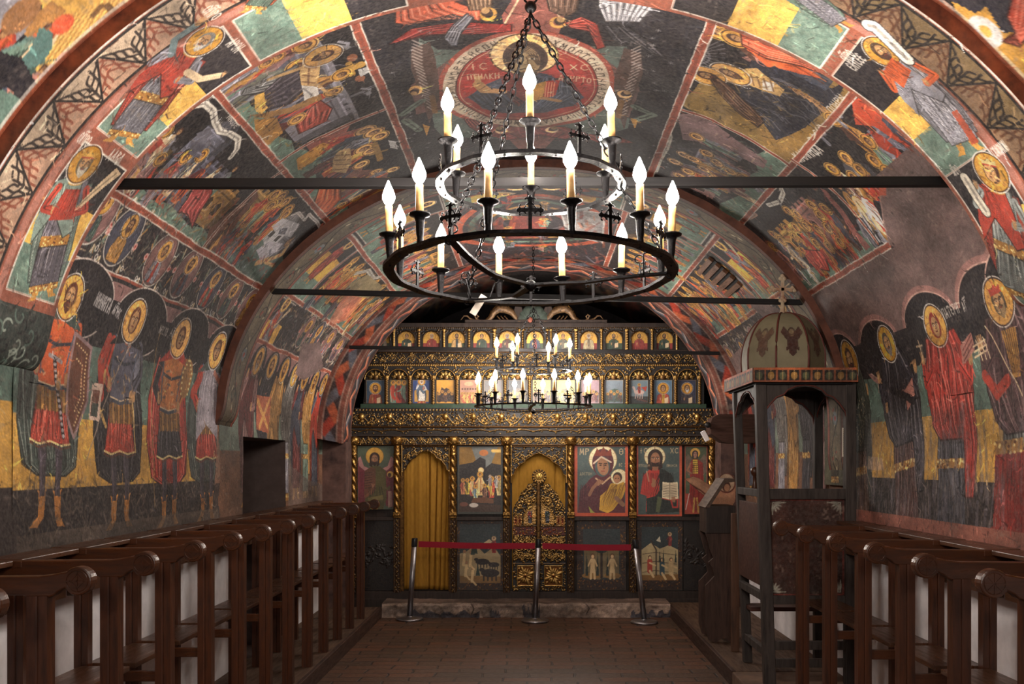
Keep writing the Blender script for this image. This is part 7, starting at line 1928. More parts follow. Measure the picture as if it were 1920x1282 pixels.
def d_feast(kind, sky, cols):
    def f(c, a):
        c.poly([(0, 0), (1, 0), (1, a), (0, a)], sky); o, ax, ay, fl, sc = c.o.copy(), c.ax.copy(), c.ay.copy(), c.fl, c.sc
        def rs(): c.o, c.ax, c.ay, c.fl, c.sc = o.copy(), ax.copy(), ay.copy(), fl, sc
        if kind == 'bust':
            c.affine(c.T([(.5, -.30 * a)])[0], c.ax * 1.2 * a, c.ay * 1.2 * a); fig(c, cols[0], cols[1], GLD, BRN, cols[2], pose='bust', hr=.20, book=True, nf=5)
        elif kind == 'throne':
            c.poly([(.1, .1), (.9, .1), (.9, .7), (.75, .8), (.25, .8), (.1, .7)], (196, 150, 74), metal=.4); c.poly([(.25, .0), (.75, .0), (.7, .12), (.3, .12)], RED)
            c.affine(c.T([(.5, .02)])[0], c.ax * 1.25 * a, c.ay * 1.05 * a); fig(c, cols[0], cols[1], GLD, cols[2], cols[2], hr=.13, book=True)
        elif kind == 'row':
            c.poly([(0, 0), (1, 0), (1, .35), (0, .35)], sh(OCH, .8)); c.ell((.5, a * .84), .26, .12, (200, 150, 110))
            for k in range(6): c.ell((.14 + k * .145, a * .62), .05, .05, BRN)
            for k in range(6): small(c, .12 + k * .152, .02, .62, cols[k % 3], cols[(k + 1) % 3], GLD, hr=.11)
        elif kind == 'three':
            for k in range(3): small(c, .2 + k * .3, .04, .98 * a, cols[k % 3], cols[(k + 1) % 3], GLD, hr=.11)
        elif kind == 'rider':
            c.poly([(0, 0), (1, 0), (1, .4), (0, .4)], (40, 50, 54)); c.ell((.5, .62), .28, .13, (186, 160, 150)); c.line([(.28, .66), (.2, .86)], .12, (186, 160, 150)); c.ell((.17, .9), .08, .05, (186, 160, 150)); [c.line([(.32 + k * .12, .55), (.28 + k * .13, .28)], .05, (176, 150, 140)) for k in range(4)]
            small(c, .5, .55, .55, RED, MAR, GLD, hr=.15); c.poly([(.6, .9), (.95, .95), (.85, .65)], RED); c.line([(.4, .25), (.9, .12)], .10, (90, 50, 44))
        else:
            mount(c, 0, .1, 1, .8, cols[2], 4); [tower(c, .08 + k * .5, .25, .3, .3, cols[k], 'gable', 1) for k in range(2)] if kind == 'town' else None
            for k in range(5): small(c, .14 + k * .18, .05 + .12 * (k % 2), .55, cols[k % 3], cols[(k + 2) % 3], GLD, hr=.14)
        rs(); c.line([(0, 0), (1, 0), (1, a), (0, a), (0, 0)], .03, (196, 150, 80), .8)
    return f
ft = [('bust', (48, 74, 96), (RED, (150, 70, 40), BRN), 'long-haired figure in red with a scroll, first icon of the middle row'), ('three', (40, 70, 70), (GRN, RED, (110, 40, 40)), 'three standing haloed figures, second icon from the left in the middle row'), ('throne', (38, 70, 130), (WHT, (90, 110, 130), (200, 196, 190)), 'white-haired figure enthroned on bright blue, third icon from the left in the middle row'), ('hill', (210, 150, 50), (BLK, BRN, (70, 50, 44)), 'dark hills with two halos under gold sky, fourth icon of the middle row'), ('row', (170, 120, 96), (OCH, RED, YEL), 'pinkish icon with a row of small figures, fifth in the middle row'), ('town', (100, 96, 96), (GRY, OCH, MAU), 'grey icon behind the left bulbs of the far chandelier, sixth in middle row'), ('hill', (56, 60, 66), (YEL, SLT, (90, 80, 70)), 'dark blue icon with gilded diamond star, left of centre of the middle row'), ('town', (226, 180, 80), (BRN, SLT, (120, 90, 70)), 'gold-skied icon with two figures, right of centre of the middle row'), ('hill', (210, 176, 100), (YEL, GRY, (110, 110, 90)), 'pale gold icon with bent figures just right of the centre of the middle row'), ('town', (150, 120, 130), (MAR, SLT, MAU), 'violet icon with a palace and standing figures, fifth from the right in the middle row'), ('hill', (110, 124, 136), (BRN, SLT, (60, 84, 76)), 'blue-green mountain icon, fourth from the right in the middle row'), ('rider', (104, 124, 134), (RED, RED, RED), 'saint riding a white horse, third icon from right in the middle row'), ('bust', (84, 116, 140), ((210, 160, 50), RED, None), 'frontal saint in red with yellow collar, second from right in middle row'), ('bust', (36, 46, 76), ((60, 50, 60), (50, 44, 56), (190, 186, 180)), 'white-bearded bishop on deep blue, last icon at the right of the middle row')]
for i, x in enumerate(MID):
    k, s_, cl, lab = ft[i]
    icon(x - 17, x + 17, 756, 712, d_feast(k, s_, cl), lab, .0050, .03, .02, None, 'icons in the middle row')
def whole(c, a, col, edge=None):
    c.poly([(0, 0), (1, 0), (1, a), (0, a)], col)
def edge(c, a, col, w=.05): c.poly([(0, 0), (1, 0), (1, w), (0, w)], col); c.poly([(0, a - w * .4), (1, a - w * .4), (1, a), (0, a)], col); c.poly([(0, 0), (w * .8, 0), (w * .8, a), (0, a)], col); c.poly([(1 - w * .8, 0), (1, 0), (1, a), (1 - w * .8, a)], col)
def face(c, x, y, r, skin=(150, 104, 70), hair=(58, 36, 28), beard=True, tilt=0.0):
    c.ell((x, y + r * .15), r * .95, r * 1.1, hair); c.poly([(x - r * .9, y), (x - r * 1.0, y - r * 1.2), (x - r * .4, y - r * 1.5), (x - r * .3, y)], hair); c.poly([(x + r * .9, y), (x + r * .9, y - r * 1.1), (x + r * .4, y - r * 1.4), (x + r * .3, y)], hair)
    c.ell((x, y - r * .08), r * .60, r * .92, skin, 1, tilt); c.ell((x - r * .15, y), r * .25, r * .5, sh(skin, 1.25), .5, soft=.5)
    if beard: c.poly([(x - r * .55, y - r * .35), (x, y - r * .55), (x + r * .55, y - r * .35), (x + r * .3, y - r * 1.1), (x, y - r * 1.3), (x - r * .3, y - r * 1.1)], hair)
    for q in (-1, 1): c.line([(x + q * r * .1, y + r * .25), (x + q * r * .45, y + r * .22)], r * .09, (40, 24, 18)); c.ell((x + q * r * .27, y + r * .08), r * .15, r * .07, (206, 186, 160)); c.ell((x + q * r * .27, y + r * .08), r * .07, r * .07, (30, 18, 14))
    c.line([(x, y + r * .2), (x + r * .04, y - r * .25), (x - r * .05, y - r * .28)], r * .07, sh(skin, .6)); c.line([(x - r * .16, y - r * .48), (x + r * .16, y - r * .48)], r * .08, (130, 60, 50))
def halo_(c, x, y, r, col=(222, 190, 130)):
    c.ell((x, y), r, r, col, metal=.5); c.ell((x, y), r, r, (120, 84, 44), .9, ring=.04)
    for k in range(12): a = k * PI / 6; c.line([(x + r * .8 * math.cos(a), y + r * .8 * math.sin(a)), (x + r * .95 * math.cos(a), y + r * .95 * math.sin(a))], .008, (160, 110, 60), .6)
def d_forerunner(c, a):
    whole(c, a, (84, 98, 78)); whole
    for q in (-1, 1):
        c.poly([(.5 + q * .15, a - .66), (.5 + q * .38, a - .55), (.5 + q * .48, a - .30), (.5 + q * .50, a - .55), (.5 + q * .48, .05), (.5 + q * .28, .1)], (130, 46, 60)); c.poly([(.5 + q * .18, a - .62), (.5 + q * .33, a - .55), (.5 + q * .42, a - .28), (.5 + q * .49, a - .34), (.5 + q * .46, a - .55), (.5 + q * .3, a - .68)], (186, 130, 126)); [c.line([(.5 + q * (.24 + k * .035), a - .72), (.5 + q * (.28 + k * .035), .1)], .01, (90, 30, 44)) for k in range(6)]
    halo_(c, .47, a - .28, .25, (222, 168, 70)); c.poly([(.2, .0), (.22, a - .7), (.38, a - .55), (.6, a - .55), (.78, a - .68), (.8, .3), (.7, 0)], (92, 84, 40)); c.poly([(.18, .42), (.2, a - .68), (.36, a - .58), (.5, a - .62), (.5, .55), (.4, .4)], (110, 66, 46)); [c.line([(.2, a - .75 - k * .07), (.4, a - .72 - k * .07)], .014, (60, 30, 26)) for k in range(7)]
    face(c, .47, a - .36, .15); c.line([(.22, .36), (.34, .44), (.42, .6)], .08, (130, 82, 56)); [c.line([(.42, .6), (.39 + k * .03, .70)], .02, (150, 100, 70)) for k in range(4)]
    c.line([(.7, .62), (.85, .56), (.88, .62)], .07, (100, 90, 50)); halo_(c, .90, a - .78, .09, (226, 180, 90)); c.ell((.88, a - .80), .05, .06, (90, 56, 40)); c.poly([(.84, .5), (.94, .5), (.96, .08), (.84, .05)], (170, 130, 116)); folds(c, [(.28, .7, .62), (.3, .75, .3), (.25, .7, 0)], 9, (40, 38, 20), .014); c.poly([(.28, .32), (.7, .4), (.72, .28), (.3, .22)], (120, 106, 56)); c.poly([(.38, 0), (.42, .22), (.52, .22), (.56, 0)], (176, 130, 60))
def d_nativity(c, a):
    whole(c, a, (44, 38, 36)); c.poly([(0, a * .72), (.5, a * .78), (1, a * .72), (1, a), (0, a)], (150, 112, 50), metal=.5); c.poly([(.3, a), (.5, a * .62), (.75, a * .75), (.9, a)], (120, 124, 120)); c.poly([(.05, a * .62), (.5, a * .84), (.62, a * .8), (.62, a * .4), (.05, a * .4)], (30, 24, 26)); c.ell((.58, a * .9), .10, .07, (206, 120, 50)); c.line([(.78, a * .93), (.98, a * .93)], .07, (236, 190, 90))
    halo_(c, .52, a * .645, .065); 
    for x, y, h, r, d_ in ((.5, .42, .5, (214, 176, 116), (206, 150, 90)), (.33, .40, .42, (150, 70, 60), (206, 170, 110)), (.75, .36, .46, (186, 60, 44), (206, 170, 70)), (.92, .42, .42, (206, 180, 120), (150, 120, 60)), (.12, .44, .34, (196, 130, 80), (150, 70, 50)), (.22, .44, .34, (206, 170, 60), (90, 80, 40)), (.40, .30, .34, (206, 196, 120), (96, 120, 130)), (.60, .32, .34, (150, 110, 80), (96, 60, 50)), (.86, .58, .26, (180, 170, 150), GRY), (.72, .62, .24, (150, 130, 110), GRY)): small(c, x, y, h * 1.05, r, d_, GLD if y < .5 else (206, 190, 170), hr=.12)
    c.poly([(.35, .36), (.62, .38), (.8, .33), (.8, .24), (.3, .26)], (110, 70, 44)); c.poly([(0, 0), (1, 0), (1, .2), (0, .24)], (70, 48, 36)); c.ell((.36, .20), .10, .05, (186, 176, 164)); c.ell((.14, .22), .09, .05, (120, 70, 54)); edge(c, a, (56, 60, 54), .05)
def d_virgin(c, a):
    whole(c, a, (70, 88, 86)); halo_(c, .53, a - .27, .265, (226, 206, 160)); c.poly([(.06, .05), (.1, a - .85), (.30, a - .62), (.40, a - .55), (.66, a - .55), (.82, a - .75), (.92, .4), (.94, .05)], (98, 36, 46)); folds(c, [(.12, .5, a - .75), (.1, .5, .5), (.08, .5, .08)], 12, (50, 16, 26), .014); folds(c, [(.12, .5, a - .75), (.1, .4, .5)], 5, (150, 70, 70), .012)
    c.ell((.53, a - .33), .20, .26, (98, 36, 46)); c.poly([(.36, a - .2), (.42, a - .06), (.48, a - .14), (.54, a - .03), (.60, a - .14), (.68, a - .06), (.70, a - .2)], (140, 60, 40), metal=.2)
    c.ell((.52, a - .40), .14, .19, (70, 90, 90)); c.ell((.53, a - .40), .105, .165, (166, 116, 80), 1, .15); c.line([(.36, a - .34), (.5, a - .22), (.68, a - .32)], .03, (206, 180, 150)); 
    for q in (-1, 1): c.line([(.53 + q * .02, a - .345), (.53 + q * .075, a - .34)], .014, (40, 24, 18)); c.ell((.53 + q * .045, a - .375), .022, .010, (30, 20, 16))
    c.line([(.54, a - .36), (.56, a - .44), (.53, a - .445)], .012, (110, 70, 46)); c.line([(.50, a - .485), (.56, a - .485)], .014, (150, 60, 50))
    c.line([(.40, a - .62), (.52, a - .72), (.66, a - .6)], .03, (196, 160, 120)); halo_(c, .83, a - .60, .155, (226, 206, 160)); c.ell((.80, a - .60), .085, .095, (70, 46, 34)); c.ell((.79, a - .63), .065, .08, (170, 118, 80)); [c.ell((.77 + k * .045, a - .62), .012, .008, (30, 20, 16)) for k in range(2)]
    c.poly([(.68, a - .70), (.80, a - .73), (.92, a - .68), (.95, .50), (.9, .36), (.72, .12), (.62, .06), (.46, .12), (.48, .38), (.62, .5)], (206, 156, 44)); folds(c, [(.68, .92, a - .74), (.6, .92, .5), (.5, .85, .3), (.5, .7, .12)], 11, (120, 76, 24), .014); c.poly([(.66, a - .70), (.76, a - .70), (.72, .62), (.62, .60)], (84, 60, 76))
    c.line([(.28, .40), (.34, .52), (.46, .66)], .06, (150, 100, 70)); [c.line([(.44, .58), (.46 + k * .03, .68 - k * .01)], .022, (166, 116, 80)) for k in range(4)]; c.poly([(.3, .05), (.26, .2), (.34, .1), (.42, .04)], (150, 150, 60)); c.line([(.78, .34), (.9, .22)], .08, (150, 106, 76))
    text(c, 'MP', .10, a - .18, .11, (206, 176, 130), .12, .9, .7); text(c, 'ΘY', .83, a - .18, .11, (206, 176, 130), .12, .9, .7); text(c, 'IC XC', .82, a - .40, .06, (206, 176, 130), .14, .8, .5); text(c, 'ДOCTOИ', .1, a - .56, .05, (206, 176, 130), .12, .7, .6); edge(c, a, (196, 78, 40), .07)
def d_christ(c, a):
    whole(c, a, (70, 88, 86)); halo_(c, .40, a - .26, .235, (226, 206, 160)); c.line([(.40, a - .05), (.40, a - .2)], .012, (150, 90, 60)); c.line([(.18, a - .26), (.62, a - .26)], .012, (150, 90, 60))
    c.poly([(.08, .5), (.14, a - .68), (.26, a - .56), (.34, a - .52), (.5, a - .52), (.5, .1), (.2, .1), (.22, .45)], (190, 56, 44)); folds(c, [(.12, .48, a - .62), (.1, .48, .6), (.2, .48, .2)], 9, (110, 26, 26), .016)
    c.poly([(.5, a - .52), (.62, a - .54), (.78, a - .66), (.84, .7), (.95, .1), (.22, .05), (.22, .40), (.42, .45), (.52, .6)], (34, 48, 44)); folds(c, [(.5, .8, a - .62), (.3, .9, .5), (.25, .92, .1)], 12, (16, 24, 24), .016); c.poly([(.46, .45), (.56, .4), (.5, .08), (.42, .1)], (84, 92, 60))
    face(c, .41, a - .31, .175, (160, 108, 74), (56, 34, 26)); c.poly([(.34, a - .48), (.48, a - .48), (.46, a - .56), (.36, a - .56)], (150, 100, 70)); c.line([(.22, a - .58), (.27, a - .8)], .03, (196, 160, 120), .7)
    c.poly([(.56, .40), (.73, .36), (.73, .74), (.57, .76)], (214, 196, 160)); c.poly([(.73, .36), (.92, .38), (.90, .76), (.73, .74)], (206, 186, 150)); [c.line([(.58, .44 + k * .036), (.71, .43 + k * .036)], .012, (70, 52, 44), .8) for k in range(8)]; [c.line([(.75, .43 + k * .036), (.88, .44 + k * .036)], .012, (70, 52, 44), .8) for k in range(8)]; c.line([(.73, .36), (.73, .74)], .012, (90, 66, 50)); c.line([(.56, .40), (.73, .36), (.92, .38)], .02, RED)
    c.line([(.2, .52), (.34, .58), (.36, .68)], .10, (176, 50, 40)); c.ell((.37, .70), .05, .06, (160, 108, 74)); [c.line([(.35 + k * .02, .72), (.345 + k * .022, .84 - k * .01)], .02, (166, 114, 78)) for k in range(4)]; [c.line([(.78 + k * .03, .32), (.78 + k * .028, .42)], .024, (160, 108, 74)) for k in range(3)]; c.line([(.76, .34), (.8, .2), (.9, .2), (.9, .36)], .035, (180, 50, 40))
    text(c, 'IC', .06, a - .18, .11, (206, 176, 130), .12, .9, .7); text(c, 'XC', .74, a - .18, .11, (206, 176, 130), .12, .9, .7); text(c, 'ПTOДAM', .04, a - .48, .055, (206, 176, 130), .12, .8, .6); text(c, 'ПИЛИCM', .66, a - .48, .055, (206, 176, 130), .12, .8, .55); edge(c, a, (196, 78, 40), .04); c.poly([(.94, 0), (1, 0), (1, a), (.94, a)], (196, 78, 40))
def d_archangel(c, a):
    whole(c, a, (78, 90, 66)); c.poly([(0, 0), (1, 0), (1, a * .30), (0, a * .30)], (176, 62, 44))
    for q in (-1, 1): c.poly([(.5 + q * .1, a - .7), (.5 + q * .35, a - .35), (.5 + q * .46, a - .5), (.5 + q * .46, a - 1.1), (.5 + q * .3, a - 1.3)], (120, 100, 84)); [c.line([(.5 + q * (.2 + k * .05), a - .6), (.5 + q * (.28 + k * .05), a - 1.2)], .016, (60, 50, 44)) for k in range(5)]
    halo_(c, .46, a - .30, .22, (226, 176, 80)); face(c, .46, a - .36, .14, (170, 120, 100), (50, 40, 50), False); c.poly([(.25, a - .7), (.36, a - .56), (.56, a - .56), (.8, a - .75), (.85, .6), (.6, .3), (.5, .1), (.3, .3), (.2, .7)], (150, 44, 36)); c.poly([(.36, a - .6), (.56, a - .6), (.6, a - 1.2), (.34, a - 1.2)], (214, 180, 70), metal=.5); [c.line([(.34, a - .68 - k * .09), (.58, a - .66 - k * .09)], .02, (60, 50, 30)) for k in range(6)]; [c.line([(.38 + q * .22, .1), (.42 + q * .12, .7)], .08, (196, 150, 70)) for q in (0, 1)]; c.line([(.26, a - .75), (.12, a - 1.05), (.3, a - 1.2)], .07, (150, 100, 70)); c.line([(.05, .2), (.2, .9)], .03, (196, 190, 180)); folds(c, [(.3, .8, a - .8), (.25, .8, .7), (.35, .6, .2)], 9, (80, 20, 20), .02); edge(c, a, (176, 70, 40), .05)
icon(670, 738, 955, 836, d_forerunner, 'bearded winged prophet in camel-hair tunic on green, large icon left of the curtain', .0042, .02, .025, None, 'large icons of the lower tier')
icon(857.5, 942.5, 964, 836, d_nativity, 'dark glossy icon with a crowd of gold-lit figures, between curtain and double door', .0042, .02, .025, None, 'large icons of the lower tier')
icon(1077, 1178, 968, 834, d_virgin, 'woman in purple veil holding a child in yellow, large orange-framed icon', .0042, .004, .03, None, 'large icons of the lower tier')
icon(1193.8, 1279, 968, 834, d_christ, 'bearded man in red robe with open book, large orange-framed icon', .0042, .004, .03, None, 'large icons of the lower tier')
icon(1284, 1327, 964, 836, d_archangel, 'narrow icon of a winged figure in red and gold, right end of the lower tier', .0042, .012, .025, None, 'large icons of the lower tier')
def orn(c, a, m=.1, bt=.18):
    whole(c, a, (52, 32, 24))
    for k in range(260):
        x, y = c.rs.rand(), c.rs.rand() * a
        c.ell((x, y), .022, .010, (150, 104, 44) if k % 3 else (96, 60, 30), .9, c.rs.uniform(0, 3), metal=.5)
    c.poly([(m, bt), (1 - m, bt), (1 - m, a - m * 1.3), (m, a - m * 1.3)], (40, 58, 62))
def d_low1(c, a):
    orn(c, a, .05, .16); c.poly([(.05, .16), (.95, .16), (.95, .75), (.8, .95), (.6, .8), (.4, 1.0), (.2, .85), (.05, .8)], (150, 130, 92)); c.poly([(.05, .16), (.95, .16), (.95, .3), (.05, .32)], (130, 96, 48)); c.poly([(.45, .95), (.7, 1.12), (.85, 1.0), (.7, .9)], (176, 156, 116)); c.line([(.5, 1.04), (.7, .96)], .04, (90, 56, 40))
    small(c, .8, .82, .36, (140, 40, 40), MAR, CRM, hr=.13)
    for x, y, s_ in ((.72, .28, .2), (.55, .55, .15), (.8, .5, .12)): c.ell((x, y + s_ * .5), s_, s_ * .45, (40, 34, 34)); c.ell((x - s_ * .9, y + s_ * .85), s_ * .3, s_ * .22, (40, 34, 34)); [c.line([(x - s_ * .7 + k * s_ * .45, y + s_ * .3), (x - s_ * .7 + k * s_ * .45, y - s_ * .3)], s_ * .16, (40, 34, 34)) for k in range(4)]
    for x, y in ((.18, .42), (.32, .30), (.14, .66), (.28, .64)): c.line([(x, y - .1), (x + .02, y + .12)], .06, (196, 166, 116)); c.line([(x + .02, y - .1), (x + .09, y - .18)], .04, (196, 166, 116)); c.ell((x + .02, y + .19), .035, .04, (150, 110, 76))
    for x, y in ((.45, .42), (.4, .9), (.34, .88)): c.poly([(x - .05, y - .1), (x + .05, y - .1), (x, y + .16)], (36, 58, 50))
def d_low2(c, a):
    orn(c, a, .12, .22); c.poly([(.14, .26), (.45, .22), (.55, .26), (.86, .24), (.86, .9), (.14, .9)], (120, 104, 70)); c.ell((.3, .3), .2, .06, (150, 110, 50)); c.ell((.72, .3), .18, .06, (150, 110, 50)); c.line([(.5, .26), (.5, .8)], .05, (50, 38, 30)); c.ell((.5, .9), .16, .14, (40, 60, 56)); [c.poly([(x - .03, .3), (x + .03, .3), (x, .8)], (36, 56, 50)) for x in (.2, .62, .42)]
    for x in (.32, .72): c.line([(x, .4), (x, .62)], .09, (206, 176, 126)); [c.line([(x + q * .03, .42), (x + q * .04, .24)], .045, (206, 176, 126)) for q in (-1, 1)]; [c.line([(x + q * .04, .62), (x + q * .09, .5)], .03, (206, 176, 126)) for q in (-1, 1)]; c.ell((x, .70), .045, .055, (110, 70, 46)); c.ell((x, .69), .03, .04, (206, 170, 120))
def d_low3(c, a):
    orn(c, a, .10, .22); c.poly([(.1, .22), (.9, .22), (.9, .9), (.7, 1.0), (.5, .92), (.3, 1.05), (.1, .9)], (176, 156, 112)); c.poly([(.1, .22), (.9, .22), (.9, .36), (.1, .34)], (140, 100, 46)); c.line([(.42, .34), (.42, .9), (.3, 1.1)], .03, (60, 44, 34)); c.poly([(.42, 1.1), (.5, 1.2), (.52, 1.06)], (196, 186, 160)); small(c, .72, .98, .3, (140, 40, 40), MAR, CRM, hr=.14); [c.line([(.12, .8 - k * .2), (.4, .84 - k * .2), (.88, .78 - k * .2)], .012, (70, 50, 40)) for k in range(3)]
    for x, y, cl in ((.28, .55, RED), (.55, .5, (50, 80, 90)), (.75, .5, (196, 166, 116))): c.line([(x, y - .12), (x, y + .1)], .11, cl); c.line([(x, y - .12), (x + .08, y - .25)], .05, (206, 176, 126)); c.line([(x, y + .06), (x + .12, y)], .04, (206, 176, 126)); c.ell((x, y + .18), .04, .045, (90, 56, 40)); c.ell((x + .005, y + .17), .028, .034, (206, 170, 120))
    [c.poly([(x - .025, .62), (x + .025, .62), (x, .9)], (36, 56, 50)) for x in (.5, .58, .85)]
GP = 'painted lower panels of the screen'
icon(857, 943, 1107, 977, d_low1, 'dark lower panel with black cattle and pale figures, behind the red belt', .0046, .02, .02, None, GP)
icon(1082, 1174, 1107, 977, d_low2, 'dark lower panel with two nude figures beside a tree, below the veiled woman', .0046, .02, .02, None, GP)
icon(1195, 1280, 1107, 977, d_low3, 'lower panel with seated figures on pale rocks, below the man with open book', .0046, .02, .02, None, GP)
c = Carve(1282, 1332, 1107, 975, .0055, (46, 36, 32)); c.vine(c.u[0], c.u[-1], V_(1040), .12, .3, .09, .008, .006)
c.c[..., :3] = (48, 38, 34); c.c[..., 3] = 0; c.sheet('carved_panel', .01, scr)
c = Carve(660, 741, 1107, 975, .0055, (46, 36, 32)); c.vine(c.u[0], c.u[-1], V_(1040), .12, .3, .09, .008, .006); c.c[..., :3] = (48, 38, 34); c.c[..., 3] = 0; c.sheet('carved_panel', .01, scr)

# plaster piers closing the gap between the screen and the walls
M_PIER = plain('pier_plaster', (104, 78, 70), .9, var=.3, scale=6, bumpy=.35, dark=(52, 38, 36))
for q, nm in ((-1, 'wall_left'), (1, 'wall_right')):
    tag(MB().prism([(q * 2.47, .1), (q * 2.19, .1), (q * 2.19, 2.2), (q * 2.24, 2.75), (q * 2.47, 3.0)], 'y', 11.62, 12.3).build(nm, M_PIER), kind='structure')
# ------------------------------------------------------------------ canopied throne by the right wall
TY = 7.50; TPX = FPX / TY
def TX(x, Y=TY): return (x - CX) * Y / FPX
def TZ(y, Y=TY): return CAMH - (y - CY) * Y / FPX
M_TH = wood('throne_grey_oak', (66, 58, 54), .6, 'z', .3)
M_THP = wood('throne_brown_panel', (78, 46, 36), .55, 'x', .3)
M_DOME = plain('painted_dome_boards', (124, 116, 92), .7, var=.16, scale=5, bumpy=.15)
M_RIBD = plain('dome_rib_red', (92, 44, 36), .6, var=.2)
M_THB = plain('black_lining', (16, 15, 16), .9, var=.1)
th = empty('canopy_throne', (0, 0, 0), 0, 'tall dark wooden throne with a painted domed canopy and scalloped arches by the right wall', 'throne')
TYB = 8.42
def leanpost(name, x0, x1, X0b, X1b, y0, y1, ztop, zbot=.125):
    mb = MB(); vs = [(X0b, y0, zbot), (X1b, y0, zbot), (X1b, y1, zbot), (X0b, y1, zbot), (x0, y0, ztop), (x1, y0, ztop), (x1, y1, ztop), (x0, y1, ztop)]
    mb.add(vs, [(0, 3, 2, 1), (4, 5, 6, 7), (0, 1, 5, 4), (1, 2, 6, 5), (2, 3, 7, 6), (3, 0, 4, 7)])
    o = mb.build(name, M_TH, th); b = o.modifiers.new('soft_edge', 'BEVEL'); b.width = .006; b.segments = 2; return o
zc = TZ(716)
leanpost('front_post', TX(1417), TX(1437), TX(1434), TX(1456), TY, TY + .075, zc)
leanpost('front_post', TX(1586), TX(1606), TX(1586), TX(1606), TY, TY + .075, zc)
leanpost('back_post', TX(1372, TYB), TX(1387, TYB), TX(1392, TYB), TX(1408, TYB), TYB - .07, TYB, zc)
leanpost('back_post', 2.36, 2.43, 2.36, 2.43, TYB - .07, TYB, zc)
# cornice with painted leaf pattern
mb = MB(); x0, x1, y0, y1, z0, z1 = TX(1409), 2.43, TY - .05, TYB + .14, TZ(717), TZ(690)
mb.box(((x0 + x1) / 2, (y0 + y1) / 2, (z0 + z1) / 2), (x1 - x0, y1 - y0, z1 - z0), bev=.006); corn = mb.build('cornice', wood('cornice_brown', (84, 54, 38), .55, 'x', .3), th)
def strip(x0, x1, z0, z1, n, bg, mp):
    c = Canvas(x0, x1, z0, z1, .005, .005, bg); hh = z1 - z0; w_ = (x1 - x0) / n
    for k in range(n):
        a = x0 + (k + .5) * w_
        c.poly([(a - w_ * .42, z0 + hh * .12), (a + w_ * .42, z0 + hh * .12), (a + w_ * .42, z1 - hh * .15), (a - w_ * .42, z1 - hh * .15)], (52, 44, 36)); c.ell((a, z0 + hh * .45), w_ * .28, hh * .28, (150, 110, 54) if k % 2 else (84, 90, 62)); c.line([(a, z0 + hh * .15), (a, z1 - hh * .2)], .006, (190, 150, 90), .8); c.line([(a - w_ * .3, z0 + hh * .7), (a + w_ * .3, z0 + hh * .75)], .006, (30, 26, 24))
    c.line([(x0, z1 - hh * .08), (x1, z1 - hh * .08)], .012, (176, 92, 50)); c.line([(x0, z0 + hh * .07), (x1, z0 + hh * .07)], .010, (150, 76, 44)); c.weather(1.2, 5)
    u = np.broadcast_to(c.u[None, :], (c.nv, c.nu)); v = np.broadcast_to(c.v[:, None], (c.nv, c.nu))
    return grid_object('painted_strip', c, mp(u, v), M_FR, corn)
strip(x0 + .004, x1, z0, z1, 9, (150, 84, 50), lambda u, v: np.stack([u, np.full_like(u, y0 - .003), v], -1).astype(np.float32))
strip(y0 + .004, y1, z0, z1, 11, (186, 104, 62), lambda u, v: np.stack([np.full_like(u, x0 - .003), (y0 + y1) - u, v], -1).astype(np.float32))
# scalloped arches under the cornice
def scallop_pts(a0, a1, zt, zarch, depth):
    """board with a multifoil opening: top edge a0..a1 at zt, legs reach zarch"""
    w_ = a1 - a0; L = [(0, 0), (.03, .35), (.10, .55), (.17, .70), (.25, .76), (.30, .88), (.40, .97), (.5, 1.0)]
    pts = [(a0 + w_ * (.0 + f), zarch + depth * g) for f, g in L] + [(a1 - w_ * f, zarch + depth * g) for f, g in L[::-1][1:]]
    return [(a0, zt)] + pts[::1] + [(a1, zt)]
def arch_board(a0, a1, axis, lo, hi, zt, zarch, depth):
    pts = scallop_pts(a0, a1, zt, zarch, depth); mb = MB(); n = len(pts)
    # quads between the top edge and the arch outline
    core = pts[1:-1]; vs = []; fs = []
    for (a, z) in core:
        for q in (lo, hi):
            vs += [((a, q, z) if axis == 'y' else (q, a, z)), ((a, q, zt) if axis == 'y' else (q, a, zt))]
    for i in range(len(core) - 1):
        b = i * 4; c2 = b + 4
        fs += [(b, b + 1, c2 + 1, c2), (b + 2, c2 + 2, c2 + 3, b + 3), (b, c2, c2 + 2, b + 2), (b + 1, b + 3, c2 + 3, c2 + 1)]
    mb.add(vs, fs)
    o = mb.build('scalloped_arch', M_TH, th)
    bd = MB(); P = np.array(core); d = np.hypot(*np.diff(P, axis=0).T); s = np.concatenate([[0], np.cumsum(d)])
    ln = [((float(a), lo - .004, float(z) + .012) if axis == 'y' else (lo - .004, float(a), float(z) + .012)) for a, z in core]
    bd.tube(ln, .006, 6); bd.build('arch_bead', M_RIBD, o); return o
arch_board(TX(1430), TX(1590), 'y', TY + .012, TY + .035, z0, TZ(800), TZ(724) - TZ(800))
arch_board(TY + .06, TYB - .05, 'x', TX(1424) - .0, TX(1424) + .022, z0, TZ(790), TZ(728) - TZ(790))
arch_board(TY + .06, TYB - .05, 'x', 2.385, 2.405, z0, TZ(790), TZ(728) - TZ(790))
arch_board(TX(1430), TX(1590), 'y', TYB - .045, TYB - .022, z0, TZ(800), TZ(724) - TZ(800))
# underside of the canopy
MB().box(((x0 + x1) / 2, (y0 + y1) / 2, z0 - .008), (x1 - x0 - .06, y1 - y0 - .06, .012)).build('canopy_lining', M_THB, th)
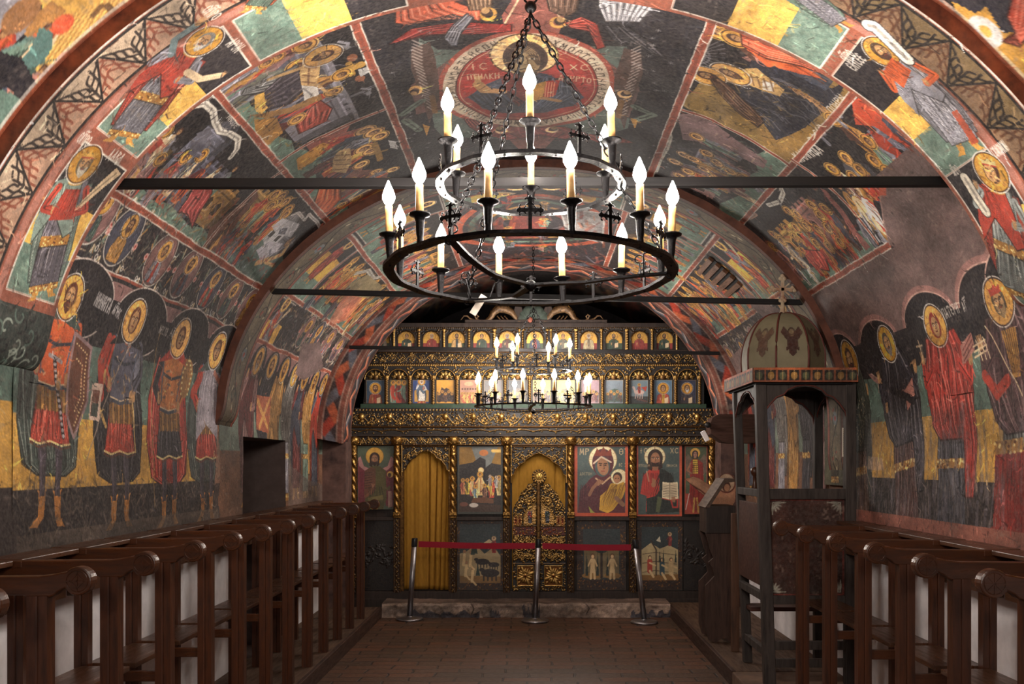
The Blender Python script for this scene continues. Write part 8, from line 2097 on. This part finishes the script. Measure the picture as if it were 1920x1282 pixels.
# ribbed dome
cx_, cy_ = 1.94, 7.75; nd = 8; R_ = .315; Hd = TZ(588, 7.75) - z1
mb = MB(); vs = []; fs = []; lev = 16
profd = [(1.0 - .02 * 0, 0)] + [(math.cos(t) ** .72 if t < PI / 2 - 1e-3 else .0, math.sin(t)) for t in np.linspace(.06, PI / 2, lev)]
prof2 = [(min(1.04, (1.0 if b < .02 else 1.0 + .05 * math.sin(b * PI)) * a), b) for a, b in profd]
for a, b in prof2:
    for k in range(nd * 4):
        an = 2 * PI * (k / (nd * 4)) + PI / 8; sec = (k % 4) / 4.0; seg0 = an - sec * 2 * PI / nd
        p = Vector((math.cos(seg0), math.sin(seg0))) * (1 - sec) + Vector((math.cos(seg0 + 2 * PI / nd), math.sin(seg0 + 2 * PI / nd))) * sec
        vs.append((cx_ + p.x * R_ * a, cy_ + p.y * R_ * a, z1 + Hd * b))
m_ = nd * 4
for i in range(len(prof2) - 1):
    for k in range(m_): fs.append((i * m_ + k, i * m_ + (k + 1) % m_, (i + 1) * m_ + (k + 1) % m_, (i + 1) * m_ + k))
mb.add(vs, fs); dome = mb.build('dome', M_DOME, th)
for k in range(nd):
    an = 2 * PI * k / nd + PI / 8; MB().tube([(cx_ + math.cos(an) * R_ * a * 1.005, cy_ + math.sin(an) * R_ * a * 1.005, z1 + Hd * b) for a, b in prof2], .008, 6).build('dome_rib', M_RIBD, dome)
# faded painted seraph on the front facets
for k, an in ((0, -PI / 2), (1, -PI / 2 - PI / 4), (2, -PI / 2 + PI / 4)):
    c = Canvas(-.11, .11, 0, .28, .007, .007, (124, 116, 92)); col = (100, 52, 42) if k == 0 else (136, 96, 74)
    for sg in (-1, 1): c.poly([(0, .17), (sg * .07, .24), (sg * .095, .19), (sg * .04, .12), (sg * .05, .04), (0, .08)], col, .75)
    c.poly([(-.02, .17), (.02, .17), (.03, .03), (0, .0), (-.03, .03)], col, .8); c.ell((0, .185), .024, .028, (176, 150, 110), .9); c.ell((0, .195), .03, .03, col, .8, ring=.25); kd = np.abs(c.c[..., :3] - (124, 116, 92)).sum(-1) > 12; c.weather(1.0, 9)
    u = c.u[None, :] * np.ones((c.nv, 1)); v = c.v[:, None] * np.ones((1, c.nu)); f = np.interp((v + .08) / Hd, [b for a, b in prof2], [a for a, b in prof2])
    rr = R_ * f * math.cos(PI / nd) + .004
    # vertices follow the curve of the facet
    X = cx_ + rr * math.cos(an) - u * f * math.sin(an); Y_ = cy_ + rr * math.sin(an) + u * f * math.cos(an)
    grid_object('painted_seraph', c, np.stack([X, Y_, z1 + .08 + v], -1).astype(np.float32), M_FR, dome, keep=kd)
# cross on top
mb = MB(); zt = z1 + Hd; mb.lathe([(.03, zt - .01), (.018, zt + .02), (.010, zt + .10)], c=(cx_, cy_, 0), seg=10)
mb.box((cx_, cy_, zt + .17), (.020, .012, .20)); mb.box((cx_, cy_, zt + .19), (.13, .012, .022))
for a, b in ((0, .28), (-.07, .19), (.07, .19), (0, .11)):
    for q in range(3): t = q * 2 * PI / 3 + PI / 2; mb.ball((cx_ + a + .014 * math.cos(t), cy_, zt + b + .014 * math.sin(t)), .017, 8, 5, (1, .5, 1))
for q in range(4): t = PI / 4 + q * PI / 2; mb.box((cx_ + .035 * math.cos(t), cy_, zt + .19 + .035 * math.sin(t)), (.06, .008, .010), M=Matrix.Rotation(-t, 4, 'Y'))
cs_ = mb.build('dome_cross', plain('painted_cross', (176, 166, 140), .6, var=.2, dark=(130, 70, 40)), th); cs_.scale = (1.15, 1, 1); cs_.location = (-.15 * cx_, 0, 0)
# front: mid rail, brown panel with corner flowers, low rails
def tb(name, xa, xb, ya, yb, mat, dy=.05, Y=TY, parent=th):
    return MB().box(((TX(xa, Y) + TX(xb, Y)) / 2, Y + .035, (TZ(ya, Y) + TZ(yb, Y)) / 2), (abs(TX(xb, Y) - TX(xa, Y)), dy, abs(TZ(yb, Y) - TZ(ya, Y))), bev=.004).build(name, mat, parent)
tb('mid_rail', 1434, 1588, 936, 916, M_TH)
tb('low_rail', 1450, 1588, 1133, 1117, M_TH); tb('low_rail', 1452, 1588, 1219, 1203, M_TH); tb('low_rail', 1455, 1588, 1252, 1236, M_TH)
cp = Canvas(TX(1443), TX(1586), TZ(1118), TZ(935), .006, .006, (70, 42, 34)); cp.rs = np.random.RandomState(4)
a0, a1, b0, b1 = cp.u[0], cp.u[-1], cp.v[0], cp.v[-1]
cp.line([(a0 + .01, b0 + .01), (a1 - .01, b0 + .01), (a1 - .01, b1 - .01), (a0 + .01, b1 - .01), (a0 + .01, b0 + .01)], .010, (124, 48, 38))
for x, z, sx_, sz in ((a0 + .03, b1 - .03, 1, -1), (a1 - .03, b1 - .03, -1, -1), (a0 + .03, b0 + .03, 1, 1), (a1 - .03, b0 + .03, -1, 1)):
    for k in range(5): an = k * PI / 8; cp.ell((x + sx_ * .045 * math.cos(an), z + sz * .045 * math.sin(an)), .030, .008, (150, 150, 136), .9, math.atan2(sz * math.sin(an), sx_ * math.cos(an)))
    cp.line([(x, z), (x + sx_ * .10, z)], .005, (150, 150, 136)); cp.line([(x, z), (x, z + sz * .09)], .005, (150, 150, 136))
cp.weather(1.6, 13)
u = cp.u[None, :] * np.ones((cp.nv, 1)); v = cp.v[:, None] * np.ones((1, cp.nu))
fp_ = MB().box(((a0 + a1) / 2, TY + .045, (b0 + b1) / 2), (a1 - a0, .02, b1 - b0)).build('front_panel', M_THP, th)
grid_object('painted_face', cp, np.stack([u, np.full_like(u, TY + .034), v], -1).astype(np.float32), M_FR, fp_)
# side panel towards the aisle, back panel low down and armrest with turned knob
MB().box((TX(1432), (TY + TYB) / 2, (TZ(1100) + TZ(945)) / 2), (.02, TYB - TY - .14, TZ(945) - TZ(1100)), bev=.003).build('side_panel', M_THP, th)
MB().box((TX(1432), (TY + TYB) / 2, TZ(925)), (.045, TYB - TY - .12, .06), bev=.005).build('side_rail', M_TH, th)
MB().box((TX(1432) + .01, (TY + TYB) / 2, TZ(1120)), (.04, TYB - TY - .12, .06), bev=.005).build('side_rail', M_TH, th)
MB().box((TX(1440) + .02, (TY + TYB) / 2, TZ(1230)), (.04, TYB - TY - .12, .06), bev=.005).build('side_rail', M_TH, th)
MB().lathe([(.02, 0), (.028, .03), (.016, .07), (.014, .12), (.026, .135), (.034, .155), (.030, .18), (.012, .195)], c=(TX(1414, 7.95), 7.93, TZ(921, 7.95)), seg=14).build('turned_knob', W_STALL, th)
MB().box((2.06, 8.30, .60), (.55, .25, .035), bev=.005).build('seat_board', M_THP, th)
# painted boards seen through the arch: a saint in a chequered robe on the wall side
c = Canvas(-.26, .26, 0, 1.0, .006, .006, (92, 90, 66)); c.rs = np.random.RandomState(8); c.affine((0.02, .02), (1.0, 0), (0, .98))
fig(c, (70, 60, 40), (84, 60, 54), OCH, GRY, (150, 140, 130), pose='matron', hr=.075, boots=BRN)
c.poly([(-.06, .80), (.06, .80), (.09, .55), (.06, .28), (-.06, .28), (-.09, .55)], (70, 50, 44))
for i in range(15):
    for j in range(34):
        if (i + j) % 2: x = -.07 + i * .010; y = .29 + j * .015; c.ell((x, y), .004, .006, (216, 186, 130))
c.poly([(-.02, .28), (.03, .28), (.04, .16), (-.02, .16)], (186, 166, 90)); c.weather(1.1, 15)
u = c.u[None, :] * np.ones((c.nv, 1)); v = c.v[:, None] * np.ones((1, c.nu))
bp_ = MB().box((2.425, 8.0, TZ(912) + .5), (.012, .54, 1.0)).build('back_board', M_THP, th)
grid_object('painted_saint', c, np.stack([np.full_like(u, 2.416), 8.0 - u, TZ(912) + v], -1).astype(np.float32), M_FR, bp_)
tg = MB().box((TX(1580, 7.6), 7.56, TZ(829, 7.6)), (.034, .004, .22)); o = tg.build('paper_notice', plain('notice_paper', (206, 196, 180), .8, var=.05), th); o['label'] = 'narrow white strip of paper on the right post'
c = MB()
for k in range(14): c.box((TX(1580, 7.6), 7.557, TZ(806 + k * 3.4, 7.6)), (.018, .002, .003))
c.build('lettering', M_THB, o)

# ------------------------------------------------------------------ lectern beside the throne
lc = empty('lectern', (0, 0, 0), 0, 'dark wooden lectern with slanted top and scalloped side beside the canopied throne', 'lectern')
LY = 9.3
def LX(x, Y=LY): return (x - CX) * Y / FPX
def LZ(y, Y=LY): return CAMH - (y - CY) * Y / FPX
MB().box((LX(1352), LY + .2, (LZ(1000) + LZ(948)) / 2), (LX(1378) - LX(1323), .40, LZ(948) - LZ(1000)), bev=.006).build('book_box', W_DARK, lc)
def side_outline():
    P = [(0, LZ(1000)), (.02, LZ(1010)), (.045, LZ(1030)), (.075, LZ(1046)), (.03, LZ(1054)), (.075, LZ(1066)), (.085, LZ(1080)), (.03, LZ(1092)), (.0, LZ(1098)), (.0, LZ(1180)), (.03, LZ(1200)), (.08, .125)]
    return [(LX(1323) + a, b) for a, b in P] + [(LX(1345), .125), (LX(1352), .16), (LX(1362), .16), (LX(1368), .125), (LX(1378), .125), (LX(1378), LZ(1000))]
for yy in (LY + .01, LY + .37): MB().prism(side_outline(), 'y', yy, yy + .03).build('side_board', wood('lectern_brown', (72, 50, 40), .55, 'z', .35), lc)
MB().box((LX(1362), LY + .2, (LZ(1190) + LZ(1000)) / 2), (.10, .34, LZ(1000) - LZ(1190)), bev=.004).build('cupboard', W_DARK, lc)
mb = MB(); mb.prism([(LX(1322), LZ(951)), (LX(1325), LZ(947)), (LX(1358), LZ(897)), (LX(1378), LZ(897)), (LX(1378), LZ(903)), (LX(1360), LZ(905)), (LX(1330), LZ(951))], 'y', LY - .01, LY + .42); mb.build('slanted_top', wood('lectern_top', (96, 76, 62), .5, 'y', .4), lc)
# plain wooden post and board leaning between throne and lectern
mb = MB().box((1.795, 8.86, .74), (.07, .05, 1.23), bev=.006); tag(mb.build('wooden_post', wood('post_brown', (88, 58, 40), .5, 'z', .4)), 'slim brown wooden post standing between the throne and the lectern', 'post')
# painted cut-out figure behind the lectern, one pale arm stretched out
c = Canvas(LX(1268, 10.6), LX(1392, 10.6), LZ(1120, 10.6), LZ(876, 10.6), .006, .006, (84, 50, 42))
q = lambda x, y: (LX(x, 10.6), LZ(y, 10.6))
outl = [q(*p) for p in ((1284, 898), (1300, 893), (1312, 897), (1340, 915), (1346, 900), (1352, 890), (1364, 886), (1376, 892), (1380, 910), (1378, 940), (1366, 960), (1366, 1110), (1344, 1110), (1342, 960), (1332, 938), (1312, 922), (1296, 908))]
c.reset(); c.poly(outl, (196, 144, 110)); c.ell(q(1362, 905), .10, .11, (196, 170, 140)); c.ell(q(1362, 905), .10, .11, (110, 50, 44), .9, ring=.14); c.ell(q(1362, 912), .045, .055, (90, 50, 40)); c.ell(q(1363, 914), .03, .04, (190, 140, 106)); c.line([q(1296, 900), q(1316, 912), q(1340, 930)], .05, (206, 156, 120)); c.line([q(1290, 905), q(1315, 920), q(1336, 938)], .014, (110, 60, 50)); c.poly([q(1346, 960), q(1366, 960), q(1368, 990), q(1344, 990)], (206, 190, 170)); c.weather(.8, 3)
def keepf(A, B):
    ins = np.zeros(np.broadcast(A, B).shape, bool); n = len(outl)
    for i in range(n):
        a, b = outl[i], outl[(i + 1) % n]
        if a[1] == b[1]: continue
        cond = (B > min(a[1], b[1])) & (B <= max(a[1], b[1])); xs = a[0] + (B - a[1]) * (b[0] - a[0]) / (b[1] - a[1]); ins ^= cond & (A < xs)
    return ins
A = (c.u[:-1] + c.u[1:]) / 2; Bv = (c.v[:-1] + c.v[1:]) / 2; kp = np.zeros((c.nv, c.nu), bool); kp[:-1, :-1] = keepf(A[None, :], Bv[:, None])
u = c.u[None, :] * np.ones((c.nv, 1)); v = c.v[:, None] * np.ones((1, c.nu))
cut = MB().prism(outl, 'y', 10.603, 10.625).build('painted_crucifix', W_DARK); tag(cut, 'flat painted wooden crucifix figure with outstretched pale arm behind the lectern', 'crucifix')
grid_object('painting', c, np.stack([u, np.full_like(u, 10.60), v], -1).astype(np.float32), M_FR, cut, keep=kp)
MB().box((LX(1355, 10.6), 10.614, (LZ(1110, 10.6) + .125) / 2), (.06, .03, LZ(1110, 10.6) - .125), bev=.003).build('foot', W_DARK, cut)
# dark box-shaped bracket with a small lamp on the right wall by the screen
bx = MB().prism([(1.98, 2.30), (1.95, 2.22), (1.97, 2.12), (2.10, 2.03), (2.20, 2.02), (2.46, 2.02), (2.46, 2.34), (2.05, 2.34)], 'y', 11.0, 11.28).build('wall_box', wood('box_brown', (74, 50, 42), .7, 'x', .3)); tag(bx, 'dark brown wooden box with a small black spotlight on the right wall by the screen', 'box')
MB().lathe([(.012, -.045), (.030, -.04), (.032, .03), (.022, .04)], c=(0, 0, 0), seg=14, M=Matrix.Translation((1.925, 10.99, 2.22)) @ Matrix.Rotation(PI / 2, 4, 'X')).build('spotlight', BLACKP, bx)
MB().box((1.90, 11.02, 2.10), (.05, .05, .12), bev=.004, M=Matrix.Rotation(-.5, 4, 'Y')).build('white_bracket', M_WHITE, bx)
# small ventilation window with wooden louvres in the right side of the vault
wl = MB(); u0, s0 = cV2.P(1350, 518); X0, Z0 = VP.xz(s0)
tx, tz = float(VP.xz(s0 + .01)[0] - VP.xz(s0 - .01)[0]), float(VP.xz(s0 + .01)[1] - VP.xz(s0 - .01)[1]); L = math.hypot(tx, tz); tx /= L; tz /= L; nx, nz = tz, -tx     # inward normal
if nx > 0: nx, nz = -nx, -nz
fr = MB(); wv = empty('window_1', (0, 0, 0), kind='structure')
def louvre(mb, yc, sc_, ly, ls, t, off):
    pts = []
    for a, b in ((-1, -1), (1, -1), (1, 1), (-1, 1)):
        for o_ in (off, off + t): pts.append((X0 + tx * (sc_ + b * ls / 2) + nx * o_, yc + a * ly / 2, Z0 + tz * (sc_ + b * ls / 2) + nz * o_))
    mb.add(pts, [(0, 2, 4, 6), (1, 7, 5, 3), (0, 1, 3, 2), (2, 3, 5, 4), (4, 5, 7, 6), (6, 7, 1, 0)])
for k in range(5):
    m1 = MB(); louvre(m1, u0, -.17 + k * .085, .62, .05, .03, .0); m1.build('louvre', wood('louvre_%d' % 1, (112, 74, 48), .6, 'y', .3) if k == 0 else bpy.data.materials['louvre_1'], wv)
m1 = MB(); louvre(m1, u0, 0, .62, .44, .003, .002); m1.build('recess_shade_sheet', M_THB, wv)  # flat black sheet stands in for the shade of a deep opening
# the next chandelier of the row hangs behind the visitor; only its light reaches the picture
EXPOSURE = 0.85
for k in range(3):
    a = k * 2.1
    l = bpy.data.lights.new('rear_chandelier_light', 'POINT'); l.energy = 60; l.shadow_soft_size = .12; l.color = (1, .93, .86)
    o = bpy.data.objects.new('rear_chandelier_light', l); o.location = (.5 * math.cos(a), -1.6 + .5 * math.sin(a), 2.8); COL.objects.link(o)
# ------------------------------------------------------------------ camera, render look
cam = bpy.data.cameras.new('camera'); co = bpy.data.objects.new('camera', cam); COL.objects.link(co)
co.location = (0, 0, CAMH); co.rotation_euler = (PI / 2, 0, 0)
cam.sensor_width = 36.0; cam.lens = FPX * 36.0 / 1920.0
cam.shift_x = (960 - CX) / 1920.0; cam.shift_y = (CY - 641) / 1920.0
cam.clip_start = .05; cam.clip_end = 60
scene.camera = co
w = bpy.data.worlds.new('world'); scene.world = w; w.use_nodes = True
w.node_tree.nodes['Background'].inputs[0].default_value = (.01, .009, .008, 1); w.node_tree.nodes['Background'].inputs[1].default_value = .3
vs = scene.view_settings
vs.view_transform = 'Standard'; vs.look = 'None'; vs.gamma = 1.0; vs.use_curve_mapping = False
vs.exposure = EXPOSURE
